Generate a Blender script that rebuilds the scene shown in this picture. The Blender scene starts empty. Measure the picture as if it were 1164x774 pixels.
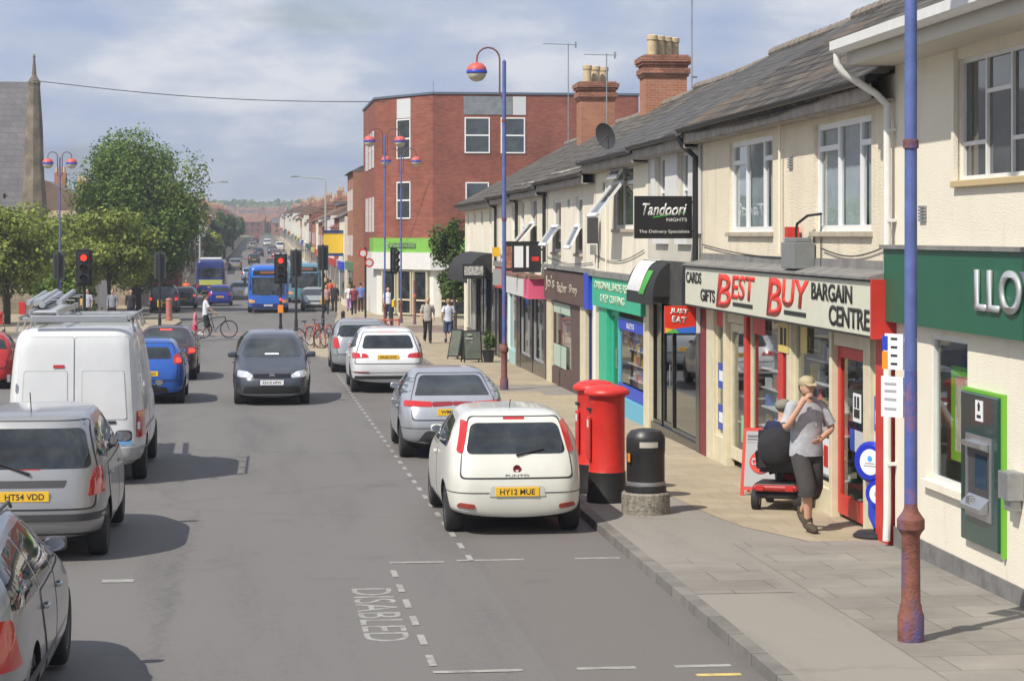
import bpy, bmesh, math, random
from mathutils import Vector, Matrix, geometry
from mathutils.bvhtree import BVHTree
random.seed(7)
PI = math.pi; R = math.radians
SC = bpy.context.scene; COL = SC.collection
# ---------------- camera ----------------
YAW = math.atan(285/2450)
cd = bpy.data.cameras.new('camera'); cam = bpy.data.objects.new('camera', cd); COL.objects.link(cam)
cam.location = (0, 0, 3.2); cam.rotation_euler = (R(90), 0, -YAW)
cd.sensor_width = 36; cd.lens = 36*2450/1164; cd.shift_y = -120/1164; cd.clip_end = 6000; cd.clip_start = .3
SC.camera = cam
# ---------------- light ----------------
SUN_EL = 49.0; SUN_AZ = 231.0      # azimuth clockwise from +Y: behind the camera, to the left
W = bpy.data.worlds.new('World'); SC.world = W; W.use_nodes = True
nt = W.node_tree; nt.nodes.clear()
def N(nt, t, **k):
    n = nt.nodes.new(t)
    for a, b in k.items():
        if a.startswith('i_'):
            key = a[2:]; key = int(key) if key.isdigit() else key.replace('_', ' ')
            n.inputs[key].default_value = b
        else: setattr(n, a, b)
    return n
def L(nt, a, ao, b, bi): nt.links.new(a.outputs[ao], b.inputs[bi])
def ramp(nt, pts):
    n = nt.nodes.new('ShaderNodeValToRGB'); e = n.color_ramp.elements
    while len(e) < len(pts): e.new(.5)
    for i, (p, c) in enumerate(pts):
        e[i].position = p; e[i].color = (c, c, c, 1) if not hasattr(c, '__len__') else tuple(c)+(1,)
    return n
sky = N(nt, 'ShaderNodeTexSky', sky_type='NISHITA', sun_disc=False, sun_elevation=R(SUN_EL), sun_rotation=R(SUN_AZ), air_density=1.1, dust_density=2.0, ozone_density=1.2)
tc = N(nt, 'ShaderNodeTexCoord'); sx = N(nt, 'ShaderNodeSeparateXYZ'); L(nt, tc, 'Generated', sx, 0)
zz = N(nt, 'ShaderNodeMath', operation='MAXIMUM', i_1=0.0); L(nt, sx, 2, zz, 0)
za = N(nt, 'ShaderNodeMath', operation='ADD', i_1=.30); L(nt, zz, 0, za, 0)
dx = N(nt, 'ShaderNodeMath', operation='DIVIDE'); L(nt, sx, 0, dx, 0); L(nt, za, 0, dx, 1)
dy = N(nt, 'ShaderNodeMath', operation='DIVIDE'); L(nt, sx, 1, dy, 0); L(nt, za, 0, dy, 1)
cx = N(nt, 'ShaderNodeCombineXYZ'); L(nt, dx, 0, cx, 0); L(nt, dy, 0, cx, 1)
n1 = N(nt, 'ShaderNodeTexNoise', i_Scale=2.6, i_Detail=9.0, i_Roughness=.5, i_Distortion=.05); L(nt, cx, 0, n1, 'Vector')
mp = N(nt, 'ShaderNodeMapping'); mp.inputs['Location'].default_value = (3.1, .35, 0); mp.inputs['Scale'].default_value = (1.0, 1.0, 1); L(nt, cx, 0, mp, 0); L(nt, mp, 0, n1, 'Vector')
cov = ramp(nt, [(.25, 0), (.42, 1)]); L(nt, n1, 'Fac', cov, 0)
n2 = N(nt, 'ShaderNodeTexNoise', i_Scale=3.6, i_Detail=8.0, i_Roughness=.55)
mp2 = N(nt, 'ShaderNodeMapping'); mp2.inputs['Location'].default_value = (9.3, 4.7, 0); L(nt, cx, 0, mp2, 0); L(nt, mp2, 0, n2, 'Vector')
ccol = ramp(nt, [(.37, (4.5, 5.5, 7.9)), (.50, (5.9, 6.6, 8.3)), (.62, (8.8, 9.1, 9.8))]); L(nt, n2, 'Fac', ccol, 0)
covh = N(nt, 'ShaderNodeMath', operation='MULTIPLY', i_1=.96); L(nt, cov, 0, covh, 0)
mixc = N(nt, 'ShaderNodeMixRGB'); L(nt, covh, 0, mixc, 0); L(nt, sky, 0, mixc, 1); L(nt, ccol, 0, mixc, 2)
bg = N(nt, 'ShaderNodeBackground', i_Strength=.079); L(nt, mixc, 0, bg, 0)
wo = N(nt, 'ShaderNodeOutputWorld'); L(nt, bg, 0, wo, 0)
sl = bpy.data.lights.new('sun', 'SUN'); sl.energy = 4.7; sl.angle = R(.6); sl.color = (1, .94, .84)
so = bpy.data.objects.new('sun', sl); COL.objects.link(so)
sd = Vector((math.sin(R(SUN_AZ))*math.cos(R(SUN_EL)), math.cos(R(SUN_AZ))*math.cos(R(SUN_EL)), math.sin(R(SUN_EL))))
so.rotation_euler = sd.to_track_quat('Z', 'Y').to_euler(); so.location = sd*60
SC.view_settings.view_transform = 'Standard'; SC.view_settings.look = 'None'
SC.view_settings.exposure = 0.20; SC.view_settings.gamma = 1
SC.cycles.max_bounces = 6; SC.cycles.transparent_max_bounces = 12; SC.cycles.volume_bounces = 0
SC.cycles.use_denoising = True
# ---------------- materials ----------------
MC = {}
def mat(name, col, rough=.6, metal=0., var=0., vs=4., bump=0., bs=40., coat=0., spec=.5, emit=0., dirt=None, alpha=None):
    if name in MC: return MC[name]
    m = bpy.data.materials.new(name); m.use_nodes = True; MC[name] = m
    t = m.node_tree; b = t.nodes['Principled BSDF']
    col = tuple(col)+(1,) if len(col) == 3 else col
    b.inputs['Base Color'].default_value = col; b.inputs['Roughness'].default_value = rough
    b.inputs['Metallic'].default_value = metal; b.inputs['Coat Weight'].default_value = coat; b.inputs['Coat Roughness'].default_value = .05
    b.inputs['Specular IOR Level'].default_value = spec
    if emit: b.inputs['Emission Color'].default_value = col; b.inputs['Emission Strength'].default_value = emit
    c = N(t, 'ShaderNodeTexCoord')
    if var:
        n = N(t, 'ShaderNodeTexNoise', i_Scale=vs, i_Detail=6., i_Roughness=.62); L(t, c, 'Object', n, 'Vector')
        r = ramp(t, [(.3, tuple(x*(1-var) for x in col[:3])), (.7, tuple(min(1, x*(1+var)) for x in col[:3]))])
        L(t, n, 'Fac', r, 0); last = r
        if dirt:
            n3 = N(t, 'ShaderNodeTexNoise', i_Scale=dirt[1], i_Detail=8., i_Roughness=.7)
            mpp = N(t, 'ShaderNodeMapping'); mpp.inputs['Scale'].default_value = dirt[3] if len(dirt) > 3 else (1, 1, 1)
            L(t, c, 'Object', mpp, 0); L(t, mpp, 0, n3, 'Vector')
            r3 = ramp(t, [(dirt[2], 0), (dirt[2]+.16, .75)]); L(t, n3, 'Fac', r3, 0)
            mx = N(t, 'ShaderNodeMixRGB'); L(t, r3, 0, mx, 0); L(t, r, 0, mx, 1); mx.inputs[2].default_value = tuple(dirt[0])+(1,); last = mx
        L(t, last, 0, b, 'Base Color')
    if bump:
        n = N(t, 'ShaderNodeTexNoise', i_Scale=bs, i_Detail=4.); L(t, c, 'Object', n, 'Vector')
        bp = N(t, 'ShaderNodeBump', i_Strength=min(1, bump), i_Distance=.02); L(t, n, 'Fac', bp, 'Height'); L(t, bp, 0, b, 'Normal')
    return m
def brick(name, c1, c2, mortar, bw=.225, bh=.075, ms=.01, off=.5, mode='wall', var=.25, vs=1.5, rough=.85, bump=.5, stain=None, sq=1):
    if name in MC: return MC[name]
    m = bpy.data.materials.new(name); m.use_nodes = True; MC[name] = m
    t = m.node_tree; b = t.nodes['Principled BSDF']; b.inputs['Roughness'].default_value = rough
    b.inputs['Specular IOR Level'].default_value = .3
    c = N(t, 'ShaderNodeTexCoord'); s = N(t, 'ShaderNodeSeparateXYZ'); L(t, c, 'Object', s, 0)
    cb = N(t, 'ShaderNodeCombineXYZ')
    if mode == 'wall':
        a = N(t, 'ShaderNodeMath', operation='ADD'); L(t, s, 0, a, 0); L(t, s, 1, a, 1); L(t, a, 0, cb, 0); L(t, s, 2, cb, 1)
    elif mode == 'roof':
        k = N(t, 'ShaderNodeMath', operation='MULTIPLY', i_1=1.95); L(t, s, 2, k, 0)
        L(t, s, 1, cb, 0); L(t, k, 0, cb, 1)
    else: L(t, s, 0, cb, 0); L(t, s, 1, cb, 1)
    bt = N(t, 'ShaderNodeTexBrick', offset=off, squash=sq); L(t, cb, 0, bt, 'Vector')
    bt.inputs['Scale'].default_value = 1; bt.inputs['Brick Width'].default_value = bw; bt.inputs['Row Height'].default_value = bh
    bt.inputs['Mortar Size'].default_value = ms; bt.inputs['Mortar Smooth'].default_value = .2; bt.inputs['Bias'].default_value = 0
    bt.inputs['Color1'].default_value = tuple(c1)+(1,); bt.inputs['Color2'].default_value = tuple(c2)+(1,); bt.inputs['Mortar'].default_value = tuple(mortar)+(1,)
    n = N(t, 'ShaderNodeTexNoise', i_Scale=vs, i_Detail=7., i_Roughness=.65); L(t, c, 'Object', n, 'Vector')
    r = ramp(t, [(.3, 1-var), (.7, 1+var)]); L(t, n, 'Fac', r, 0)
    mx = N(t, 'ShaderNodeMixRGB', blend_type='MULTIPLY', i_0=1.); L(t, bt, 0, mx, 1); L(t, r, 0, mx, 2); last = mx
    if stain:
        n3 = N(t, 'ShaderNodeTexNoise', i_Scale=stain[1], i_Detail=8., i_Roughness=.7)
        mpp = N(t, 'ShaderNodeMapping'); mpp.inputs['Scale'].default_value = stain[3] if len(stain) > 3 else (1, 1, 1)
        L(t, c, 'Object', mpp, 0); L(t, mpp, 0, n3, 'Vector')
        r3 = ramp(t, [(stain[2], 0), (stain[2]+.15, .8)]); L(t, n3, 'Fac', r3, 0)
        m2 = N(t, 'ShaderNodeMixRGB'); L(t, r3, 0, m2, 0); L(t, mx, 0, m2, 1); m2.inputs[2].default_value = tuple(stain[0])+(1,); last = m2
    L(t, last, 0, b, 'Base Color')
    if bump:
        iv = N(t, 'ShaderNodeMath', operation='SUBTRACT', i_0=1.); L(t, bt, 'Fac', iv, 1)
        ad = N(t, 'ShaderNodeMath', operation='MULTIPLY_ADD', i_1=.5); L(t, n, 'Fac', ad, 0); L(t, iv, 0, ad, 2)
        bp = N(t, 'ShaderNodeBump', i_Strength=bump, i_Distance=.012); L(t, ad, 0, bp, 'Height'); L(t, bp, 0, b, 'Normal')
    return m
def glassmat(name, tint=(.03, .035, .04), mixf=.55):
    if name in MC: return MC[name]
    m = bpy.data.materials.new(name); m.use_nodes = True; MC[name] = m; t = m.node_tree; t.nodes.clear()
    g = N(t, 'ShaderNodeBsdfGlossy', i_Roughness=.02); g.inputs[0].default_value = (.9, .93, .95, 1)
    tr = N(t, 'ShaderNodeBsdfTransparent'); tr.inputs[0].default_value = tuple(tint)+(1,)
    ge = N(t, 'ShaderNodeNewGeometry'); dt = N(t, 'ShaderNodeVectorMath', operation='DOT_PRODUCT'); L(t, ge, 'Normal', dt, 0); L(t, ge, 'Incoming', dt, 1)
    ab = N(t, 'ShaderNodeMath', operation='ABSOLUTE'); L(t, dt, 'Value', ab, 0); om = N(t, 'ShaderNodeMath', operation='SUBTRACT', i_0=1.); L(t, ab, 0, om, 1)
    pw = N(t, 'ShaderNodeMath', operation='POWER', i_1=4.5); L(t, om, 0, pw, 0)
    ad = N(t, 'ShaderNodeMath', operation='MULTIPLY_ADD', i_1=.9, i_2=mixf, use_clamp=True); L(t, pw, 0, ad, 0)
    mx = N(t, 'ShaderNodeMixShader'); L(t, ad, 0, mx, 0); L(t, tr, 0, mx, 1); L(t, g, 0, mx, 2)
    o = N(t, 'ShaderNodeOutputMaterial'); L(t, mx, 0, o, 0); return m
def foliage(name, c1, c2, c3):
    if name in MC: return MC[name]
    m = bpy.data.materials.new(name); m.use_nodes = True; MC[name] = m; t = m.node_tree; b = t.nodes['Principled BSDF']
    b.inputs['Roughness'].default_value = .6; b.inputs['Specular IOR Level'].default_value = .25
    c = N(t, 'ShaderNodeTexCoord'); n = N(t, 'ShaderNodeTexNoise', i_Scale=1.1, i_Detail=3.); L(t, c, 'Object', n, 'Vector')
    g = N(t, 'ShaderNodeNewGeometry'); a = N(t, 'ShaderNodeMath', operation='MULTIPLY_ADD', i_1=.45); L(t, g, 'Random Per Island', a, 0); L(t, n, 'Fac', a, 2)
    r = ramp(t, [(.4, c1), (.7, c2), (1, c3)]); L(t, a, 0, r, 0); L(t, r, 0, b, 'Base Color')
    tl = N(t, 'ShaderNodeBsdfTranslucent'); L(t, r, 0, tl, 0); mx = N(t, 'ShaderNodeMixShader', i_0=.3)
    L(t, b, 0, mx, 1); L(t, tl, 0, mx, 2); L(t, mx, 0, t.nodes['Material Output'], 0); return m
# palette
white = mat('white_paint', (.66, .66, .64), .45, var=.06)
upvc = mat('white_upvc', (.78, .79, .79), .3)
black = mat('black_plastic', (.018, .018, .02), .5)
gblack = mat('gloss_black', (.012, .012, .014), .2)
rubber = mat('tyre_rubber', (.022, .022, .023), .8, var=.2)
alloy = mat('alloy_metal', (.42, .43, .45), .3, .8)
dgrey = mat('dark_grey_plastic', (.05, .05, .055), .5)
cglass = mat('car_glass', (.022, .028, .030), .03, spec=.9, var=.85, vs=2.2)  # uneven noise in the colour stands in for faint reflections
wglass = mat('house_glass', (.05, .06, .065), .04, spec=.9, var=.5, vs=1.2)
shopglass = glassmat('shop_glass', (.8, .85, .85), .05)
redlens = mat('red_lens', (.45, .015, .012), .12, coat=1)
redlit = mat('lit_red_lamp', (1., .05, .03), .3, emit=1.4)
amberlens = mat('amber_lens', (.7, .2, .02), .15, coat=1)
clearlens = mat('clear_lens', (.62, .64, .66), .08, .4, coat=1)
chrome = mat('chrome', (.7, .7, .72), .12, 1)
yplate = mat('yellow_plate', (.78, .47, .03), .4)
wplate = mat('white_plate', (.75, .76, .78), .4)
ink = mat('black_ink', (.02, .02, .02), .6)
steel = mat('galvanised_steel', (.36, .37, .38), .45, .7, var=.2)
alum = mat('aluminium', (.55, .56, .57), .35, .9, var=.1)
red = mat('red_paint', (.56, .025, .018), .4, var=.12)
blue = mat('blue_paint', (.03, .07, .36), .4, var=.2)
yellow = mat('yellow_paint', (.75, .42, .02), .5)
orange = mat('orange_paint', (.8, .25, .02), .5)
# ---------------- mesh helpers ----------------
class MB:
    def __init__(s): s.v = []; s.f = []; s.m = []
    def add(s, v, f, mi=0):
        o = len(s.v); s.v += [tuple(p) for p in v]; s.f += [tuple(i+o for i in q) for q in f]; s.m += [mi]*len(f); return s
    def box(s, a, b, mi=0, rz=0, piv=None):
        x0, y0, z0 = a; x1, y1, z1 = b
        v = [(x, y, z) for x in (x0, x1) for y in (y0, y1) for z in (z0, z1)]
        if rz:
            c_, s_ = math.cos(rz), math.sin(rz); px, py = piv or ((x0+x1)/2, (y0+y1)/2)
            v = [(px+(x-px)*c_-(y-py)*s_, py+(x-px)*s_+(y-py)*c_, z) for x, y, z in v]
        return s.add(v, [(0, 1, 3, 2), (4, 6, 7, 5), (0, 4, 5, 1), (2, 3, 7, 6), (0, 2, 6, 4), (1, 5, 7, 3)], mi)
    def quad(s, a, b, c, d, mi=0): return s.add([a, b, c, d], [(0, 1, 2, 3)], mi)
    def tube(s, pts, r, n=10, mi=0, cap=True):
        pts = [Vector(p) for p in pts]; rr = r if hasattr(r, '__len__') else [r]*len(pts)
        v = []; f = []; prev = None
        for i, p in enumerate(pts):
            d = (pts[min(i+1, len(pts)-1)]-pts[max(i-1, 0)]).normalized()
            if prev is None: u = d.orthogonal().normalized()
            else:
                u = prev-d*prev.dot(d); u = u.normalized() if u.length > 1e-5 else d.orthogonal().normalized()
            prev = u; w = d.cross(u)
            v += [p+(u*math.cos(2*PI*k/n)+w*math.sin(2*PI*k/n))*rr[i] for k in range(n)]
        for i in range(len(pts)-1):
            for k in range(n): f.append((i*n+k, i*n+(k+1) % n, (i+1)*n+(k+1) % n, (i+1)*n+k))
        if cap: f.append(tuple(range(n))[::-1]); f.append(tuple((len(pts)-1)*n+k for k in range(n)))
        return s.add(v, f, mi)
    def lathe(s, prof, c=(0, 0, 0), n=24, mi=0, axis='z'):
        v = []; f = []; m = len(prof)
        for k in range(n):
            a = 2*PI*k/n
            for r, h in prof:
                p = (r*math.cos(a), r*math.sin(a), h)
                if axis == 'x': p = (h, r*math.cos(a), r*math.sin(a))
                if axis == 'y': p = (r*math.cos(a), h, r*math.sin(a))
                v.append((p[0]+c[0], p[1]+c[1], p[2]+c[2]))
        for k in range(n):
            for i in range(m-1): f.append((k*m+i, ((k+1) % n)*m+i, ((k+1) % n)*m+i+1, k*m+i+1))
        if prof[0][0] > 1e-4: f.append(tuple(k*m for k in range(n))[::-1])
        if prof[-1][0] > 1e-4: f.append(tuple(k*m+m-1 for k in range(n)))
        return s.add(v, f, mi)
    def prism(s, poly, lo, hi, axis='x', mi=0):
        # poly in the two other axes; x: (y,z)  y: (x,z)  z: (x,y)
        def P(p, h): return (h, p[0], p[1]) if axis == 'x' else ((p[0], h, p[1]) if axis == 'y' else (p[0], p[1], h))
        n = len(poly); v = [P(p, lo) for p in poly]+[P(p, hi) for p in poly]
        f = [tuple(range(n))[::-1], tuple(range(n, 2*n))]+[(i, (i+1) % n, n+(i+1) % n, n+i) for i in range(n)]
        return s.add(v, f, mi)
    def sphere(s, c, r, nu=16, nv=10, mi=0, sc=(1, 1, 1)):
        v = [(c[0], c[1], c[2]-r*sc[2])]; f = []
        for j in range(1, nv):
            t = PI*j/nv
            for k in range(nu):
                a = 2*PI*k/nu; v.append((c[0]+r*sc[0]*math.sin(t)*math.cos(a), c[1]+r*sc[1]*math.sin(t)*math.sin(a), c[2]-r*sc[2]*math.cos(t)))
        v.append((c[0], c[1], c[2]+r*sc[2])); e = len(v)-1
        for k in range(nu):
            f.append((0, 1+(k+1) % nu, 1+k)); f.append((e, 1+(nv-2)*nu+k, 1+(nv-2)*nu+(k+1) % nu))
            for j in range(nv-2): f.append((1+j*nu+k, 1+j*nu+(k+1) % nu, 1+(j+1)*nu+(k+1) % nu, 1+(j+1)*nu+k))
        return s.add(v, f, mi)
    def build(s, name, mats, parent=None, smooth=False, bevel=0, ang=35, loc=None, rot=None):
        me = bpy.data.meshes.new(name); me.from_pydata(s.v, [], s.f)
        mats = mats if isinstance(mats, (list, tuple)) else [mats]
        for m in mats: me.materials.append(m)
        if len(mats) > 1: me.polygons.foreach_set('material_index', s.m)
        bm = bmesh.new(); bm.from_mesh(me); bmesh.ops.recalc_face_normals(bm, faces=bm.faces); bm.to_mesh(me); bm.free()
        if smooth:
            me.polygons.foreach_set('use_smooth', [True]*len(me.polygons)); me.set_sharp_from_angle(angle=R(ang))
        o = bpy.data.objects.new(name, me); COL.objects.link(o); o.parent = parent
        if loc: o.location = loc
        if rot: o.rotation_euler = rot
        if bevel:
            md = o.modifiers.new('bevel', 'BEVEL'); md.width = bevel; md.segments = 2; md.limit_method = 'ANGLE'
        return o
def thing(name, label, cat, loc=(0, 0, 0), rz=0, group=None):
    o = bpy.data.objects.new(name, None); COL.objects.link(o); o.location = loc; o.rotation_euler = (0, 0, rz)
    o['label'] = label; o['category'] = cat
    if group: o['group'] = group
    return o
def tag(o, label=None, cat=None, group=None, kind=None):
    if label: o['label'] = label
    if cat: o['category'] = cat
    if group: o['group'] = group
    if kind: o['kind'] = kind
    return o
def apply_mods(o):
    bpy.context.view_layer.update()
    dg = bpy.context.evaluated_depsgraph_get(); me = bpy.data.meshes.new_from_object(o.evaluated_get(dg)); o.modifiers.clear(); o.data = me; return o
def copy_tree(o, parent=None, loc=None, rz=None, label=None, group=None):
    c = o.copy(); COL.objects.link(c); c.parent = parent
    if loc is not None: c.location = loc
    if rz is not None: c.rotation_euler = (0, 0, rz)
    if label: c['label'] = label
    if group: c['group'] = group
    for ch in list(o.children): copy_tree(ch, c)
    return c
TXT = {}
def text(s, m, parent, loc, h, w=None, face='-x', bold=.0, name='lettering', depth=.006, shear=0, align='C', mirror=False, rot=None, rz=0):
    """lettering h metres tall (cap height), squeezed to width w; loc = centre of the line; face = direction it is read from"""
    cu = bpy.data.curves.new(name, 'FONT'); cu.body = s; cu.size = 1; cu.offset = bold; cu.extrude = 0; cu.shear = shear
    o = bpy.data.objects.new(name, cu); COL.objects.link(o); bpy.context.view_layer.update()
    dg = bpy.context.evaluated_depsgraph_get(); me = bpy.data.meshes.new_from_object(o.evaluated_get(dg)); bpy.data.objects.remove(o)
    xs = [v.co.x for v in me.vertices]; ys = [v.co.y for v in me.vertices]
    x0, x1, y0, y1 = min(xs), max(xs), min(ys), max(ys)
    ky = h/(y1-y0); kx = (w/(x1-x0)) if w else ky
    bm = bmesh.new(); bm.from_mesh(me)
    fs = bmesh.ops.extrude_face_region(bm, geom=bm.faces[:])
    bmesh.ops.translate(bm, verts=[g for g in fs['geom'] if isinstance(g, bmesh.types.BMVert)], vec=(0, 0, depth/1.0))
    for v in bm.verts:
        X = (v.co.x-(x0+x1)/2)*kx; Y = (v.co.y-(y0+y1)/2)*ky; Z = v.co.z
        if face == '-x': v.co = (-Z, -X, Y)
        elif face == '+x': v.co = (Z, X, Y)
        elif face == '-y': v.co = (X, -Z, Y)
        elif face == '+y': v.co = (-X, Z, Y)
        elif face == 'up': v.co = (X, Y, Z)
    bmesh.ops.recalc_face_normals(bm, faces=bm.faces); bm.to_mesh(me); bm.free(); me.materials.clear(); me.materials.append(m)
    o = bpy.data.objects.new(name, me); COL.objects.link(o); o.parent = parent; o.location = loc
    if rot: o.rotation_euler = rot
    return o
def lerp(a, b, t): return a+(b-a)*t
def interp(tab, y):
    if y <= tab[0][0]: return tab[0][1]
    for (a, b), (c, d) in zip(tab, tab[1:]):
        if y <= c: return lerp(b, d, (y-a)/(c-a))
    return tab[-1][1]
PROF = [(-60, .66), (0, 0), (150, -1.65), (180, -1.8), (210, -1.65), (250, -1.3), (350, -.2), (500, 1.4), (650, 2.4), (740, 2.3), (1050, 10.5), (1200, 12), (1500, 16), (2500, 22), (5000, 10)]
def gz(y, x=0):
    z = interp(PROF, y)
    if y > 420: z += max(0, min(abs(x), 500)-30)*.012*min(1, (y-420)/300)
    return z
def fX(Y): return 7.0+.0145*(Y-23.5)        # right-hand facade line
RZ = -math.atan(.0145)
def strip(name, xl, xr, y0, y1, dz, m, kind='structure', step=6, thick=0, parent=None, nx=1):
    b = MB(); n = max(1, int(math.ceil((y1-y0)/step))); ys = [lerp(y0, y1, i/n) for i in range(n+1)]
    v = []; f = []
    for y in ys:
        a = xl(y) if callable(xl) else xl; c = xr(y) if callable(xr) else xr
        for k in range(nx+1):
            x = lerp(a, c, k/nx); v.append((x, y, gz(y, 0)+dz))
    w = nx+1
    for i in range(n):
        for k in range(nx): f.append((i*w+k, i*w+k+1, (i+1)*w+k+1, (i+1)*w+k))
    b.add(v, f)
    if thick:
        o = len(v); v2 = [(x, y, z-thick) for x, y, z in v]; g = []
        for i in range(n): g += [(i*w, (i+1)*w, o+(i+1)*w, o+i*w), (i*w+nx, o+i*w+nx, o+(i+1)*w+nx, (i+1)*w+nx)]
        g += [tuple(list(range(0, w))+[o+k for k in range(w-1, -1, -1)]), tuple(list(range(n*w, n*w+w))+[o+n*w+k for k in range(w-1, -1, -1)])]
        b = MB(); b.add(v+v2, f+g)
    o = b.build(name, m, parent)
    if kind and parent is None: o['kind'] = kind
    return o
# ================= SETTING =================
def asphalt(name, c1, c2, patch=True):
    m = bpy.data.materials.new(name); m.use_nodes = True; t = m.node_tree; b = t.nodes['Principled BSDF']; b.inputs['Roughness'].default_value = .85
    b.inputs['Specular IOR Level'].default_value = .35
    c = N(t, 'ShaderNodeTexCoord')
    mp = N(t, 'ShaderNodeMapping'); mp.inputs['Scale'].default_value = (1.0, .12, 1); L(t, c, 'Object', mp, 0)
    n = N(t, 'ShaderNodeTexNoise', i_Scale=1.1, i_Detail=7., i_Roughness=.6); L(t, mp, 0, n, 'Vector')
    n2 = N(t, 'ShaderNodeTexNoise', i_Scale=60., i_Detail=3.); L(t, c, 'Object', n2, 'Vector')
    n5 = N(t, 'ShaderNodeTexNoise', i_Scale=14., i_Detail=5., i_Roughness=.75); L(t, c, 'Object', n5, 'Vector'); a5 = N(t, 'ShaderNodeMath', operation='MULTIPLY_ADD', i_1=.55); L(t, n5, 'Fac', a5, 0); L(t, n, 'Fac', a5, 2)
    a = N(t, 'ShaderNodeMath', operation='MULTIPLY_ADD', i_1=.5); L(t, n2, 'Fac', a, 0); L(t, a5, 0, a, 2)
    r = ramp(t, [(.72, c1), (1.28, c2)]); L(t, a, 0, r, 0); last = r
    n3 = N(t, 'ShaderNodeTexNoise', i_Scale=.9, i_Detail=5., i_Roughness=.6); L(t, c, 'Object', n3, 'Vector')
    r3 = ramp(t, [(.62, 0), (.72, .35)]); L(t, n3, 'Fac', r3, 0)
    mx = N(t, 'ShaderNodeMixRGB'); L(t, r3, 0, mx, 0); L(t, r, 0, mx, 1); mx.inputs[2].default_value = tuple(x*.72 for x in c1)+(1,)
    # small dark oil drips and cracks
    vo = N(t, 'ShaderNodeTexVoronoi', feature='DISTANCE_TO_EDGE', i_Scale=.16); nw = N(t, 'ShaderNodeTexNoise', i_Scale=2.5, i_Detail=5.)
    L(t, c, 'Object', nw, 'Vector'); mw = N(t, 'ShaderNodeMixRGB', i_0=.35); L(t, c, 'Object', mw, 1); L(t, nw, 'Color', mw, 2); L(t, mw, 0, vo, 'Vector')
    rc = ramp(t, [(.002, .22), (.006, 0)]); L(t, vo, 'Distance', rc, 0)
    m3 = N(t, 'ShaderNodeMixRGB'); L(t, rc, 0, m3, 0); L(t, mx, 0, m3, 1); m3.inputs[2].default_value = tuple(x*.55 for x in c1)+(1,)
    L(t, m3, 0, b, 'Base Color')
    bp = N(t, 'ShaderNodeBump', i_Strength=.35, i_Distance=.01); L(t, n2, 'Fac', bp, 'Height'); L(t, bp, 0, b, 'Normal'); return m
M_road = asphalt('road_asphalt', (.100, .096, .094), (.150, .142, .137))
M_road2 = asphalt('bay_asphalt', (.100, .093, .089), (.146, .134, .127))
M_red = asphalt('red_asphalt', (.17, .12, .105), (.24, .17, .15))
M_ground = mat('earth_grass', (.06, .075, .03), .95, var=.4, vs=.3)
M_pave = brick('paving_slabs', (.215, .200, .178), (.248, .232, .206), (.165, .153, .137), .9, .6, .012, mode='floor', var=.2, vs=.9, bump=.25, stain=((.13, .12, .11), .7, .55))
M_pavebuff = brick('buff_slabs', (.33, .275, .195), (.37, .31, .22), (.27, .225, .16), .6, .6, .01, mode='floor', var=.16, vs=1.2, bump=.2, stain=((.24, .2, .15), .9, .6))
M_tar = asphalt('footway_asphalt', (.185, .170, .152), (.25, .232, .205))
M_kerb = brick('kerb_stone', (.150, .142, .130), (.20, .187, .170), (.07, .066, .062), 3., .9, .012, mode='kerb', var=.25, vs=2, bump=.2)
for l in M_kerb.node_tree.links:
    pass
M_line = mat('road_paint', (.30, .295, .275), .8, var=.25, vs=9, dirt=((.16, .155, .15), 5, .50))
M_yline = mat('yellow_road_paint', (.55, .42, .14), .7, var=.25, vs=9, dirt=((.15, .145, .14), 7, .55))
# ground sheet
ys = [-60, -20, 0, 40, 80, 120, 150, 165, 180, 195, 210, 230, 250, 300, 350, 420, 500, 575, 650, 700, 760, 830, 900, 1000, 1200, 1350, 1500, 2000, 2500, 5000]
xs = [-3000, -1200, -500, -250, -120, -60, -30, -15, 0, 15, 30, 60, 120, 250, 500, 1200, 3000]
b = MB(); v = [(x, y, gz(y, x)-.16) for y in ys for x in xs]; w = len(xs)
b.add(v, [(j*w+i, j*w+i+1, (j+1)*w+i+1, (j+1)*w+i) for j in range(len(ys)-1) for i in range(w-1)])
b.build('ground', M_ground)['kind'] = 'structure'
KR = [(-60, 3.7), (10, 3.8), (16, 3.93), (23, 4.0), (27, 4.04), (42, 4.47), (53, 4.85), (62, 5.0), (69, 5.05)]
def kr(y): return interp(KR, y)
strip('road', -9.5, 5.6, -60, 95, -.1, M_road, step=10, nx=3)
strip('road_beyond_junction', -9.5, 6.2, 95, 150, -.1, M_road, step=10, nx=3)
strip('distant_road', lambda y: interp([(150, -9.5), (230, -5), (760, -4)], y), lambda y: interp([(150, 6.2), (230, 5), (760, 4)], y), 150, 760, -.1, M_road, step=15)
strip('side_road', 5.5, 60, 93, 102.5, -.095, M_red, step=5)
strip('left_side_road', -60, -9.4, 88, 97, -.105, M_road, step=5)
strip('parking_bay_surface', 2.3, lambda y: kr(y)+.02, 12, 67, -.0975, M_road2, step=3)
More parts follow.
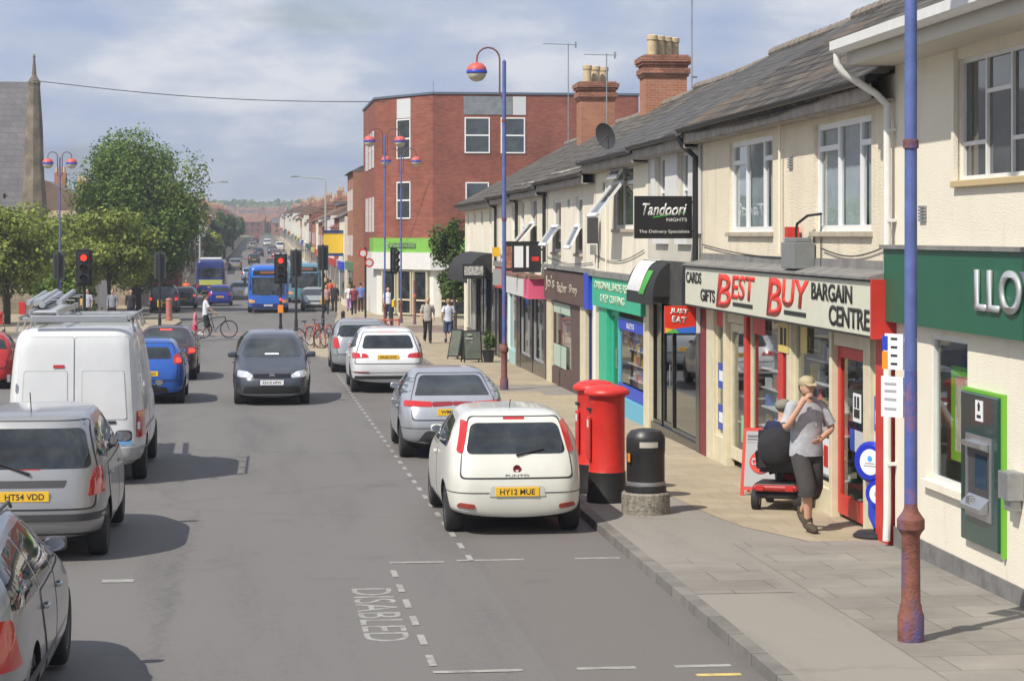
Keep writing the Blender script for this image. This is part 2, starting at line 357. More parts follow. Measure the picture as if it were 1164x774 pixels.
# near right pavement
strip('pavement', lambda y: kr(y)+.14, lambda y: fX(y)+.6, -20, 69, 0, M_tar, step=3, thick=.12)
strip('kerb', kr, lambda y: kr(y)+.138, -20, 69, .004, M_kerb, step=3, thick=.12)
strip('slab_paving', lambda y: kr(y)+1.25, lambda y: fX(y)+.3, 12, 23.8, .004, M_pave, step=3)
strip('grey_slab_patch', lambda y: kr(y)+.145, lambda y: kr(y)+1.1, 20.2, 22.6, .004, M_pave, step=3)
strip('buff_paving', lambda y: interp([(23.8, 6.15), (25.5, 5.6), (32, 5.35), (50, 5.9)], y), lambda y: fX(y)+.3, 23.8, 50, .0045, M_pavebuff, step=1.5)
strip('buff_paving_by_lamp', 5.0, 6.6, 41, 51.5, .009, M_pavebuff, step=2)
strip('buff_paving_far', lambda y: kr(y)+.145, lambda y: fX(y)+.3, 54, 69, .0045, M_pavebuff, step=3)
# built-out corner past the parking bays
def cornerL(y): return interp([(69, 2.6), (70.3, 1.9), (72.5, 1.55), (88, 1.55), (91, 2.2), (92.6, 3.4)], y)
strip('corner_pavement', lambda y: cornerL(y)+.14, 12, 69, 92.8, 0, M_pavebuff, step=.8, thick=.12)
strip('corner_kerb', cornerL, lambda y: cornerL(y)+.138, 69, 92.6, .004, M_kerb, step=.8, thick=.12)
def farL(y): return interp([(102.8, 5.2), (104, 3.9), (108, 3.6), (125, 4.4), (150, 4.8), (230, 4.6), (760, 4.1)], y)
strip('far_pavement', farL, lambda y: interp([(103, 12), (125, 9), (760, 8)], y), 102.8, 760, 0, M_pavebuff, step=4, thick=.1)
# left pavements
def lk(y): return interp([(-60, -9.2), (58, -9.2), (66, -8.5), (80, -6.9), (86, -6.4)], y)
strip('left_pavement', -22, lk, -60, 88, 0, M_pavebuff, step=4, thick=.12)
strip('left_corner_pavement', -40, lambda y: interp([(97, -5.2), (99, -4.3), (112, -4.1), (121, -4.6), (124, -7.5), (132, -8.2), (150, -8.2), (230, -6), (400, -5)], y), 97, 400, 0, M_pavebuff, step=2.5, thick=.1)
strip('left_far_pavement', -9, lambda y: interp([(400, -5), (760, -4.2)], y), 400, 760, 0, M_pavebuff, step=15, thick=.1)
# paved reddish crossing area
strip('red_crossing_strip', -4.2, 3.4, 93.5, 96.5, -.094, M_red, step=1.5)
# ---- road markings (each a flat sheet of paint) ----
def marks(name, segs, m=M_line, dz=-.0945):
    b = MB()
    for (x0, y0, x1, y1) in segs: b.quad((x0, y0, gz(y0)+dz), (x1, y0, gz(y0)+dz), (x1, y1, gz(y1)+dz), (x0, y1, gz(y1)+dz))
    return tag(b.build(name, m), kind='structure')
sg = []
y = 17.4
for k in range(6):
    x = 1.385; sg.append((x-.032, y, x+.032, y+.5)); y += .98
marks('parking_bay_dashes', sg)
marks('parking_bay_cross_dashes', [(1.36, 17.1, 2.08, 17.2), (2.52, 17.1, 3.0, 17.2), (3.32, 17.1, 3.78, 17.2), (1.38, 23.32, 1.98, 23.42), (2.12, 23.4, 2.86, 23.5), (3.42, 23.4, 3.92, 23.5)])
sg = []; y = 23.42
while y < 69:
    x = interp([(23, 2.28), (46, 2.19), (70, 2.15)], y); sg.append((x-.032, y, x+.032, y+.45)); y += 1.02
marks('long_bay_dashes', sg)
marks('yellow_bay_mark', [(3.42, 16.72, 3.78, 16.82)], M_yline)
marks('worn_white_dash', [(-1.62, 22.3, -1.3, 22.5)])
marks('stop_line', [(-3.6, 126, -.6, 126.4), (-3.9, 139, -.8, 139.5), (-.2, 86, 1.5, 86.3)])
False and marks('centre_dashes', [(-.95, yy, -.83, yy+2) for yy in range(40, 84, 6)])
M_faint = mat('worn_road_paint', (.30, .295, .275), .8, var=.3, vs=9, dirt=((.15, .145, .14), 4, .47))
tx = text('DISABLED', M_faint, None, (1.09, 20.1, gz(20.1)-.0985), .40, 3.0, face='up', rot=(0, R(-.63), R(-90)), depth=.001, name='disabled_bay_lettering')
tag(tx, kind='structure')
# reinstated patches in the road surface
def rpatch(x0, x1, y0, y1, m, dz=-.0985):
    strip('road_repair_patch', x0, x1, y0, y1, dz+.0005, m, step=3)
Mp1 = asphalt('patch_asphalt', (.088, .084, .084), (.128, .122, .120)); Mp2 = asphalt('worn_asphalt', (.118, .112, .109), (.166, .157, .152))
rpatch(-3.1, -1.9, 19, 21.6, Mp1); rpatch(.2, 1.0, 62, 84, Mp1); rpatch(.15, .95, 11, 15.2, Mp1); strip('bay_repair_patch', 3.2, 3.9, 30, 42, -.0957, Mp1, step=3)
# iron covers
def cover(x, y, w, h):
    b = MB(); b.box((x, y, gz(y)-.12), (x+w, y+h, gz(y)-.091)); tag(b.build('drain_cover', dgrey), 'small iron access cover set in the road %d metres ahead' % y, 'drain cover', 'iron covers in the asphalt')
cover(.3, 58, .6, .6)
# ================= BUILDING HELPERS =================
def wall(name, m, parent, y0, y1, z0, z1, ops=(), x=0, depth=.14, out=-1, thick=.0):
    """wall facing -x in the building's frame with real openings (y0,y1,z0,z1) and reveals"""
    Y = sorted({y0, y1, *[o[0] for o in ops], *[o[1] for o in ops]}); Z = sorted({z0, z1, *[o[2] for o in ops], *[o[3] for o in ops]})
    b = MB()
    for a, c in zip(Y, Y[1:]):
        for d, e in zip(Z, Z[1:]):
            my, mz = (a+c)/2, (d+e)/2
            if any(o[0] < my < o[1] and o[2] < mz < o[3] for o in ops): continue
            b.quad((x, a, d), (x, c, d), (x, c, e), (x, a, e))
    for (a, c, d, e) in ops:
        X = x+depth
        b.quad((x, a, d), (X, a, d), (X, a, e), (x, a, e)); b.quad((x, c, d), (X, c, d), (X, c, e), (x, c, e))
        b.quad((x, a, d), (x, c, d), (X, c, d), (X, a, d)); b.quad((x, a, e), (x, c, e), (X, c, e), (X, a, e))
    me = b.build(name, m, parent)
    return me
def window(parent, y0, y1, z0, z1, x=.12, vb=(), hb=(), fw=.055, fm=None, gm=None, sill=None, curtain=None, dep=.05, tag_=None):
    """window set in a wall facing -x: frame with vertical bars at fractions vb and horizontal bars (z fraction, v-from, v-to)"""
    fm = fm or upvc; gm = gm or wglass; b = MB()
    b.box((x-dep, y0, z0), (x, y0+fw, z1)); b.box((x-dep, y1-fw, z0), (x, y1, z1)); b.box((x-dep, y0+fw, z0), (x, y1-fw, z0+fw)); b.box((x-dep, y0+fw, z1-fw), (x, y1-fw, z1))
    for f in vb:
        y = lerp(y0, y1, f); b.box((x-dep+.003, y-fw*.5, z0+fw), (x-.003, y+fw*.5, z1-fw))
    for h in hb:
        z = lerp(z0, z1, h[0]); b.box((x-dep+.006, lerp(y0, y1, h[1])+.01, z-fw*.45), (x-.006, lerp(y0, y1, h[2])-.01, z+fw*.45))
    o = b.build('window', fm, parent)
    g = MB(); g.quad((x-.016, y0+fw*.6, z0+fw*.6), (x-.016, y1-fw*.6, z0+fw*.6), (x-.016, y1-fw*.6, z1-fw*.6), (x-.016, y0+fw*.6, z1-fw*.6)); g.build('pane', gm, o)
    if curtain:
        cb = MB(); n = 26
        for (c0, c1) in curtain:
            pts = []
            for i in range(n+1):
                yy = lerp(lerp(y0, y1, c0), lerp(y0, y1, c1), i/n); pts.append((x+.045+.022*math.sin(i*1.9+.6*math.sin(i*.7)), yy))
            vv = [(p[0], p[1], z0+.03) for p in pts]+[(p[0], p[1], z1-.03) for p in pts]
            cb.add(vv, [(i, i+1, n+2+i, n+1+i) for i in range(n)])
        cb.build('curtain', mat('net_curtain', (.50, .54, .55), .8, var=.12, vs=3), o, smooth=True)
    if sill:
        s_ = MB(); s_.box((-.06, y0-.06, z0-.07), (x-dep-.002, y1+.06, z0-.002)); s_.build('sill', sill, o, bevel=.008)
    return o
realglass = glassmat('window_glass', (.75, .8, .82), .12)
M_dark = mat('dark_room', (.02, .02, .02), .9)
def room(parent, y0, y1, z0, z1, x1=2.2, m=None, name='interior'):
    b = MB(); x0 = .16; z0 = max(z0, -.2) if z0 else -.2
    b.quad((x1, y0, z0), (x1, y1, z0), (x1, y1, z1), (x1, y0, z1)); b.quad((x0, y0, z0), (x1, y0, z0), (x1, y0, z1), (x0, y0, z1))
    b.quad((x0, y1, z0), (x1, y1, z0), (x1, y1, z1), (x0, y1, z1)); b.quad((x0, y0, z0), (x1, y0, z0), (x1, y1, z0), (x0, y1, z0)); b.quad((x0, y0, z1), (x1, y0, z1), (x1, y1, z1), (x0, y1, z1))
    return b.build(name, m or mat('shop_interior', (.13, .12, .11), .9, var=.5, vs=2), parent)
def frame_y(Y):      # world location of the facade at street distance Y
    return (fX(Y), Y, gz(Y))
def pipe(parent, pts, m, r=.04, name='downpipe'): b = MB(); b.tube(pts, r, 10); return b.build(name, m, parent, smooth=True)
M_slate = brick('slate_roof', (.046, .042, .038), (.112, .097, .080), (.014, .013, .012), .36, .30, .03, mode='roof', var=.6, vs=1.4, rough=.8, bump=1., stain=((.135, .100, .068), .6, .50, (1.6, .35, .5)))
M_slate2 = brick('smooth_slate_roof', (.062, .060, .059), (.104, .097, .091), (.024, .024, .024), .32, .26, .02, mode='roof', var=.42, vs=1.1, rough=.75, bump=.8)
M_slate3 = brick('mossy_tile_roof', (.065, .060, .053), (.135, .118, .098), (.02, .018, .016), .36, .32, .03, mode='roof', var=.4, vs=1.2, rough=.8, bump=.9, stain=((.15, .13, .06), .8, .56, (1, .5, .5)))
M_cream = mat('cream_render', (.72, .645, .50), .85, var=.08, vs=.8, bump=.9, bs=45, dirt=((.50, .44, .34), 1.6, .54, (1.6, 1.6, .22)))
M_cream2 = mat('pale_cream_paint', (.74, .69, .56), .8, var=.07, vs=.9, bump=.4, bs=25, dirt=((.50, .45, .36), 1.4, .54, (1.5, 1.5, .3)))
M_cream3 = mat('off_white_render', (.72, .67, .56), .8, var=.08, vs=1.0, bump=.4, bs=25, dirt=((.46, .41, .33), 1.4, .54, (1.5, 1.5, .3)))
M_bank = mat('bank_render', (.75, .70, .58), .85, var=.05, vs=.7, bump=.5, bs=60, dirt=((.60, .54, .43), 1.2, .57, (1.5, 1.5, .25)))
M_brickred = brick('red_brick', (.22, .058, .038), (.31, .095, .06), (.17, .11, .09), .225, .075, .009, var=.22, vs=.5)
M_brickor = brick('orange_brick', (.34, .12, .06), (.40, .16, .085), (.3, .24, .2), .225, .075, .009, var=.2, vs=.7)
M_lead = mat('weathered_lead', (.20, .195, .185), .7, var=.3, vs=3)
M_timber = mat('weathered_fascia_board', (.30, .27, .235), .8, var=.3, vs=4)
def roof(parent, y0, y1, ze, zr, m, xe=-.34, xr=4.0, th=.11, back=True, gutter=black, sag=.0, ny=8, ridge=None, name='roof', board=True):
    b = MB(); v = []; f = []
    n = ny
    for i in range(n+1):
        y = lerp(y0, y1, i/n); s_ = sag*math.sin(PI*i/n)
        for k in range(5):
            t = k/4; v.append((lerp(xe, xr, t), y, lerp(ze, zr, t)-s_*math.sin(PI*(.25+.75*t))*1.0+(random.uniform(-.02, .02) if 0 < i < n else 0)))
        v.append((2*xr-xe, y, ze-.0))
    w = 6
    for i in range(n):
        for k in range(5): f.append((i*w+k, i*w+k+1, (i+1)*w+k+1, (i+1)*w+k))
    o = len(v); v += [(x, y, z-th) for x, y, z in v]; f += [tuple(o+q for q in p)[::-1] for p in f]
    for i in range(n): f.append((i*w, (i+1)*w, o+(i+1)*w, o+i*w))
    for i in (0, n): 
        for k in range(5): f.append((i*w+k, i*w+k+1, o+i*w+k+1, o+i*w+k))
    b.add(v, f); r = b.build(name, m, parent)
    # gable infill below the roof at both ends
    if gutter:
        g = MB(); pts = []
        prof = [(.06*math.cos(a), -.06*math.sin(a)) for a in [PI*k/8 for k in range(9)]]
        vv = []; 
        for y in (y0+.02, y1-.02):
            vv += [(xe-.045+p[0], y, ze-.045+p[1]) for p in prof]+[(xe-.045+p[0]*.85, y, ze-.045+p[1]*.85) for p in prof[::-1]]
        q = 18; g.add(vv, [(i, (i+1) % q, q+(i+1) % q, q+i) for i in range(q)]+[tuple(range(q))[::-1], tuple(range(q, 2*q))]); g.build('gutter', gutter, parent)
    if board:
        g = MB(); g.box((xe+.04, y0, ze-.27), (xe+.07, y1, ze-.09)); g.box((xe+.072, y0, ze-.28), (-.002, y1, ze-.25)); g.build('fascia_board', M_timber, parent)
    if ridge:
        g = MB(); y = y0
        while y < y1-.1:
            e = min(y+.42, y1); zz_ = zr+.03-sag*math.sin(PI*(y-y0)/(y1-y0))
            g.tube([(xr, y, zz_), (xr, e-.015, zz_-.012)], .11, 10); y = e
        g.build('ridge_tiles', ridge, parent, smooth=True)
    return r
def gable(parent, y, ze, zr, m, xr=4.0, x0=0., name='gable_wall', z0=0., hx=None):
    b = MB(); X = 2*xr-x0; b.prism([(x0, z0), (X, z0), (X, ze-.12), (xr, zr-.16), (x0, ze-.12)], y, y+.12, axis='y'); return b.build(name, m, parent)
def back(parent, y0, y1, ze, m, X=8.0):
    b = MB(); b.quad((X, y0, 0), (X, y1, 0), (X, y1, ze), (X, y0, ze)); b.build('rear_wall', m, parent)
def chimney(parent, y0, y1, x0, x1, z0, z1, pots, m=None, py=None):
    m = m or M_brickor; b = MB(); b.box((x0, y0, z0), (x1, y1, z1-.62)); c = b.build('chimney', m, parent)
    b = MB()
    for i, (e, a, h) in enumerate([(.05, z1-.62, .08), (.09, z1-.54, .16), (.03, z1-.38, .10), (.10, z1-.28, .08), (.14, z1-.20, .14)]): b.box((x0-e, y0-e, a), (x1+e, y1+e, a+h-.001*0))
    b.box((x0-.05, y0-.05, z1-.06), (x1+.05, y1+.05, z1)); b.build('corbelled_cap', brick('sooty_orange_brick', (.26, .11, .07), (.40, .17, .10), (.12, .09, .08), .225, .075, .01, var=.35, vs=2), c)
    for k in range(pots):
        t = (k+.5)/pots; py_ = lerp(y0+.0, y1-.0, t); px_ = lerp(x0+.08, x1-.08, t) if not py else (x0+x1)/2
        b = MB(); b.lathe([(.15, z1), (.14, z1+.42), (.165, z1+.44), (.165, z1+.56), (.13, z1+.58), (.12, z1+.3)], (px_, py_, 0), 16)
        b.build('chimney_pot', mat('buff_clay_pot', (.52, .40, .24), .8, var=.2, vs=5, dirt=((.2, .17, .13), 6, .6)), c, smooth=True)
    return c
def post(parent, y0, y1, z0, z1, m, x0=-.03, x1=.12, name='shopfront_post'):
    z0 = -.25 if z0 < .06 else z0; b = MB(); b.box((x0, y0, z0), (x1, y1, z1)); return b.build(name, m, parent, bevel=.006)
def shopwin(parent, y0, y1, z0, z1, fm, gm=None, x=.08, fw=.05, vb=(), hb=()):
    o = window(parent, y0, y1, z0, z1, x=x, vb=vb, hb=hb, fw=fw, fm=fm, gm=gm or shopglass); o.name = 'shop_window'; return o
def stallriser(parent, y0, y1, z1, m, z0=-.25): b = MB(); b.box((-.01, y0, z0), (.10, y1, z1)); return b.build('stall_riser', m, parent, bevel=.006)
def door(parent, y0, y1, z0, z1, fm, x=.10, stile=.11, gm=None, kick=.18, rz=0):
    b = MB(); b.box((x-.05, y0, z0), (x, y0+stile, z1)); b.box((x-.05, y1-stile, z0), (x, y1, z1)); b.box((x-.05, y0+stile, z0), (x, y1-stile, z0+kick)); b.box((x-.05, y0+stile, z1-stile), (x, y1-stile, z1))
    o = b.build('door', fm, parent); g = MB(); g.quad((x-.025, y0+stile*.8, z0+kick*.8), (x-.025, y1-stile*.8, z0+kick*.8), (x-.025, y1-stile*.8, z1-stile*.8), (x-.025, y0+stile*.8, z1-stile*.8)); g.build('pane', gm or shopglass, o)
    h = MB(); h.tube([(x-.09, y0+stile*.5, z0+.85), (x-.09, y0+stile*.5, z0+1.25)], .012, 8); h.tube([(x-.05, y0+stile*.5, z0+.87), (x-.09, y0+stile*.5, z0+.87)], .008, 6); h.tube([(x-.05, y0+stile*.5, z0+1.23), (x-.09, y0+stile*.5, z0+1.23)], .008, 6); h.build('handle', alum, o)
    return o
def poster(parent, y0, y1, z0, z1, m, x=.045, name='poster', blocks=()):
    b = MB(); b.box((x-.006, y0, z0), (x, y1, z1)); o = b.build(name, m, parent)
    for (a, c, d, e, mm) in blocks:
        q = MB(); q.box((x-.010, lerp(y0, y1, a), lerp(z0, z1, d)), (x-.0065, lerp(y0, y1, c), lerp(z0, z1, e))); q.build('print', mm, o)
    return o
def shelves(parent, y0, y1, zs, x0=.35, x1=.8, seed=1):
    rnd = random.Random(seed); b = MB(); it = MB()
    cols = [mat('stock_%s' % n, c, .5) for n, c in (('white', (.6, .6, .58)), ('blue', (.08, .16, .5)), ('red', (.5, .05, .05)), ('brown', (.25, .15, .08)), ('silver', (.4, .42, .44)), ('green', (.08, .3, .12)), ('yellow', (.6, .45, .08)))]
    for z in zs:
        b.box((x0, y0, z), (x1, y1, z+.02)); y = y0+.03
        while y < y1-.1:
            w_ = rnd.uniform(.05, .16); h = rnd.uniform(.07, .24); x = rnd.uniform(x0, x0+.15); k = rnd.choice([0, 0, 0, 1, 2, 3, 4, 4, 5, 6])
            if rnd.random() < .5: it.box((x, y, z+.022), (x+.12, y+w_, z+.022+h), k)
            else: it.lathe([(w_*.35, 0), (w_*.45, h*.35), (w_*.2, h*.7), (w_*.28, h)], (x+.08, y+w_/2, z+.022), 10, k)
            y += w_+rnd.uniform(.01, .08)
    o = b.build('shelf', white, parent); it.build('stock_on_shelf', cols, o)
# ================= RIGHT-HAND ROW =================
def bldg(name, label, cat, Y0): return thing(name, label, cat, frame_y(Y0), RZ)
cream_paint = mat('cream_joinery', (.62, .56, .40), .5, var=.1)
redj = mat('red_joinery', (.52, .035, .025), .45, var=.12); dkred = mat('dark_red_joinery', (.18, .02, .025), .5)
# ---- bank (nearest) : local y runs back towards the camera from its left corner, so use negative y
bk = bldg('bank_building', 'cream bank with green fascia, white gutter and cash machine, nearest building on the right', 'building', 23.3)
gfas = mat('green_fascia', (.008, .098, .050), .45, var=.1, vs=2); 
wins = [(-4.6, -2.25, 4.0, 5.22)]
wall('wall', M_bank, bk, -14, 0, .22, 5.45, [(-2.6, -1.38, .9, 2.42)]+wins, depth=.1)
b = MB(); b.box((-.02, -14, 0), (.1, 0, .22)); b.build('plinth', mat('grey_plinth', (.16, .155, .15), .8, var=.3), bk)
b = MB(); b.quad((0, .0, 0), (8, 0, 0), (8, 0, 5.5), (0, 0, 5.5)); b.build('end_wall', M_bank, bk); back(bk, -14, 0, 5.5, M_bank)
# upper metal window: fixed bars as photographed
wb = window(bk, -4.6, -2.25, 4.0, 5.22, x=.10, fw=.045, vb=(.36, .68), hb=((.70, .36, .68), (.30, .68, 1.0), (.30, 0, .36)), sill=mat('tan_sill', (.48, .37, .20), .8), gm=wglass, fm=white, curtain=None)
b = MB(); b.box((-.045, -2.27, 3.94), (.0, -2.19, 5.3)); b.build('window_surround', M_bank, bk)
w2 = shopwin(bk, -2.6, -1.38, .9, 2.42, white, shopglass, x=.06, fw=.05, vb=()); room(bk, -3, -.4, .5, 2.7, 2.4, mat('bank_interior', (.62, .60, .54), .9, var=.4, vs=1.2))
b = MB(); b.box((-.07, -2.6, .82), (.1, -1.2, .895)); b.build('sill', M_bank, w2)
lime = mat('lime_plastic', (.15, .42, .03), .4)
b = MB(); f0 = .17
for q in [((f0, -2.25, 1.12), (f0+.03, -1.50, 1.22)), ((f0, -2.25, 1.22), (f0+.03, -2.15, 2.0)), ((f0, -1.60, 1.22), (f0+.03, -1.50, 2.0)), ((f0, -2.25, 2.0), (f0+.03, -1.50, 2.1))]: b.box(*q)
b.build('lime_display_frame', lime, bk); b = MB(); b.box((.185, -2.15, 1.22), (.193, -1.60, 2.0)); b.build('poster', mat('cream_poster', (.55, .5, .42), .5, var=.5, vs=4), bk)
# fascia
b = MB(); b.box((-.13, -14, 2.50), (-.003, .03, 3.30)); fs = b.build('fascia_sign', gfas, bk); fs['label'] = 'green shop fascia with silver letters'
b = MB(); b.box((-.17, -14, 3.302), (-.003, .05, 3.345)); b.build('fascia_cap', M_lead, bk)
sil = mat('silver_lettering', (.55, .57, .58), .35, .5)
text('LLOYDS TSB', sil, fs, (-.135, -3.62-1.75, 2.93), .40, 4.15, bold=.012, depth=.03)
# cash machine
am = MB(); dgreen = mat('dark_green_panel', (.008, .05, .045), .25, coat=.5); am.box((-.07, -3.72, .46), (-.002, -2.58, 1.92)); 
at_ = am.build('cash_machine', dgreen, bk, bevel=.015)
b = MB(); b.box((-.045, -3.775, .42), (-.001, -3.725, 1.955)); b.box((-.045, -3.725, 1.922), (-.001, -2.56, 1.955)); b.build('lime_border', lime, at_)
b = MB(); b.box((-.085, -3.56, .72), (-.071, -3.50, 1.52)); b.box((-.085, -2.84, .72), (-.071, -2.78, 1.52)); b.box((-.085, -3.5, 1.46), (-.071, -2.84, 1.52)); b.box((-.085, -3.5, .72), (-.071, -2.84, .80)); b.build('steel_bezel', alum, at_)
b = MB(); b.box((-.074, -3.5, .80), (-.071, -2.84, 1.46)); b.build('recess', dgrey, at_)
b = MB(); b.prism([(-.0735, 1.38), (-.16, 1.42), (-.16, 1.46), (-.0735, 1.46)], -3.48, -2.86, axis='y'); b.build('hood', alum, at_); b = MB(); b.prism([(-.0745, .80), (-.17, .80), (-.17, .84), (-.0745, .94)], -3.48, -2.86, axis='y'); b.build('tray', alum, at_)
b = MB(); b.box((-.078, -3.40, 1.02), (-.0745, -3.05, 1.34)); b.build('screen', mat('dim_screen', (.03, .06, .10), .1), at_)
b = MB()
for i in range(4):
    for j in range(3): b.box((-.158, -3.0-.05*j-.03, .845+.022*i), (-.150+.02*i, -3.0-.05*j, .86+.022*i))
b.build('keypad', steel, at_)
b = MB(); b.box((-.076, -3.28, 1.66), (-.0705, -3.06, 1.86)); o = b.build('notice', wplate, at_); b = MB(); b.prism([(-3.20, 1.76), (-3.14, 1.76), (-3.14, 1.82), (-3.12, 1.80), (-3.17, 1.85), (-3.22, 1.80), (-3.20, 1.82)], -.079, -.0765, axis='x'); b.box((-.079, -3.23, 1.69), (-.0765, -3.11, 1.72)); b.build('arrow', ink, o)
b = MB(); b.box((-.16, -4.25, 1.02), (-.002, -3.98, 1.28)); b.box((-.12, -4.2, .92), (-.002, -4.03, 1.018)); b.build('night_safe_box', steel, bk, bevel=.01)
# roof: white gutter and soffit
roof(bk, -14, .12, 5.62, 8.0, M_slate3, xe=-.55, xr=4.2, gutter=None, board=False, ny=10)
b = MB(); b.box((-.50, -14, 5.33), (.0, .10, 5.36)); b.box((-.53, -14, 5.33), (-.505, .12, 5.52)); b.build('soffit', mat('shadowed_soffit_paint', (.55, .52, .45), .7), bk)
g = MB(); prof = [(-.60, 5.60), (-.72, 5.60), (-.72, 5.50), (-.66, 5.46), (-.60, 5.46)]; g.prism(prof, -14, .10, axis='y'); g.build('gutter', white, bk)
pipe(bk, [(-.66, .0, 5.46), (-.66, .0, 5.36), (-.60, .0, 5.26), (-.22, .0, 5.02), (-.09, .0, 4.90), (-.09, 0, 4.7), (-.09, 0, .35), (-.10, 0, .06)], white, .042)
for z in (.9, 2.1, 3.6, 4.6): b = MB(); b.box((-.10, -.07, z), (-.003, .07, z+.035)); b.build('pipe_bracket', white, bk)
# ---- bargain shop
W_ = 11.4
bb = bldg('bargain_shop', 'cream pebble-dashed shop under white fascia with red and black lettering, two upstairs windows', 'building', 23.3)
uw = [(.99, 3.73, 3.50, 4.86), (6.15, 9.15, 3.50, 4.86)]
wall('wall', M_cream, bb, .0, W_, 2.9, 5.25, uw, depth=.13)
wall('shopfront_wall', mat('dark_opening', (.10, .095, .09), .8), bb, .0, W_, 2.30, 2.9, (), x=.14)
for k, (a, c, d, e) in enumerate(uw):
    window(bb, a, c, d, e, x=.10, vb=(.24, .62) if k == 0 else (.26, .66), hb=((.77, 0, .24 if k == 0 else .26), (.77, .62 if k == 0 else .66, 1)), fw=.075, sill=mat('stone_sill', (.40, .35, .27), .8, var=.2), gm=realglass, curtain=[(.02, .20), (.27, .60), (.66, .97)] if k == 0 else [(.02, .22), (.28, .45), (.48, .64), (.70, .98)])
    room(bb, a, c, d, e, 1.6, mat('dim_bedroom', (.16, .16, .16), .9), 'upstairs_room')
b = MB(); b.quad((.0, 0, 0), (8, 0, 0), (8, 0, 5.3), (.0, 0, 5.3)); b.quad((8, 0, 0), (8, W_, 0), (8, W_, 5.3), (8, 0, 5.3)); b.build('rear_wall', M_cream3, bb)
roof(bb, .0, W_, 5.22, 7.80, M_slate, sag=.10, ny=14, ridge=mat('lichened_ridge_clay', (.34, .19, .09), .85, var=.4, vs=5))
gable(bb, W_-.13, 5.2, 7.8, M_cream3)
chimney(bb, .6, 1.5, 3.6, 4.4, 7.2, 8.9, 2)
# fascia box sign
b = MB(); b.box((-.26, .0, 2.33), (.10, W_+.05, 2.93)); fs = b.build('fascia_sign', mat('cream_sign_panel', (.60, .60, .49), .5, var=.04), bb)
b = MB(); b.box((-.285, -.055, 2.30), (.11, -.004, 2.96)); b.build('red_end_panel', redj, fs)
b = MB(); b.box((-.29, .0, 2.932), (.12, W_+.06, 2.955)); b.box((-.275, 0, 2.305), (.1, W_+.06, 2.328)); b.build('black_trim', ink, fs)
b = MB(); b.prism([(-.31, 2.957), (-.31, 2.985), (.0, 3.06), (.02, 2.957)], 0, W_+.06, axis='y'); b.build('sloping_ledge', M_lead, fs)
sred = mat('sign_red', (.66, .035, .02), .4)
X = -.262
def bbt(s, mm, ya, yb, z0, z1, **k): return text(s, mm, fs, (X, (ya+yb)/2, (z0+z1)/2), z1-z0, abs(yb-ya), bold=k.pop('bold', .02), shear=k.pop('shear', 0), depth=.008, **k)
# local y of each word (reads from far end to near end)
bbt('CARDS', ink, 11.35, 10.05, 2.68, 2.86); bbt('GIFTS', ink, 10.1, 8.95, 2.42, 2.61)
b = MB(); 
bbt('B', sred, 8.85, 7.75, 2.37, 2.87, shear=.15, bold=.018); bbt('EST', sred, 7.70, 6.1, 2.52, 2.87, shear=.15, bold=.02)
bbt('B', sred, 5.35, 4.45, 2.37, 2.88, shear=.15, bold=.018); bbt('UY', sred, 4.42, 2.95, 2.52, 2.88, shear=.15, bold=.02)
b.box((X-.006, 6.25, 2.42), (X, 7.6, 2.475)); b.build('underline', ink, fs); b = MB(); b.box((X-.006, 3.1, 2.42), (X, 4.3, 2.475)); b.build('underline', ink, fs)
bbt('BARGAIN', ink, 2.80, .85, 2.66, 2.87, bold=.02); bbt('CENTRE', ink, 1.92, .10, 2.38, 2.62, bold=.02)
# ledge with alarm box and cable box
b = MB(); b.box((-.02, .0, 3.02), (-.001, W_, 3.16)); b.build('lead_flashing', M_lead, bb)
b = MB(); b.box((-.30, 3.62, 3.02), (-.02, 4.32, 3.36)); b.box((-.27, 3.66, 3.36), (-.05, 4.28, 3.42)); cb = b.build('cable_cabinet', mat('grey_cabinet', (.19, .20, .20), .5, var=.1), bb, bevel=.01)
b = MB(); b.box((-.20, 4.40, 3.02), (-.03, 4.62, 3.36)); b.build('cabinet_box', steel, cb)
b = MB(); b.box((-.20, 4.36, 3.37), (-.05, 4.56, 3.56)); b.build('red_alarm_lamp', redj, cb)
b = MB(); b.tube([(-.15, 4.1, 3.42), (-.15, 4.1, 3.53), (-.15, 4.04, 3.60), (-.12, 3.6, 3.70), (-.02, 3.3, 3.72)], .018, 8); b.tube([(-.02, 3.3, 3.0), (-.02, 3.3, 3.72)], .008, 6); b.build('cable', black, cb, smooth=True)
# shopfront, near to far
ZT = 2.30; FX = .02
post(bb, .05, .60, 0, ZT, redj, -.06, .12, 'pilaster')
stallriser(bb, .60, .95, .35, cream_paint); shopwin(bb, .60, .95, .35, ZT, cream_paint)
post(bb, .95, 1.25, 0, ZT, cream_paint)
d1 = door(bb, 1.25, 2.72, .03, 2.08, redj, stile=.13, kick=.24); b = MB(); b.box((-.0, 1.25, 2.10), (.12, 2.72, 2.30)); b.build('door_transom', cream_paint, bb)
poster(d1, 1.62, 1.98, 1.22, 1.56, wplate, .05, blocks=[(.15, .85, .15, .45, ink), (.2, .45, .5, .9, ink), (.6, .8, .5, .9, ink)]); poster(d1, 1.5, 1.9, .86, 1.12, mat('pale_notice', (.5, .52, .55), .5), .05); poster(d1, 1.92, 2.12, .86, 1.12, blue, .05)
post(bb, 2.74, 2.86, 0, ZT, cream_paint)
stallriser(bb, 2.86, 4.95, .28, cream_paint); shopwin(bb, 2.86, 4.95, .28, ZT, cream_paint)
post(bb, 4.95, 5.18, 0, ZT, cream_paint); post(bb, 5.2, 5.42, 0, ZT, dkred, .0); post(bb, 5.44, 5.74, 0, ZT, redj, -.02)
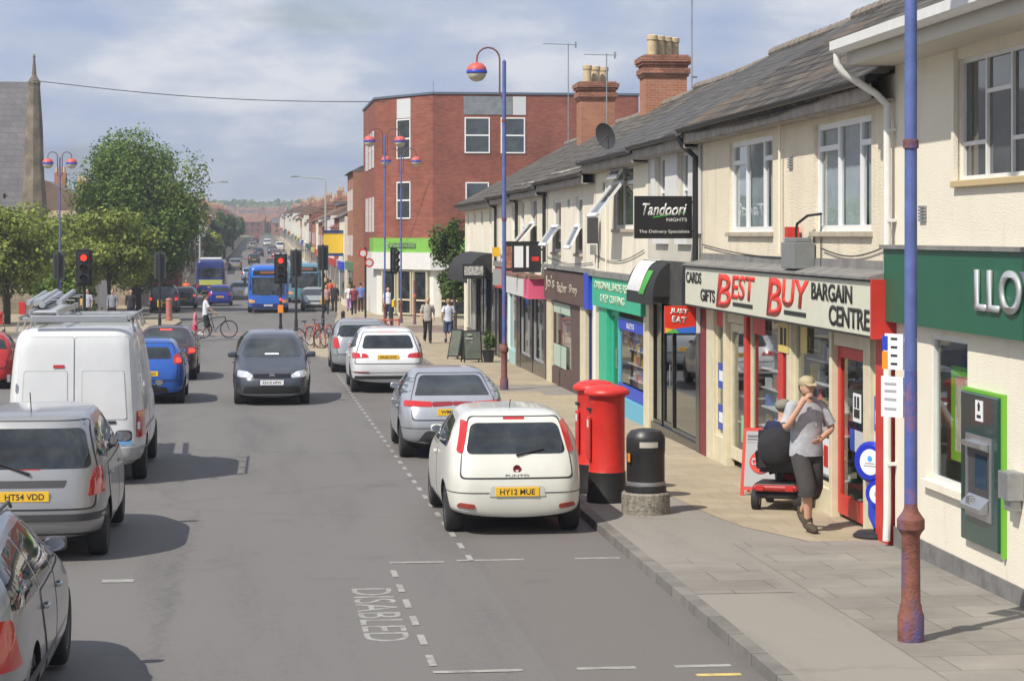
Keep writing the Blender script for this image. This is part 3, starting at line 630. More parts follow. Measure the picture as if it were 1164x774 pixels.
stallriser(bb, 5.76, 7.75, .30, cream_paint); shopwin(bb, 5.76, 7.75, .30, ZT, cream_paint)
post(bb, 7.77, 7.95, 0, ZT, redj)
d2 = door(bb, 7.98, 9.3, .03, 2.1, cream_paint, stile=.12); b = MB(); b.box((0, 7.98, 2.12), (.12, 9.3, 2.30)); b.build('door_transom', cream_paint, bb)
post(bb, 9.32, 9.5, 0, ZT, cream_paint); stallriser(bb, 9.5, 10.25, .3, cream_paint); shopwin(bb, 9.5, 10.25, .3, ZT, cream_paint)
post(bb, 10.25, 10.85, 0, ZT, cream_paint); post(bb, 10.87, 11.38, 0, ZT, dkred)
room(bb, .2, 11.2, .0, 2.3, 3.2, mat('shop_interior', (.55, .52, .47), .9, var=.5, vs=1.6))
shelves(bb, 5.85, 7.7, (.38, .66, .94, 1.22, 1.5, 1.78, 2.05), x0=.18, x1=.5, seed=3); shelves(bb, 2.9, 4.9, (.34, .62, .9, 1.2, 1.5, 1.8), x0=.18, x1=.5, seed=5); shelves(bb, 1.3, 2.6, (.5, .9, 1.3, 1.7), x0=1.3, x1=1.7, seed=15); shelves(bb, 8.1, 9.2, (.5, .9, 1.3, 1.7), x0=1.2, x1=1.6, seed=16); shelves(bb, 9.55, 10.2, (.5, .9, 1.3, 1.7), seed=8); shelves(bb, .62, .93, (.5, .95, 1.4, 1.8), seed=9)
ypost = mat('yellow_poster', (.62, .50, .14), .5)
p = poster(bb, 5.02, 5.62, 1.86, 2.28, ypost, -.035, blocks=[(.2, .4, .25, .8, ink), (.55, .8, .25, .8, ink)])
poster(bb, 4.2, 4.55, 1.9, 2.25, ypost, .02); poster(bb, 6.7, 7.5, 2.02, 2.27, redj, .02); poster(bb, 9.55, 10.2, 2.02, 2.27, redj, .02)
poster(bb, 9.6, 10.1, 1.05, 1.45, blue, .02, blocks=[(.2, .8, .3, .7, wplate)]); poster(bb, 9.62, 10.1, .4, .8, blue, .02, blocks=[(.2, .8, .3, .7, wplate)])
poster(bb, .66, .92, .45, 1.15, wplate, .02, blocks=[(.2, .8, .55, .7, redj)]); poster(bb, .66, .92, 1.2, 1.6, blue, .02, blocks=[(.3, .8, .2, .6, wplate)])
poster(bb, 8.15, 8.5, .35, .75, mat('green_notice', (.2, .5, .25), .5), .055); poster(bb, 3.0, 3.35, .45, .9, wplate, .02, blocks=[(.2, .8, .2, .8, redj)]); poster(bb, 3.45, 3.6, .7, 1.0, mat('rainbow_toy', (.6, .5, .1), .5), .02)
# ---- takeaway
td = bldg('takeaway_shop', 'narrow takeaway with stone quoins, black canopy and black glass front beside the bargain shop', 'building', 34.72)
W_ = 5.35
M_td = mat('pale_grey_render', (.52, .49, .42), .8, var=.08, vs=1, bump=.3, bs=25)
uw = [(1.0, 1.9, 3.72, 5.0), (3.3, 4.2, 3.72, 5.0)]
wall('wall', M_td, td, 0, W_, 2.85, 5.35, uw, depth=.13); back(td, 0, W_, 5.3, M_cream3)
for a, c, d, e in uw: window(td, a, c, d, e, x=.1, hb=((.5, 0, 1),), sill=white, curtain=None)
b = MB()
for (y0, y1) in ((.0, .95), (2.0, 3.2), (4.3, 4.75)): b.box((-.05, y0, 3.6), (-.001, y1, 5.1))
for (y0, y1) in ((.85, 2.1), (3.1, 4.4)):
    b.box((-.075, y0, 5.02), (-.001, y1, 5.28)); b.box((-.08, y0, 3.42), (-.001, y1, 3.62))
b.build('painted_stone_surround', mat('painted_stone', (.60, .60, .59), .7, var=.08, vs=3), td)
b = MB(); b.box((-.12, .0, 2.36), (-.001, 5.2, 3.12)); b.build('blank_fascia', mat('soot_black_board', (.05, .048, .045), .7, var=.4, vs=5), td)
M_tdr = M_slate2
roof(td, 0, W_, 5.27, 7.72, M_tdr, ny=5, xr=4.0, ridge=mat('grey_ridge_clay', (.22, .19, .16), .85, var=.4, vs=5))
pipe(td, [(-.38, .05, 5.2), (-.30, .05, 5.05), (-.09, .05, 4.85), (-.09, .05, 3.0)], black, .05)
# canopy (quarter round)
b = MB(); n = 12
def canopy(parent, y0, y1, z0, rr, h, m, mend):
    b = MB(); pts = [(-rr*math.sin(PI/2*i/n), z0+h*math.cos(PI/2*i/n)) for i in range(n+1)]
    v = [(x, y0, z) for x, z in pts]+[(x, y1, z) for x, z in pts]; b.add(v, [(i, i+1, n+2+i, n+1+i) for i in range(n)])
    b.box((-rr-.004, y0, z0-.16), (-rr+.012, y1, z0)); o = b.build('canopy', m, parent, smooth=True)
    for y in (y0, y1-.012): e = MB(); e.prism(pts+[(0, z0)], y, y+.012, axis='y'); e.build('canopy_end', mend, o)
    return o
cv = mat('black_canvas', (.018, .018, .018), .7, var=.3, vs=6)
cn = canopy(td, 2.3, 5.25, 2.5, .42, .62, cv, cv)
wv = mat('white_canvas', (.62, .63, .63), .7, var=.15, vs=7); gv = mat('green_canvas', (.06, .35, .05), .6)
def arcpatch(parent, y0, y1, z0, rr, h, m, name, wob=0, t0=.06, t1=.94, sl=0):
    b = MB(); n = 14; k = 10; v = []
    for i in range(n+1):
        for j in range(k+1):
            u = lerp(t0, t1, i/n); y = lerp(y0, y1, j/k)+sl*u+wob*math.sin(u*7)
            v.append((-(rr+.012)*math.sin(PI/2*u), y, z0+(h+.012)*math.cos(PI/2*u)))
    b.add(v, [(i*(k+1)+j, i*(k+1)+j+1, (i+1)*(k+1)+j+1, (i+1)*(k+1)+j) for i in range(n) for j in range(k)]); return b.build(name, m, parent, smooth=True)
arcpatch(cn, 3.5, 5.0, 2.5, .42, .62, wv, 'white_swoosh', .12, sl=.2); arcpatch(cn, 2.7, 3.25, 2.5, .42, .62, gv, 'green_swoosh', .15, .5, .98, sl=.5)
# shopfront
post(td, .0, .35, 0, 2.4, gblack); post(td, 4.95, 5.3, 0, 2.8, cream_paint, -.05)
stallriser(td, .35, 4.95, .12, gblack)
shopwin(td, .35, 2.9, .12, 2.35, gblack, glassmat('dark_shop_glass', (.35, .36, .36), .13), fw=.06, vb=(.04,)); d = door(td, 2.95, 3.95, .03, 2.2, gblack, gm=glassmat('dark_shop_glass', (.35, .36, .36), .13)); shopwin(td, 4.0, 4.93, .12, 2.35, gblack, glassmat('dark_shop_glass', (.35, .36, .36), .13))
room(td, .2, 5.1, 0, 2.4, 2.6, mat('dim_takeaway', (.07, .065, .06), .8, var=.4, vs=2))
# hanging signs (perpendicular to the wall)
hs = MB(); hs.box((-1.06, .28, 3.52), (-.10, .36, 4.22)); hs.box((-.12, .30, 3.62), (-.001, .34, 3.66)); hs.box((-.12, .30, 4.1), (-.001, .34, 4.14))
hs = hs.build('hanging_sign', mat('sign_black', (.012, .012, .013), .4), td, bevel=.006); hs['label'] = 'black hanging sign with white script and green underline'
text('Tandoori', white, hs, (-.56, .275, 4.0), .20, .74, face='-y', bold=.02, shear=.35); text('NIGHTS', white, hs, (-.36, .275, 3.83), .055, .34, face='-y')
text('The Delivery Specialists', white, hs, (-.57, .275, 3.63), .065, .84, face='-y')
b = MB(); b.prism([(-.76, 3.86), (-.5, 3.90), (-.2, 3.95), (-.2, 3.965), (-.5, 3.925), (-.76, 3.875)], .272, .279, axis='y'); b.build('green_swoosh', gv, hs)
js = MB(); js.box((-.62, -.12, 1.98), (-.12, -.02, 2.42)); js.box((-.12, -.09, 2.3), (.02, -.05, 2.34))
js = js.build('takeaway_sign', mat('sign_red_bright', (.62, .035, .015), .4), td); js['label'] = 'red hanging sign with rainbow base'
text('JUST', white, js, (-.39, -.125, 2.33), .10, .30, face='-y', bold=.03, rot=(0, R(6), 0)); text('EAT', white, js, (-.39, -.125, 2.20), .10, .24, face='-y', bold=.03, rot=(0, R(6), 0))
b = MB(); b.box((-.11, -.119, 1.98), (-.04, -.021, 2.42)); b.build('white_edge', white, js)
for (n_, c_, p_) in (('yellow_stripe', (.7, .45, .03), [(-.62, 1.98), (-.5, 2.04), (-.62, 2.07)]), ('green_stripe', (.1, .4, .08), [(-.62, 1.98), (-.38, 1.98), (-.46, 2.05), (-.5, 2.04)]), ('blue_stripe', (.03, .15, .6), [(-.38, 1.98), (-.12, 1.98), (-.12, 2.09), (-.46, 2.05)])):
    b = MB(); b.prism(p_, -.124, -.1205, axis='y'); b.build(n_, mat(n_, c_, .4), js)
# ---- shoe repairs / key cutting
gs = bldg('shoe_repair_shop', 'shop with turquoise green fascia for shoe repairs, cream upstairs with tilted white window', 'building', 40.07)
W_ = 7.2; grn = mat('turquoise_paint', (.035, .42, .25), .45, var=.08)
wall('wall', M_cream2, gs, 0, W_, 2.78, 5.4, [(1.75, 4.3, 3.76, 5.05)], depth=.13); back(gs, 0, W_, 5.3, M_cream3)
w_ = window(gs, 1.75, 4.3, 3.76, 5.05, x=.10, vb=(.62,), hb=((.72, 0, .62),), sill=mat('stone_sill', (.40, .35, .27), .8, var=.2), fw=.08)
def open_sash(parent, y0, y1, z0, z1, tilt, m=upvc):   # top-hung casement pushed open at the bottom
    h = z1-z0; c_, s_ = math.cos(tilt), math.sin(tilt); b = MB(); g = MB()
    def P(y, t, o=0): return (-.0-s_*t-o*c_, y, z1-c_*t-o*s_*-1)
    def bar(ya, yb, t0, t1):
        v = [P(y, t, o) for y in (ya, yb) for t in (t0, t1) for o in (0, .05)]; b.add(v, [(0, 1, 3, 2), (4, 6, 7, 5), (0, 4, 5, 1), (2, 3, 7, 6), (0, 2, 6, 4), (1, 5, 7, 3)])
    bar(y0, y0+.08, 0, h); bar(y1-.08, y1, 0, h); bar(y0, y1, 0, .08); bar(y0, y1, h-.08, h)
    o = b.build('open_sash', m, parent); g.quad(P(y0+.06, .06, .02), P(y1-.06, .06, .02), P(y1-.06, h-.06, .02), P(y0+.06, h-.06, .02)); g.build('pane', wglass, o); return o
open_sash(w_, 2.8, 4.25, 3.80, 4.72, R(38)); open_sash(w_, 2.8, 4.25, 4.74, 5.02, R(30))
b = MB(); b.box((-.12, .05, 2.10), (-.001, 6.75, 2.74)); fs = b.build('fascia_sign', grn, gs); fs['label'] = 'turquoise fascia with pale lettering'
b = MB(); b.box((-.16, 0, 2.742), (.0, W_, 2.86)); b.build('fascia_cap', M_lead, gs)
cl = mat('cream_lettering', (.62, .66, .5), .5)
text('ORIGINAL SHOE REPAIRS', cl, fs, (-.122, 3.4, 2.56), .17, 5.9, bold=.02); text('& KEY CUTTING', cl, fs, (-.122, 3.8, 2.30), .17, 3.4, bold=.02)
post(gs, 5.05, 6.2, 0, 2.1, grn, -.05, .12, 'pilaster'); post(gs, 0, .35, 0, 2.1, cream_paint)
stallriser(gs, .35, 5.0, .35, mat('pale_blue_paint', (.12, .40, .55), .5)); sw = shopwin(gs, .4, 3.9, .35, 1.95, mat('pale_blue_paint', (.12, .40, .55), .5), fw=.08, vb=()); 
poster(sw, .5, 3.8, 1.72, 1.93, mat('royal_blue', (.02, .06, .5), .4), .02); poster(sw, .5, 3.8, .38, .62, mat('royal_blue', (.02, .06, .5), .4), .02); text('KEYS', white, sw, (.012, 2.2, 1.82), .11, .9)
shelves(gs, .6, 3.7, (.7, 1.0, 1.3, 1.55), x0=.2, x1=.5, seed=12); room(gs, .3, 6.6, 0, 2.1, 2.4)
d = door(gs, 4.0, 5.0, .03, 2.05, grn)
post(gs, 6.25, 6.9, 0, 2.1, cream_paint, -.02); post(gs, 6.95, 7.18, 0, 2.1, upvc, -.05)
roof(gs, 0, W_-.05, 5.27, 7.68, M_slate2, ny=6, xr=4.0, ridge=mat('grey_ridge_clay', (.22, .19, .16), .85, var=.4, vs=5))
gable(gs, W_-.18, 5.2, 7.68, M_cream3)
b = MB(); b.lathe([(.0, .015), (.09, .02), (.19, .04), (.27, .075), (.28, .08), (.19, .03), (.0, .0)], (0, 0, 0), 20, axis='x'); b.tube([(.02, 0, 0), (.30, .0, -.12)], .012, 6)
ds = b.build('satellite_dish', mat('dish_grey', (.05, .05, .055), .6), gs, smooth=True); ds.location = (-.3, 3.1, 5.66); ds.rotation_euler = (0, R(18), R(215))
b = MB(); b.box((-.28, 6.2, 3.45), (-.06, 6.42, 4.02)); b.tube([(-.05, 6.3, 3.5), (-.05, 6.3, 2.9)], .015, 6); b.build('alarm_box', dgrey, gs, bevel=.02)
pipe(gs, [(-.05, 5.1, 5.2), (-.05, 5.1, 2.85)], M_cream3, .02, 'waste_pipe')
# ---- barber
br = bldg('barber_shop', 'shop with brown fascia and cream lettering ending in a blue block, cream upstairs', 'building', 47.22)
W_ = 9.1; brn = mat('brown_board', (.10, .06, .05), .6, var=.15, vs=4)
uw = [(2.05, 3.25, 3.28, 4.62), (6.1, 7.8, 3.28, 4.62)]
wall('wall', M_cream3, br, 0, W_, 2.85, 5.3, uw, depth=.13); back(br, 0, W_, 5.2, M_cream3)
for k, (a, c, d, e) in enumerate(uw):
    w_ = window(br, a, c, d, e, x=.1, hb=((.45, 0, 1),), sill=mat('stone_sill', (.40, .35, .27), .8, var=.2), fw=.08); open_sash(w_, a+.03, c-.03, d+.04, lerp(d, e, .5), R(26 if k == 0 else 34))
b = MB(); b.box((-.10, .75, 2.08), (-.001, 8.9, 2.82)); fs = b.build('fascia_sign', brn, br)
b = MB(); b.box((-.16, .0, 2.06), (-.001, .72, 2.86)); b.build('blue_end_block', mat('royal_blue', (.02, .06, .5), .4), fs)
b = MB(); b.box((-.15, 0, 2.862), (0, W_, 2.96)); b.build('fascia_cap', M_lead, br)
cl2 = mat('faded_cream_lettering', (.42, .37, .29), .6)
text("Jo's", cl2, fs, (-.102, 7.6, 2.47), .42, 1.9, bold=.02); text('Barber', cl2, fs, (-.102, 5.1, 2.42), .26, 1.9, bold=.02); text('Shop', cl2, fs, (-.102, 3.0, 2.40), .28, 1.4, bold=.02)
post(br, 0, .25, 0, 2.1, cream_paint); dd = door(br, .3, 1.35, .03, 2.05, mat('navy_door', (.02, .03, .12), .4), gm=mat('navy_door', (.02, .03, .12), .4)); post(br, 1.4, 2.3, 0, 2.08, cream_paint); post(br, 2.35, 4.1, 0, 2.08, brn, .0)
stallriser(br, 4.15, 7.9, .35, brn); sw = shopwin(br, 4.15, 7.9, .35, 2.05, brn, fw=.07); poster(sw, 4.4, 7.7, 1.75, 2.0, mat('pale_green_film', (.42, .52, .42), .5), .02); poster(sw, 5.2, 7.7, .4, .95, mat('pale_green_film', (.42, .52, .42), .5), .02)
room(br, 4.1, 8, 0, 2.1, 2.2); post(br, 7.95, 8.95, 0, 2.08, cream_paint)
roof(br, 0, W_, 5.12, 7.62, M_slate3, ny=9, sag=.05, ridge=mat('grey_ridge_clay', (.22, .19, .16), .85, var=.4, vs=5))
pipe(br, [(-.36, 8.95, 5.1), (-.3, 8.95, 4.95), (-.09, 8.95, 4.75), (-.09, 8.95, 3.0)], black, .05)
# ---- nails (white and pink fascia)
pk = bldg('pink_fascia_shop', 'shop with blank white fascia and pink end under dark projecting signs', 'building', 56.34)
W_ = 7.2; uw = [(2.3, 3.9, 3.3, 4.85), (5.6, 6.6, 3.3, 4.85)]
wall('wall', M_cream2, pk, 0, W_, 2.66, 5.3, uw, depth=.13); back(pk, 0, W_, 5.2, M_cream3)
for k, (a, c, d, e) in enumerate(uw):
    w_ = window(pk, a, c, d, e, x=.1, hb=((.5, 0, 1),), sill=mat('stone_sill', (.40, .35, .27), .8, var=.2), fw=.08)
    if k == 0: open_sash(w_, a+.03, c-.03, d+.04, lerp(d, e, .55), R(40))
b = MB(); b.box((-.45, 1.5, 2.14), (-.001, 7.1, 2.62)); fs = b.build('fascia_sign', mat('grubby_white_board', (.55, .55, .54), .6, var=.08), pk); b = MB(); b.box((-.46, .2, 2.12), (-.001, 1.49, 2.64)); b.build('pink_end', mat('pink_board', (.66, .10, .20), .5), fs)
b = MB(); b.box((-.44, .1, 2.645), (0, W_, 2.73)); b.build('fascia_cap', mat('rusty_brown', (.2, .11, .08), .8, var=.4), pk)
for y in (.1, 3.3, 6.6): post(pk, y, y+.5, 0, 2.12, gblack, -.02)
stallriser(pk, .6, 3.3, .35, gblack); shopwin(pk, .6, 3.3, .35, 2.1, mat('grey_frame', (.3, .3, .3), .5), vb=(.5,)); stallriser(pk, 3.8, 6.6, .35, gblack); shopwin(pk, 3.8, 6.6, .35, 2.1, mat('grey_frame', (.3, .3, .3), .5), vb=(.4,)); room(pk, .4, 7, 0, 2.1, 2.2)
roof(pk, 0, W_, 5.12, 7.60, M_slate3, ny=6, sag=.04, ridge=mat('grey_ridge_clay', (.22, .19, .16), .85, var=.4, vs=5))
pipe(pk, [(-.36, 6.9, 5.1), (-.3, 6.9, 4.95), (-.09, 6.9, 4.75), (-.09, 6.9, 3.0)], black, .05)
for yy, ma, col_ in ((.6, 'white_panel', wplate), (2.9, 'menu_panel', mat('menu_panel', (.30, .13, .08), .5, var=.8, vs=9))):
    b = MB(); b.box((-.85, yy, 2.82), (-.08, yy+.12, 3.60)); b.box((-.1, yy+.03, 3.4), (0, yy+.08, 3.45)); b.box((-.90, yy-.01, 3.6), (-.02, yy+.13, 3.64)); s = b.build('projecting_sign', black, pk)
    b = MB()
    if ma == 'white_panel': b.box((-.80, yy-.008, 2.95), (-.56, yy-.001, 3.52)); b.box((-.48, yy-.008, 2.95), (-.41, yy-.001, 3.52))
    else: b.box((-.8, yy-.008, 2.9), (-.35, yy-.001, 3.5))
    b.build('sign_panel', col_, s)
    if ma == 'white_panel':
        b = MB(); b.box((-.33, yy-.008, 3.12), (-.14, yy-.001, 3.24)); b.build('red_motif', redj, s)
# ---- red fascia shop
rs = bldg('red_fascia_shop', 'shop with faded red fascia just before the black corner canopy', 'building', 63.58)
W_ = 6.6; uw = [(.9, 1.9, 3.3, 4.85), (4.2, 5.2, 3.3, 4.85)]
wall('wall', M_cream3, rs, 0, W_, 2.9, 5.3, uw, depth=.13); back(rs, 0, W_, 5.2, M_cream3)
for a, c, d, e in uw: window(rs, a, c, d, e, x=.1, hb=((.5, 0, 1),), sill=mat('stone_sill', (.40, .35, .27), .8, var=.2), fw=.08)
b = MB(); b.box((-.10, .2, 2.2), (-.001, 6.4, 2.88)); fs = b.build('fascia_sign', mat('faded_red_board', (.48, .045, .045), .6, var=.25, vs=4), rs); text('KEBAB HOUSE', mat('faded_pink_lettering', (.6, .2, .2), .6), fs, (-.102, 3.3, 2.54), .3, 4.4, bold=.01) if False else None
b = MB(); b.box((-.14, 0, 2.882), (0, W_, 3.05)); b.build('fascia_cap', M_lead, rs)
for y, w_, m_ in ((.0, .6, gblack), (2.7, .3, upvc), (5.9, .6, gblack)): post(rs, y, y+w_, 0, 2.2, m_, -.02)
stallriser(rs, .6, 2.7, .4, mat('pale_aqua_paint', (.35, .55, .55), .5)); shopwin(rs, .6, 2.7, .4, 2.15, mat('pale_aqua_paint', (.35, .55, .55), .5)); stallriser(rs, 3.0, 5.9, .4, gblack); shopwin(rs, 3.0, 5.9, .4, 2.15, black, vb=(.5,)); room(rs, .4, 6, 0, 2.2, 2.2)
roof(rs, 0, W_, 5.15, 7.58, M_slate3, ny=6, sag=.04, ridge=mat('grey_ridge_clay', (.22, .19, .16), .85, var=.4, vs=5))
pipe(rs, [(-.36, 6.3, 5.1), (-.3, 6.3, 4.95), (-.09, 6.3, 4.75), (-.09, 6.3, 3.0)], black, .05)
b = MB(); b.box((-.28, 5.2, 3.2), (-.05, 5.35, 3.5)); b.build('yellow_alarm_box', yellow, rs)
# ---- corner shop, black canopy
cs = bldg('corner_shop', 'corner shop at the end of the terrace with domed black canopy and cream upstairs', 'building', 70.22)
W_ = 13.2; uw = [(2.0, 2.9, 3.3, 4.85), (5.2, 6.1, 3.3, 4.85), (8.4, 9.3, 3.3, 4.85), (11.3, 12.1, 3.3, 4.85)]
wall('wall', M_cream2, cs, 0, W_, 2.7, 5.3, uw, depth=.13); back(cs, 0, W_, 5.2, M_cream3); gable(cs, W_-.12, 5.2, 7.5, M_cream2, z0=0, x0=.01)
for a, c, d, e in uw: window(cs, a, c, d, e, x=.1, hb=((.5, 0, 1),), sill=mat('stone_sill', (.40, .35, .27), .8, var=.2), fw=.08)
cn = canopy(cs, 1.8, 10.5, 2.5, .85, .85, cv, cv)
text('CAFE', mat('pale_canopy_lettering', (.45, .45, .43), .6), cn, (-1.165, 9.5, 2.27), .12, 1.2) if False else None
b = MB(); b.box((-1.0, 1.6, 2.5), (-.25, 1.76, 3.0)); s = b.build('menu_board', black, cs); b = MB(); b.box((-.95, 1.585, 2.62), (-.32, 1.598, 2.92)); b.build('pale_panel', mat('pale_panel', (.33, .33, .32), .6, var=.9, vs=14), s)
b = MB(); b.box((-.02, 0, 0), (.1, .25, 2.7)); b.build('pilaster', gblack, cs)
for y, w_, m_ in ((.25, .8, gblack), (3.5, .5, gblack), (7.6, .4, gblack), (12.2, 1.0, M_cream2)): post(cs, y, y+w_, 0, 2.7, m_, -.04)
stallriser(cs, 1.05, 12.2, .45, gblack); shopwin(cs, 1.05, 3.5, .45, 2.5, black); shopwin(cs, 4.0, 7.6, .45, 2.5, black, vb=(.5,)); shopwin(cs, 8.0, 12.2, .45, 2.5, mat('grey_frame', (.3, .3, .3), .5), vb=(.33, .66)); room(cs, .6, 12, 0, 2.6, 2.2)
poster(cs, 3.4, 3.9, 1.5, 2.1, blue, -.05); poster(cs, 8.2, 9.3, .5, 2.2, mat('grey_menu_poster', (.30, .29, .29), .6, var=.6, vs=5), .0)
roof(cs, 0, W_+.3, 5.15, 7.5, M_slate3, ny=10, ridge=mat('grey_ridge_clay', (.22, .19, .16), .85, var=.4, vs=5))
def wire(parent, y0, y1, z0, z1, sag=.12, x=-.03):
    b = MB(); n = 14; b.tube([(x, lerp(y0, y1, i/n), lerp(z0, z1, i/n)-sag*math.sin(PI*i/n)) for i in range(n+1)], .009, 5); b.build('cable', black, parent)
def vent(parent, y, z): b = MB(); [b.box((-.03, y, z+.035*k), (-.002, y+.22, z+.035*k+.024)) for k in range(5)]; b.build('air_vent', steel, parent)
wire(bb, 4.0, 11.2, 3.15, 3.30, .06); wire(bb, .3, 3.2, 3.32, 3.28, .1); wire(gs, .3, 7.0, 3.35, 3.2, .18); wire(br, .2, 8.8, 3.1, 3.15, .1); wire(pk, .2, 6.8, 3.05, 3.2, .15); vent(bb, 4.9, 4.35); vent(gs, 5.6, 4.6); vent(br, 4.4, 4.4); vent(bk, -1.2, 3.6)
b = MB(); b.tube([(-.06, 5.45, 5.15), (-.06, 5.45, 3.2)], .02, 8); b.build('cable_conduit', M_cream3, bb); b = MB(); b.box((-.12, 6.9, 3.2), (-.002, 7.08, 3.42)); b.build('junction_box', steel, gs)
# chimneys on the ridge belong to the buildings below them
chimney(pk, 4.9, 6.0, 3.45, 4.65, 7.0, 9.0, 4); chimney(cs, 4.0, 5.1, 3.3, 4.5, 7.0, 9.3, 3)
def aerial(parent, x, y, z0, z1, l=.9, ang=.3):
    b = MB(); b.tube([(x, y, z0), (x, y, z1)], .02, 6); c_, s_ = math.cos(ang), math.sin(ang)
    b.tube([(x-l*c_, y-l*s_, z1-.05), (x+.35*c_, y+.35*s_, z1-.05)], .012, 6)
    for k in range(9): t = -l+.12+k*.13; h = .12; b.tube([(x+t*c_+h*s_, y+t*s_-h*c_, z1-.05), (x+t*c_-h*s_, y+t*s_+h*c_, z1-.05)], .006, 4)
    b.box((x+.3*c_-.02, y+.3*s_-.08, z1-.16), (x+.3*c_+.02, y+.3*s_+.08, z1+.06)); b.build('tv_aerial', steel, parent)
aerial(cs, 3.4, 8.2, 7.3, 11.0, 1.0); aerial(cs, 3.9, 1.9, 7.3, 10.1, .8, .2)
b = MB(); b.tube([(4.1, 1.2, 7.2), (4.1, 1.2, 10.7)], .022, 8); b.tube([(4.1, 1.2, 8.1), (4.25, 1.2, 8.1)], .03, 6); b.build('mast', steel, pk)
# ================= VEHICLES =================
def paint(name, col, metal=0., rough=.28): return mat('paint_'+name, col, rough, metal, coat=.7, var=.05, vs=3)
def inpoly(p, poly):
    x, y = p; c = False; n = len(poly)
    for i in range(n):
        x1, y1 = poly[i]; x2, y2 = poly[(i+1) % n]
        if (y1 > y) != (y2 > y) and x < (x2-x1)*(y-y1)/(y2-y1)+x1: c = not c
    return c
def rnd(poly, r=.04, k=4):
    out = []; n = len(poly)
    for i in range(n):
        p = Vector(poly[i]); a = Vector(poly[i-1]); b = Vector(poly[(i+1) % n]); da = (a-p); db = (b-p)
        q = min(r, da.length*.45, db.length*.45); A = p+da.normalized()*q; B = p+db.normalized()*q
        for j in range(k+1): t = j/k; out.append(tuple((1-t)**2*A+2*t*(1-t)*p+t*t*B))
    return out
def patch(bvh, poly, axis, m, name, parent, off=.004, skirt=.012, step=.07, r=.03, flip=False, org=None):
    """a surface piece with this outline, laid on the body: axis R rear, F front, S right side, s left side, T top"""
    if r: poly = rnd(poly, r)
    pts = []
    n = len(poly)
    for i in range(n):
        a = Vector(poly[i]); b = Vector(poly[(i+1) % n]); k = max(1, int((b-a).length/step))
        for j in range(k): pts.append(tuple(a.lerp(b, j/k)))
    nb = len(pts); xs = [p[0] for p in pts]; ys = [p[1] for p in pts]
    gx = int((max(xs)-min(xs))/step); gy = int((max(ys)-min(ys))/step)
    for i in range(1, gx+1):
        for j in range(1, gy+1):
            p = (lerp(min(xs), max(xs), i/(gx+1)), lerp(min(ys), max(ys), j/(gy+1)))
            if inpoly(p, pts[:nb]) and min((Vector(p)-Vector(q)).length for q in pts[:nb]) > step*.35: pts.append(p)
    vs, _, fs, _, _, _ = geometry.delaunay_2d_cdt([Vector(p) for p in pts], [(i, (i+1) % nb) for i in range(nb)], [], 1, 1e-5)
    D = {'R': Vector((0, 1, 0)), 'F': Vector((0, -1, 0)), 'S': Vector((-1, 0, 0)), 's': Vector((1, 0, 0)), 'T': Vector((0, 0, -1))}[axis]
    V = []; NN = []
    for p in vs:
        o = Vector((p[0], 0, p[1])) if axis in 'RF' else (Vector((0, p[0], p[1])) if axis in 'Ss' else Vector((p[0], p[1], 0)))
        o = o-D*20; h, nn, _, _ = bvh.ray_cast(o, D)
        if h is None: h, nn, _, _ = bvh.find_nearest(o+D*(20-3)); 
        if nn.dot(D) > 0: nn = -nn
        V.append(h+nn*off); NN.append(nn)
    ec = {}
    for f in fs:
        for i in range(len(f)):
            e = (f[i], f[(i+1) % len(f)]); k = tuple(sorted(e)); ec.setdefault(k, []).append(e)
    me = bpy.data.meshes.new(name); vv = [tuple(v) for v in V]; ff = [tuple(f) for f in fs]
    if skirt:
        o = len(vv); vv += [tuple(v-nn*skirt) for v, nn in zip(V, NN)]
        for k, l in ec.items():
            if len(l) == 1: a, b = l[0]; ff.append((b, a, a+o, b+o))
    me.from_pydata(vv, [], ff); bm = bmesh.new(); bm.from_mesh(me)
    bmesh.ops.delete(bm, geom=[v for v in bm.verts if not v.link_faces], context='VERTS')
    bm.normal_update()
    s = sum((f.normal.dot(-D)*f.calc_area() for f in bm.faces)); 
    if s < 0: bmesh.ops.reverse_faces(bm, faces=bm.faces)
    bm.to_mesh(me); bm.free(); me.polygons.foreach_set('use_smooth', [True]*len(me.polygons)); me.set_sharp_from_angle(angle=R(40))
    me.materials.append(m); ob = bpy.data.objects.new(name, me); COL.objects.link(ob); ob.parent = parent; return ob
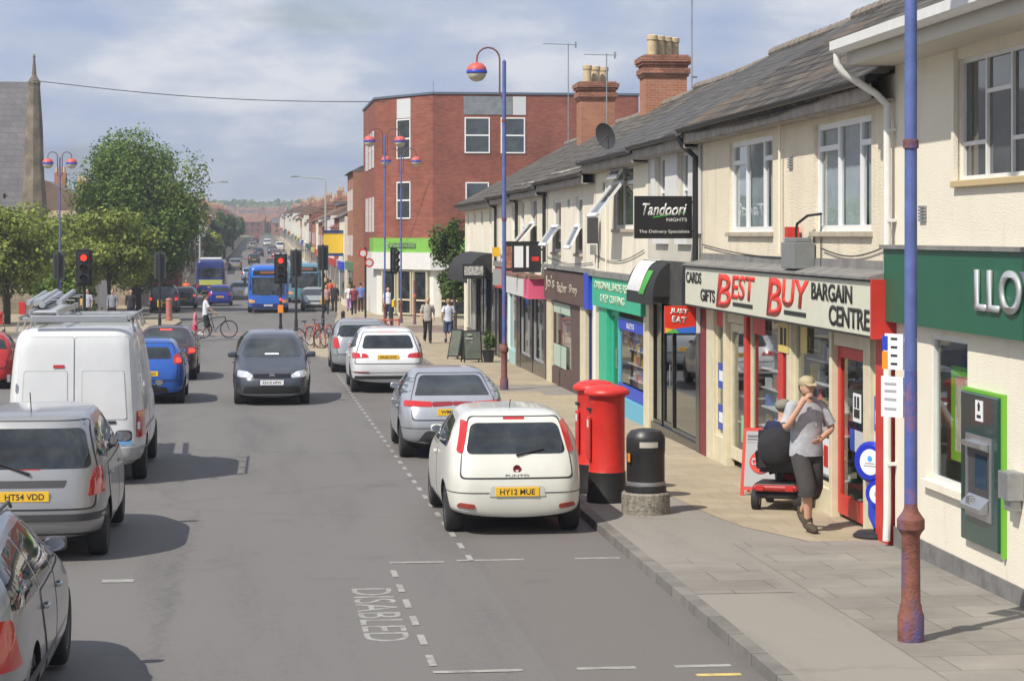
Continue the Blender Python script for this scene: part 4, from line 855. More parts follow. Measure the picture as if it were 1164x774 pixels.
def loft_body(name, layers, nr, nf, m, parent, seg=9, sub=2, arches=(), Rw=.33, W=.85, bottom=.2):
    V = []; F = []; angs = [lerp(-90, 90, i/(2*seg)) for i in range(2*seg+1)]; na = len(angs)
    for (yr, zr, yf, zf, w) in layers:
        mid = (yr+yf)/2; h = (yf-yr)/2
        for side in (1, -1):
            for i, a in enumerate(angs):
                s_, c_ = math.sin(R(a)), abs(math.cos(R(a))); n_ = nr if s_ < 0 else nf
                if i in (0, na-1): c_ = 0
                if side == -1 and i in (0, na-1): continue
                y = mid+h*math.copysign(abs(s_)**(2/n_), s_); x = w*c_**(2/n_)*side
                t = (y-yr)/(yf-yr); V.append((x, y, lerp(zr, zf, t)))
    per = na+na-2
    def idx(l, side, i):
        if side == 1 or i in (0, na-1): return l*per+i
        return l*per+na+i-1
    ring = [(1, i) for i in range(na)]+[(-1, i) for i in range(na-2, 0, -1)]
    for l in range(len(layers)-1):
        for k in range(len(ring)):
            a = ring[k]; b = ring[(k+1) % len(ring)]
            F.append((idx(l, *a), idx(l, *b), idx(l+1, *b), idx(l+1, *a)))
    for l, rev in ((0, True), (len(layers)-1, False)):
        for i in range(na-1):
            q = [idx(l, 1, i), idx(l, 1, i+1), idx(l, -1, i+1), idx(l, -1, i)]; u = []
            for z in q:
                if z not in u: u.append(z)
            F.append(tuple(u[::-1]) if rev else tuple(u))
    me = bpy.data.meshes.new(name); me.from_pydata(V, [], F); me.materials.append(m); me.materials.append(black)
    bm = bmesh.new(); bm.from_mesh(me); bmesh.ops.recalc_face_normals(bm, faces=bm.faces); bm.to_mesh(me); bm.free()
    me.polygons.foreach_set('use_smooth', [True]*len(me.polygons))
    o = bpy.data.objects.new(name, me); COL.objects.link(o)
    md = o.modifiers.new('s', 'SUBSURF'); md.levels = sub; md.render_levels = sub
    apply_mods(o)
    bvh_full = BVHTree.FromPolygons([v.co.copy() for v in o.data.vertices], [tuple(p.vertices) for p in o.data.polygons])
    if arches:
        c = MB()
        for y in arches:
            for s_ in (1, -1): c.lathe([(Rw+.045, s_*(W-.30)), (Rw+.045, s_*(W+.25))], (0, y, Rw), 28, axis='x')
        cu = c.build('cutter', [m, black]); cu.data.polygons.foreach_set('material_index', [1]*len(cu.data.polygons))
        md = o.modifiers.new('b', 'BOOLEAN'); md.object = cu; md.operation = 'DIFFERENCE'; md.solver = 'EXACT'
        apply_mods(o); bpy.data.objects.remove(cu)
    me = o.data; me.polygons.foreach_set('use_smooth', [True]*len(me.polygons)); me.set_sharp_from_angle(angle=R(38))
    o.parent = parent; return o, bvh_full
def wheel(parent, x, y, Rw, w=.21, hub=alloy, spokes=5):
    s = 1 if x > 0 else -1; b = MB(); r0 = Rw*.66
    b.lathe([(r0, -w/2+.01), (Rw*.80, -w/2-.004), (Rw*.90, -w/2+.002), (Rw*.955, -w/2+.018), (Rw*.985, -w/2+.038), (Rw*.997, -w*.2), (Rw, 0), (Rw*.997, w*.2), (Rw*.985, w/2-.038), (Rw*.955, w/2-.018), (Rw*.90, w/2-.002), (Rw*.80, w/2+.004), (r0, w/2-.01)], (0, 0, 0), 32, axis='x')
    o = b.build('wheel', rubber, parent, smooth=True, ang=50); o.location = (x-s*w/2, y, Rw)
    d = MB(); xx = s*(w/2-.012); d.lathe([(r0+.004, xx-s*.05), (r0+.004, xx), (r0-.03, xx+s*.004), (r0-.035, xx-s*.04)], (0, 0, 0), 28, axis='x')
    d.lathe([(.0, xx+s*.0), (.055, xx-s*.002), (.07, xx-s*.03), (.07, xx-s*.06)], (0, 0, 0), 14, axis='x')
    for k in range(spokes):
        a = 2*PI*k/spokes+.3; c_, s_ = math.cos(a), math.sin(a); hw = .030; r1 = r0-.02
        v = []
        for (rr, ww) in ((.04, hw), (r1, hw*1.35)):
            for q in (-1, 1):
                for xq in (xx-s*.012, xx-s*.045): v.append((xq, rr*c_-q*ww*s_, rr*s_+q*ww*c_))
        d.add(v, [(0, 1, 3, 2), (4, 6, 7, 5), (0, 4, 5, 1), (2, 3, 7, 6), (0, 2, 6, 4), (1, 5, 7, 3)])
    d.lathe([(r0-.005, xx-s*.075), (.02, xx-s*.08)], (0, 0, 0), 20, mi=1, axis='x')
    d.build('rim', [hub, dgrey], o, smooth=True)
    return o
def mirrorpart(parent, x, y, z, m, big=1.):
    s = 1 if x > 0 else -1; b = MB(); b.sphere((0, 0, 0), 1, 20, 12); q_ = lambda a: math.copysign(abs(a)**.55, a); b.v = [(x+s*.10*big+.095*big*q_(a), y+.055*big*q_(c), z+.02+.062*big*q_(d)) for a, c, d in b.v]; b.tube([(x-s*.03, y+.02, z-.04), (x+s*.05, y, z-.02)], .022, 8)
    o = b.build('wing_mirror', m, parent, smooth=True); g = MB(); g.lathe([(.0, 0), (.085*big, 0), (.085*big, -.006)], (0, 0, 0), 16, axis='y'); g_ = g.build('mirror_glass', chrome, o); g_.location = (x+s*.10*big, y-.056*big, z+.02); g_.scale = (1, 1, .65); return o
def numplate(parent, bvh, z, front, reg, x=0, w=.52, h=.111, m=None, n='number_plate'):
    D = Vector((0, -1, 0)) if front else Vector((0, 1, 0)); hh = []
    for dz in (-.05, 0, .05):
        p = bvh.ray_cast(Vector((x, 0, z+dz))-D*20, D)[0]
        if p: hh.append(p.y)
    y = (max(hh) if front else min(hh)); s = 1 if front else -1
    b = MB(); b.box((x-w/2, y+s*.004, z-h/2), (x+w/2, y+s*.016, z+h/2)) if s > 0 else b.box((x-w/2, y-.016, z-h/2), (x+w/2, y-.004, z+h/2))
    o = b.build(n, m or (wplate if front else yplate), parent, bevel=.003)
    text(reg, ink, o, (x, y+s*.017, z), .066, w*.80, face='+y' if front else '-y', bold=.008, depth=.002); return o
def car(name, label, loc, rz, S, pm, cat='car', group=None, hub=alloy, sub=2, simple=False):
    root = thing(name, label, cat, loc, rz, group); W = S['W']
    body, bvh = loft_body('body', S['L'], S.get('nr', 4.5), S.get('nf', 3.6), pm, root, sub=sub, arches=S['wb'], Rw=S['R'], W=W)
    G = S.get('glass', cglass)
    for p in S.get('gap', []): patch(bvh, p[1], p[0], black, 'panel_gap', root, off=.0015, skirt=0, r=.04)
    for p in S.get('doors', []):
        for ax in 'Ss':
            if not simple:
                g = patch(bvh, [(lerp(sum(q[0] for q in p)/len(p), a, 1.024), lerp(sum(q[1] for q in p)/len(p), c, 1.03)) for a, c in p], ax, black, 'door', root, off=.004, skirt=0, r=.05, step=.045)
                patch(bvh, p, ax, pm, 'door_skin', g, off=.008, r=.05, step=.05)
                y = min(q[0] for q in p)+.14; z = S.get('hz', .86); s_ = 1 if ax == 'S' else -1
                h = bvh.ray_cast(Vector((s_*5, y, z)), Vector((-s_, 0, 0)))[0]
                if h: b = MB(); b.tube([(h.x+s_*.008, y-.09, z), (h.x+s_*.035, y-.07, z), (h.x+s_*.035, y+.07, z), (h.x+s_*.008, y+.09, z)], .013, 8); b.build('handle', S.get('hm', pm), g, smooth=True)
    for p in S.get('litlamp', []):
        for s_ in (1, -1): patch(bvh, [(x*s_, z) for x, z in p], 'R', redlit, 'brake_light', root, off=.02, r=.02, step=.04)
    for p in S.get('side', []):
        for ax in 'Ss': patch(bvh, p, ax, G, 'side_window', root, off=.003, r=.05)
    if S.get('pillar'):
        for p in S['pillar']:
            for ax in 'Ss': patch(bvh, p, ax, gblack, 'door_pillar', root, off=.007, r=0)
    if S.get('tailgate') and not simple:
        g = patch(bvh, [(x*1.028, z+(.016 if z > 1 else -.018)) for x, z in S['tailgate']], 'R', black, 'tailgate', root, off=.004, skirt=0, r=.06, step=.045); patch(bvh, S['tailgate'], 'R', pm, 'tailgate_skin', g, off=.008, r=.06, step=.045)
    patch(bvh, S['rear'], 'R', G, 'rear_window', root, off=.011, r=S.get('rr', .08), step=.06); patch(bvh, S['front'], 'F', G, 'windscreen', root, off=.004, r=.10)
    for k, p in enumerate(S['tail']):
        for s_ in (1, -1): patch(bvh, [(x*s_, z) for x, z in p[0]], 'R', p[1], 'tail_light', root, off=.014, r=.03, step=.05)
    if not simple: patch(bvh, [(-W+.03, .535), (W-.03, .535), (W-.03, .545), (-W+.03, .545)], 'R', black, 'bumper_seam', root, off=.005, skirt=0, r=0, step=.035) if S.get('seam', 1) else None
    for p in S.get('trimR', []): patch(bvh, p[0], 'R', p[1], p[2], root, off=.010, r=p[3] if len(p) > 3 else .02)
    for p in S.get('trimF', []): patch(bvh, p[0], 'F', p[1], p[2], root, off=.008, r=p[3] if len(p) > 3 else .02)
    for p in S.get('head', []):
        for s_ in (1, -1): patch(bvh, [(x*s_, z) for x, z in p[0]], 'F', p[1], 'headlight', root, off=.010, r=.04, step=.05)
    for p in S.get('trimS', []):
        for ax in 'Ss': patch(bvh, p[0], ax, p[1], p[2], root, off=.008, r=.02)
    for y in S['wb']:
        for s_ in (1, -1): wheel(root, s_*(W-.035), y, S['R'], hub=S.get('hubm', hub), spokes=S.get('spokes', 5))
    mp_ = S.get('mirror', (.80, 1.0))
    for s_ in (1, -1):
        h = bvh.ray_cast(Vector((s_*5, mp_[0], mp_[1])), Vector((-s_, 0, 0)))[0]
        if h: mirrorpart(root, h.x, mp_[0], mp_[1], S.get('mm', pm), S.get('mb', .8))
    if S.get('plateR'): numplate(root, bvh, S['plateR'][0], False, S['plateR'][1])
    if S.get('plateF'): numplate(root, bvh, S['plateF'][0], True, S['plateF'][1], m=wplate)
    b = MB(); b.box((-W+.12, min(S['wb']), .16), (W-.12, max(S['wb']), .30)); b.build('underbody', black, root)
    if S.get('aerial'):
        y = S['aerial']; h = bvh.ray_cast(Vector((0, y, 9)), Vector((0, 0, -1)))[0]; b = MB(); b.tube([h, (0, y-.12, h.z+S.get('alen', .22))], .006, 6); b.build('aerial', black, root)
    if S.get('wiper'):
        (x0, z0), (x1, z1) = S['wiper']; a = bvh.ray_cast(Vector((x0, -20, z0)), Vector((0, 1, 0)))[0]; c = bvh.ray_cast(Vector((x1, -20, z1)), Vector((0, 1, 0)))[0]
        if a and c: b = MB(); b.tube([a+Vector((0, -.03, 0)), c+Vector((0, -.03, 0))], [.018, .008], 6); b.build('wiper', black, root)
    return root, bvh
def badge(root, bvh, z, front, r=.05, m=chrome, x=0):
    D = Vector((0, -1, 0)) if front else Vector((0, 1, 0)); h, nn, _, _ = bvh.ray_cast(Vector((x, 0, z))-D*20, D); s = 1 if front else -1
    b = MB(); b.lathe([(0, 0), (r*.6, s*.004), (r*.62, s*.010), (r, s*.012), (r, -s*.01)], (0, 0, 0), 20, axis='y'); o = b.build('badge', m, root, smooth=True); o.location = h+Vector((0, s*.012, 0)); return o
def carpos(X, Y): return (X, Y, gz(Y)-.098)
SLOPE = -.011
# --- body profiles: layers are (rear y, rear z, front y, front z, half width)
def hatch(L, W, H, rear, front=None, wb=2.5, R_=.31, belt=.93, wr=.60, bump=.045):
    a = L/2
    rear = rear or [(-a+.06, .22), (-a+.01, .34), (-a, .52), (-a+.04, .70), (-a+.10, belt), (-a+.30, H-.24), (-a+.50, H-.07)]
    front = front or [(a-.08, .20), (a-.01, .32), (a, .50), (a-.09, .70), (a-.50, .86), (a-1.02, 1.0), (a-1.75, H-.10)]
    ws = [W/2-.06, W/2-.015, W/2, W/2-.002, W/2-.022, W/2-.04, wr+.02]
    ly = []
    for k, ((yr, zr), (yf, zf), w) in enumerate(zip(rear, front, ws)): ly.append((yr, zr, yf, zf, w))
    ly.append((rear[-1][0]+.10, H-.025, front[-1][0]-.18, H-.03, wr-.06)); ly.append((rear[-1][0]+.35, H, front[-1][0]-.5, H, wr-.24))
    return ly
def std(L, W, H, **k):
    a = L/2; belt = k.get('belt', .93); f0 = a-k.get('over', .85); r0 = f0-k.get('wbl', 2.5); zt = H-.13
    S = dict(L=hatch(L, W, H, k.get('rear'), k.get('frontp'), belt=belt, wr=k.get('wr', W/2-.25)), W=W/2, wb=(f0, r0), R=k.get('R', .31), nr=k.get('nr', 7.0), nf=k.get('nf', 4.6))
    fb = k.get('fb', a-1.08); ft = k.get('ft', a-1.72); rb = k.get('rb', -a+.32); rt = k.get('rt', -a+.60); mid = k.get('mid', .0)
    z0 = belt+.045; z1 = H-.155
    S['side'] = [[(mid+.02, z0), (fb-.12, z0), (ft-.05, z1), (mid+.02, z1+.02)], [(mid-.05, z0), (mid-.05, z1+.02), (r0+.05, z1), (r0-.02, z0+.02)]]
    S['side'].append([(r0-.06, z0+.04), (r0-.02, z1-.01), (rt+.02, z1-.05), (rb+.05, z0+.10)])
    S['doors'] = [[(mid-.0, .30), (f0-.42, .30), (fb-.02, .62), (fb-.05, belt+.02), (mid-.0, belt+.02)], [(mid-.06, .30), (mid-.06, belt+.02), (r0-.03, belt+.02), (r0+.02, .72), (r0+.42, .34)]]
    S['hz'] = belt-.10; S['mirror'] = (fb-.18, belt+.07)
    wi = W/2-.14
    S['front'] = [(-wi, .99), (wi, .99), (wi-.13, H-.125), (-wi+.13, H-.125)]
    S['rear'] = [(-wi+.03, belt+.08), (wi-.03, belt+.08), (wi-.16, H-.16), (-wi+.16, H-.16)]
    S['tailgate'] = [(-wi+.06, .58), (wi-.06, .58), (wi-.03, belt), (wi-.17, H-.10), (-wi+.17, H-.10), (-wi+.03, belt)]
    S['tail'] = [([(wi+.06, .74), (wi-.12, .74), (wi-.08, belt+.06), (wi+.06, belt+.06)], redlens)]
    S['head'] = [([(W/2-.10, .60), (W/2-.42, .60), (W/2-.38, .70), (W/2-.12, .76)], clearlens)]
    S['trimF'] = [([(-.42, .60), (.42, .60), (.42, .68), (-.42, .68)], gblack, 'grille'), ([(-.55, .28), (.55, .28), (.5, .42), (-.5, .42)], black, 'lower_grille')]
    S['plateF'] = (.50, 'RX08 KDN'); S['plateR'] = (.66, 'WX56 LTE')
    return S
# white hatchback parked nearest
S = std(4.06, 1.69, 1.49, belt=.98, wbl=2.51, over=.86, wr=.60, rear=[(-1.97, .24), (-2.02, .34), (-2.035, .56), (-2.02, .74), (-1.93, .92), (-1.80, 1.16), (-1.60, 1.41)])
S['rear'] = [(-.60, .985), (.60, .985), (.52, 1.335), (-.52, 1.335)]; S['tailgate'] = [(-.66, .72), (.66, .72), (.64, .96), (.53, 1.40), (-.53, 1.40), (-.64, .96)]
S['tail'] = [([(.70, 1.01), (.625, .99), (.545, 1.345), (.62, 1.37)], redlens), ([(.71, .37), (.50, .35), (.50, .405), (.68, .425)], mat('dim_reflector', (.30, .05, .03), .3))]
S['doors'] = [[(-.38, .30), (.78, .30), (.92, .62), (.90, .97), (-.34, .97)]]; S['side'] = [[(-.30, 1.02), (.78, 1.0), (.22, 1.35), (-.30, 1.37)], [(-.37, 1.02), (-.37, 1.36), (-1.15, 1.33), (-1.45, 1.16), (-1.42, 1.04)]]
S['trimR'] = [([(-.13, 1.372), (.13, 1.372), (.13, 1.40), (-.13, 1.40)], redlens, 'brake_light', .01), ([(-.34, .50), (.34, .50), (.31, .625), (-.31, .625)], mat('plate_recess', (.5, .5, .47), .5), 'plate_recess')]
S['wiper'] = ((.0, .98), (.34, 1.05)); S['plateR'] = (.555, 'HY12 MUE'); S['plateF'] = (.45, 'HY12 MUE'); S['aerial'] = -1.15; S['alen'] = .10; S['R'] = .30; S['nr'] = 6.5
pw_ = paint('cream_white', (.62, .62, .565))
puY = 25.4+2.03
r_, bv = car('parked_hatchback', 'white hatchback with yellow rear plate parked nearest, beside the red pillar boxes', carpos(3.03, puY), R(-.3), S, pw_, group='cars parked in the bays'); badge(r_, bv, .82, False, .048, mat('dark_red_badge', (.2, .02, .03), .2, .3))
b = text('PUNTO', alloy, r_, (0, -2.035, .745), .03, .28, face='-y')
h = bv.ray_cast(Vector((0, -20, .745)), Vector((0, 1, 0)))[0]; b.location.y = h.y-.008
b = MB(); b.box((-.08, -1.70, 1.02), (.18, -1.60, 1.05)); 
# silver sloping hatchback
S = std(4.25, 1.765, 1.46, belt=.96, wbl=2.62, over=.92, wr=.60, rear=[(-2.0, .26), (-2.09, .36), (-2.11, .60), (-2.05, .80), (-1.94, .985), (-1.55, 1.17), (-1.05, 1.38)])
S['rear'] = [(-.62, 1.05), (.62, 1.05), (.60, 1.10), (.50, 1.345), (-.50, 1.345), (-.60, 1.10)]; S['tailgate'] = [(-.66, .68), (.66, .68), (.68, 1.0), (.53, 1.37), (-.53, 1.37), (-.68, 1.0)]
S['tail'] = [([(.80, .89), (.34, .88), (.34, .955), (.78, .98)], redlens), ([(.0, .90), (.34, .88), (.34, .955), (.0, .96)], mat('dark_red_lens', (.22, .015, .015), .15, coat=1))]
S['trimR'] = [([(-.62, .28), (.62, .28), (.45, .50), (-.45, .50)], dgrey, 'lower_bumper', .05)]
S['side'][2] = [(-1.28, 1.04), (-1.25, 1.26), (-1.45, 1.22), (-1.62, 1.10)]; S['plateR'] = (.80, 'WM07 EKJ')
psil = paint('silver', (.42, .44, .475), .55, .32); S['R'] = .32
car('parked_hatchback', 'silver sloping-tailed hatchback parked between the white hatchback and the white estate car', carpos(3.15, 35.2+2.1), R(-.5), S, psil, group='cars parked in the bays')
# white compact suv
S = std(4.40, 1.83, 1.60, belt=1.02, wbl=2.6, over=.9, wr=.64, R=.345, rear=[(-2.05, .28), (-2.15, .42), (-2.19, .66), (-2.16, .86), (-2.06, 1.03), (-1.90, 1.25), (-1.70, 1.51)])
S['rear'] = [(-.64, 1.11), (.64, 1.11), (.55, 1.43), (-.55, 1.43)]; S['tailgate'] = [(-.80, .76), (.80, .76), (.74, 1.05), (.58, 1.50), (-.58, 1.50), (-.74, 1.05)]
S['tail'] = [([(.86, .88), (.46, .90), (.52, .99), (.85, 1.02)], redlens), ([(.82, .535), (.46, .535), (.46, .565), (.82, .565)], mat('dark_red_lens', (.22, .015, .015), .15, coat=1))]
S['trimR'] = [([(-.80, .38), (.80, .38), (.80, .46), (-.80, .46)], dgrey, 'lower_bumper'), ([(-.22, 1.50), (.22, 1.50), (.22, 1.52), (-.22, 1.52)], redlens, 'brake_light', .005)]
S['plateR'] = (.915, 'WU62 OYK')
psw = paint('cool_white', (.68, .69, .72))
car('parked_suv', 'white compact suv with dark rear window parked third along the right-hand bays', carpos(3.08, 52.6+2.2), R(0), S, psw, group='cars parked in the bays')
S = std(4.3, 1.78, 1.55, belt=.98, wbl=2.6, over=.88)
car('parked_people_carrier', 'silver-grey car half hidden in front of the white suv, at the end of the bays', carpos(2.88, 62.3+2.0), R(0), S, paint('pale_grey', (.34, .36, .38), .5, .35), group='cars parked in the bays')
# oncoming grey people carrier
S = std(4.24, 1.77, 1.60, belt=.99, wbl=2.58, over=.86, wr=.62, frontp=[(2.02, .20), (2.10, .32), (2.12, .52), (2.04, .72), (1.62, .93), (1.16, 1.07), (.45, 1.50)], R=.32)
S['front'] = [(-.70, 1.075), (.70, 1.075), (.56, 1.46), (-.56, 1.46)]
S['head'] = [([(.78, .66), (.44, .64), (.42, .70), (.56, .78), (.76, .80)], clearlens)]
S['trimF'] = [([(-.42, .64), (.42, .64), (.42, .73), (-.42, .73)], gblack, 'grille'), ([(-.66, .30), (.66, .30), (.60, .46), (-.60, .46)], black, 'lower_grille', .05), ([(-.72, .26), (.72, .26), (.72, .285), (-.72, .285)], alloy, 'bumper_strip', .0), ([(-.84, .33), (-.70, .33), (-.70, .42), (-.84, .42)], dgrey, 'fog_lamp'), ([(.70, .33), (.84, .33), (.84, .42), (.70, .42)], dgrey, 'fog_lamp')]
S['plateF'] = (.545, 'KN10 HFW'); S['mb'] = 1.1; S['mirror'] = (.78, 1.09)
S['gap'] = []
pgr = paint('graphite', (.075, .085, .105), .5, .3)
gY = 48.6
r_, bv = car('oncoming_people_carrier', 'dark grey car driving towards the camera in the right-hand lane with headlights on', carpos(.24, gY+2.12), PI, S, pgr); badge(r_, bv, .69, True, .065)
lit = mat('lit_headlamp', (1, .93, .8), .3, emit=2.2)
for s_ in (1, -1):
    h = bv.ray_cast(Vector((s_*.56, 20, .71)), Vector((0, -1, 0)))[0]; b = MB(); b.lathe([(0, .012), (.05, .004), (.055, -.02)], (h.x, h.y+.012, h.z), 16, axis='y'); b.build('lamp_glow_bulb', lit, r_)
b = MB(); b.box((-.16, 0, 0), (.16, .004, .05)); o = b.build('tax_disc_paper', wplate, r_); h = bv.ray_cast(Vector((.1, 20, 1.12)), Vector((0, -1, 0)))[0]; o.location = h+Vector((-.1, .01, 0)); o.rotation_euler = (R(52), 0, 0)
# silver people carrier in the queue
S = std(4.32, 1.74, 1.62, belt=1.02, wbl=2.69, over=.80, wr=.62, frontp=[(2.08, .20), (2.15, .32), (2.16, .52), (2.06, .74), (1.70, .92), (1.35, 1.06), (.55, 1.56)], rear=[(-2.02, .26), (-2.14, .38), (-2.17, .60), (-2.12, .80), (-2.07, 1.02), (-1.96, 1.28), (-1.80, 1.56)])
S['rear'] = [(-.70, 1.04), (.70, 1.04), (.60, 1.46), (-.60, 1.46)]; S['tailgate'] = [(-.72, .62), (.72, .62), (.75, 1.0), (.62, 1.53), (-.62, 1.53), (-.75, 1.0)]
S['tail'] = [([(.82, .76), (.66, .74), (.68, .90), (.72, 1.03), (.78, 1.06)], redlens)]
S['trimR'] = [([(-.84, .48), (.84, .48), (.84, .56), (-.84, .56)], dgrey, 'bumper_strip', .01), ([(-.85, .33), (.85, .33), (.85, .345), (-.85, .345)], black, 'bumper_crease', 0), ([(-.42, .84), (.42, .84), (.45, .92), (-.45, .92)], dgrey, 'plate_recess'), ([(-.16, 1.03), (.16, 1.03), (.16, 1.06), (-.16, 1.06)], redlens, 'brake_light', .01), ([(.71, .82), (.79, .82), (.79, .88), (.71, .88)], clearlens, 'reversing_lamp', .01)]
S['trimR'][-1] = ([(.70, .82), (.78, .82), (.78, .88), (.70, .88)], clearlens, 'reversing_lamp', .01)
S['plateR'] = (.755, 'HT54 VDD'); S['aerial'] = -1.45; S['nr'] = 5.5; S['wiper'] = ((.05, .99), (-.32, 1.12)); S['mm'] = black; S['mb'] = 1.1; S['mirror'] = (.95, 1.10)
psil2 = paint('warm_silver', (.34, .34, .345), .55, .34)
r_, bv = car('queuing_people_carrier', 'silver people carrier with large rear window queuing behind the white van', carpos(-2.54, 23.7+2.17), R(0), S, psil2, group='traffic queuing on the left', hub=steel); badge(r_, bv, 1.0, False, .05) if False else None
# silver estate, nearest, bottom left
S = std(4.71, 1.80, 1.49, belt=.95, wbl=2.755, over=.93, wr=.60, R=.33, rear=[(-2.2, .26), (-2.33, .38), (-2.355, .60), (-2.33, .78), (-2.28, .95), (-2.18, 1.15), (-2.0, 1.40)], frontp=[(2.20, .20), (2.32, .34), (2.35, .52), (2.27, .70), (1.75, .86), (1.22, .98), (.55, 1.38)])
S['side'] = [[(.12, 1.0), (1.02, .985), (.55, 1.32), (.14, 1.355)], [(.03, 1.0), (.05, 1.36), (-.80, 1.36), (-.86, 1.0)], [(-.94, 1.0), (-.88, 1.35), (-1.85, 1.31), (-2.02, 1.02)]]
S['doors'] = [[(.08, .30), (1.0, .30), (1.14, .62), (1.10, .97), (.08, .97)], [(.02, .30), (.02, .97), (-.88, .97), (-.82, .74), (-.48, .34)]]
S['tail'] = [([(.86, .66), (.70, .66), (.70, .98), (.80, .98)], redlens)]
S['trimS'] = [([(-2.27, .70), (-2.10, .70), (-2.14, .97), (-2.26, .97)], redlens, 'tail_light'), ([(-1.95, .45), (1.0, .43), (1.0, .49), (-1.95, .51)], dgrey, 'rubbing_strip')]
S['mirror'] = (1.0, 1.02); S['mb'] = .95; S['mm'] = dgrey; S['plateR'] = (.72, 'WR03 ZHC')
pvol = paint('blue_silver', (.29, .305, .33), .6, .3)
r_, bv = car('queuing_estate', 'silver estate car cut off at the bottom left corner, nearest in the queue', carpos(-2.42, 16.35), R(0), S, pvol, group='traffic queuing on the left')
for s_ in (1, -1): b = MB(); b.tube([(s_*.54, .25, 1.43), (s_*.54, .1, 1.485), (s_*.53, -1.5, 1.485), (s_*.53, -1.65, 1.43)], .014, 8); b.build('roof_rail', dgrey, r_, smooth=True)
# blue small hatchback in queue, lit brake lamps
S = std(3.95, 1.72, 1.48, belt=1.0, wbl=2.49, over=.8, wr=.58, rear=[(-1.90, .24), (-1.96, .36), (-1.975, .60), (-1.95, .78), (-1.86, .98), (-1.72, 1.18), (-1.50, 1.40)])
S['tail'] = [([(.80, .92), (.60, .93), (.58, 1.02), (.62, 1.14), (.70, 1.16)], redlens)]; S['litlamp'] = [[(.76, .96), (.65, .96), (.65, 1.06), (.74, 1.06)]]; S['rear'] = [(-.56, 1.04), (.56, 1.04), (.48, 1.30), (-.48, 1.30)]; S['plateR'] = (.72, 'WV11 NDX')
S['trimR'] = [([(-.5, .28), (.5, .28), (.45, .42), (-.45, .42)], black, 'lower_bumper')]
pbl = paint('bright_blue', (.02, .10, .42), .3)
car('queuing_hatchback', 'bright blue hatchback with lit brake lamps in front of the white van', carpos(-2.58, 49.4+1.97), R(0), S, pbl, group='traffic queuing on the left')
S = std(4.45, 1.76, 1.45, belt=.95, wbl=2.65, over=.9, wr=.58, rear=[(-2.1, .26), (-2.2, .36), (-2.22, .60), (-2.16, .84), (-1.95, .97), (-1.55, 1.12), (-1.05, 1.36)])
S['tail'] = [([(.82, .76), (.60, .74), (.62, .90), (.80, .92)], redlens)]; S['litlamp'] = [[(.78, .78), (.66, .78), (.66, .87), (.78, .87)]]; S['rear'] = [(-.58, 1.02), (.58, 1.02), (.50, 1.33), (-.50, 1.33)]; S['plateR'] = (.78, 'RV05 KGE')
S['trimR'] = [([(-.16, 1.345), (.16, 1.345), (.16, 1.37), (-.16, 1.37)], redlit, 'brake_light', .005)]
car('queuing_saloon', 'dark maroon car with lit brake lamps ahead of the blue hatchback', carpos(-2.60, 58.9+2.2), R(0), S, paint('maroon_black', (.045, .02, .022), .4), group='traffic queuing on the left')
S = std(3.8, 1.66, 1.44, belt=.95, wbl=2.45, over=.78)
car('red_hatchback', 'red hatchback standing left of the white van, partly hidden by it', carpos(-7.15, 57.5), R(3), S, paint('bright_red', (.42, .015, .012)))
# ---- far traffic: smaller bodies, one by one
def far(label, px, py, colr, oncoming=False, kind='hatch', lit_=False, sub=1, name='far_car', metal=.3):
    S = std(4.1, 1.72, 1.48) if kind == 'hatch' else std(4.4, 1.76, 1.45, rear=[(-2.1, .26), (-2.2, .36), (-2.22, .60), (-2.16, .84), (-1.95, .97), (-1.55, 1.12), (-1.05, 1.36)])
    if kind == 'suv': S = std(4.3, 1.82, 1.72, belt=1.05, R=.36)
    if lit_: S['litlamp'] = [[(S['W']-.10, .82), (S['W']-.22, .82), (S['W']-.22, .94), (S['W']-.10, .94)]]
    S['plateR'] = (.66, 'WX56 LTE')
    r, _ = car(name, label, carpos(px, py), PI if oncoming else 0, S, paint(colr[0], colr[1], metal), group='cars further down the street', sub=sub, simple=True); return r
far('black people carrier waiting with lit brake lamps left of the paved corner', -5.9, 134.5, ('jet', (.02, .022, .025)), lit_=True, kind='suv')
far('dark grey car just beyond the black one, under the tree', -5.1, 146, ('slate', (.08, .085, .09)), lit_=True)
far('blue hatchback driving away beyond the stop line', -2.85, 153, ('royal', (.015, .03, .26)))
far('silver hatchback ahead of the blue one, beside the dark bus', -1.6, 170, ('far_silver', (.42, .44, .46)))
far('pale green-grey car beside the blue bus', 3.35, 138, ('pale_sage', (.30, .34, .32)), oncoming=True)
far('bright red car behind the blue bus roof', 1.4, 262, ('far_red', (.5, .02, .015)), oncoming=True, kind='suv')
far('white car on the far hill behind the red one', 2.6, 300, ('far_white', (.7, .7, .7)), oncoming=True)
far('dark car on the far hill beside the white one', 4.2, 290, ('far_dark', (.04, .04, .05)), oncoming=True)
far('small navy car climbing the far hill', -.4, 350, ('navy', (.02, .03, .08)))
far('small grey car high on the far hill', -1.6, 415, ('far_grey', (.2, .21, .22)))
far('small black car on the far hill, right of the navy one', 1.9, 370, ('far_black', (.03, .03, .03)), oncoming=True)
far('small pale car near the top of the far hill', 1.2, 450, ('far_pale', (.5, .5, .5)), oncoming=True)
far('pale blue car on the far hill, left lane, nearest of the climbing cars', -1.2, 225, ('pale_blue', (.2, .28, .4)))
far('black saloon on the far hill left lane behind the navy car', -1.0, 300, ('far_black', (.03, .03, .03)))
far('maroon car coming down the far hill between the black and the white ones', 2.4, 335, ('far_maroon', (.2, .02, .03)), oncoming=True)
far('silver car coming down the far hill near the crest', 1.5, 520, ('far_silver', (.42, .44, .46)), oncoming=True)
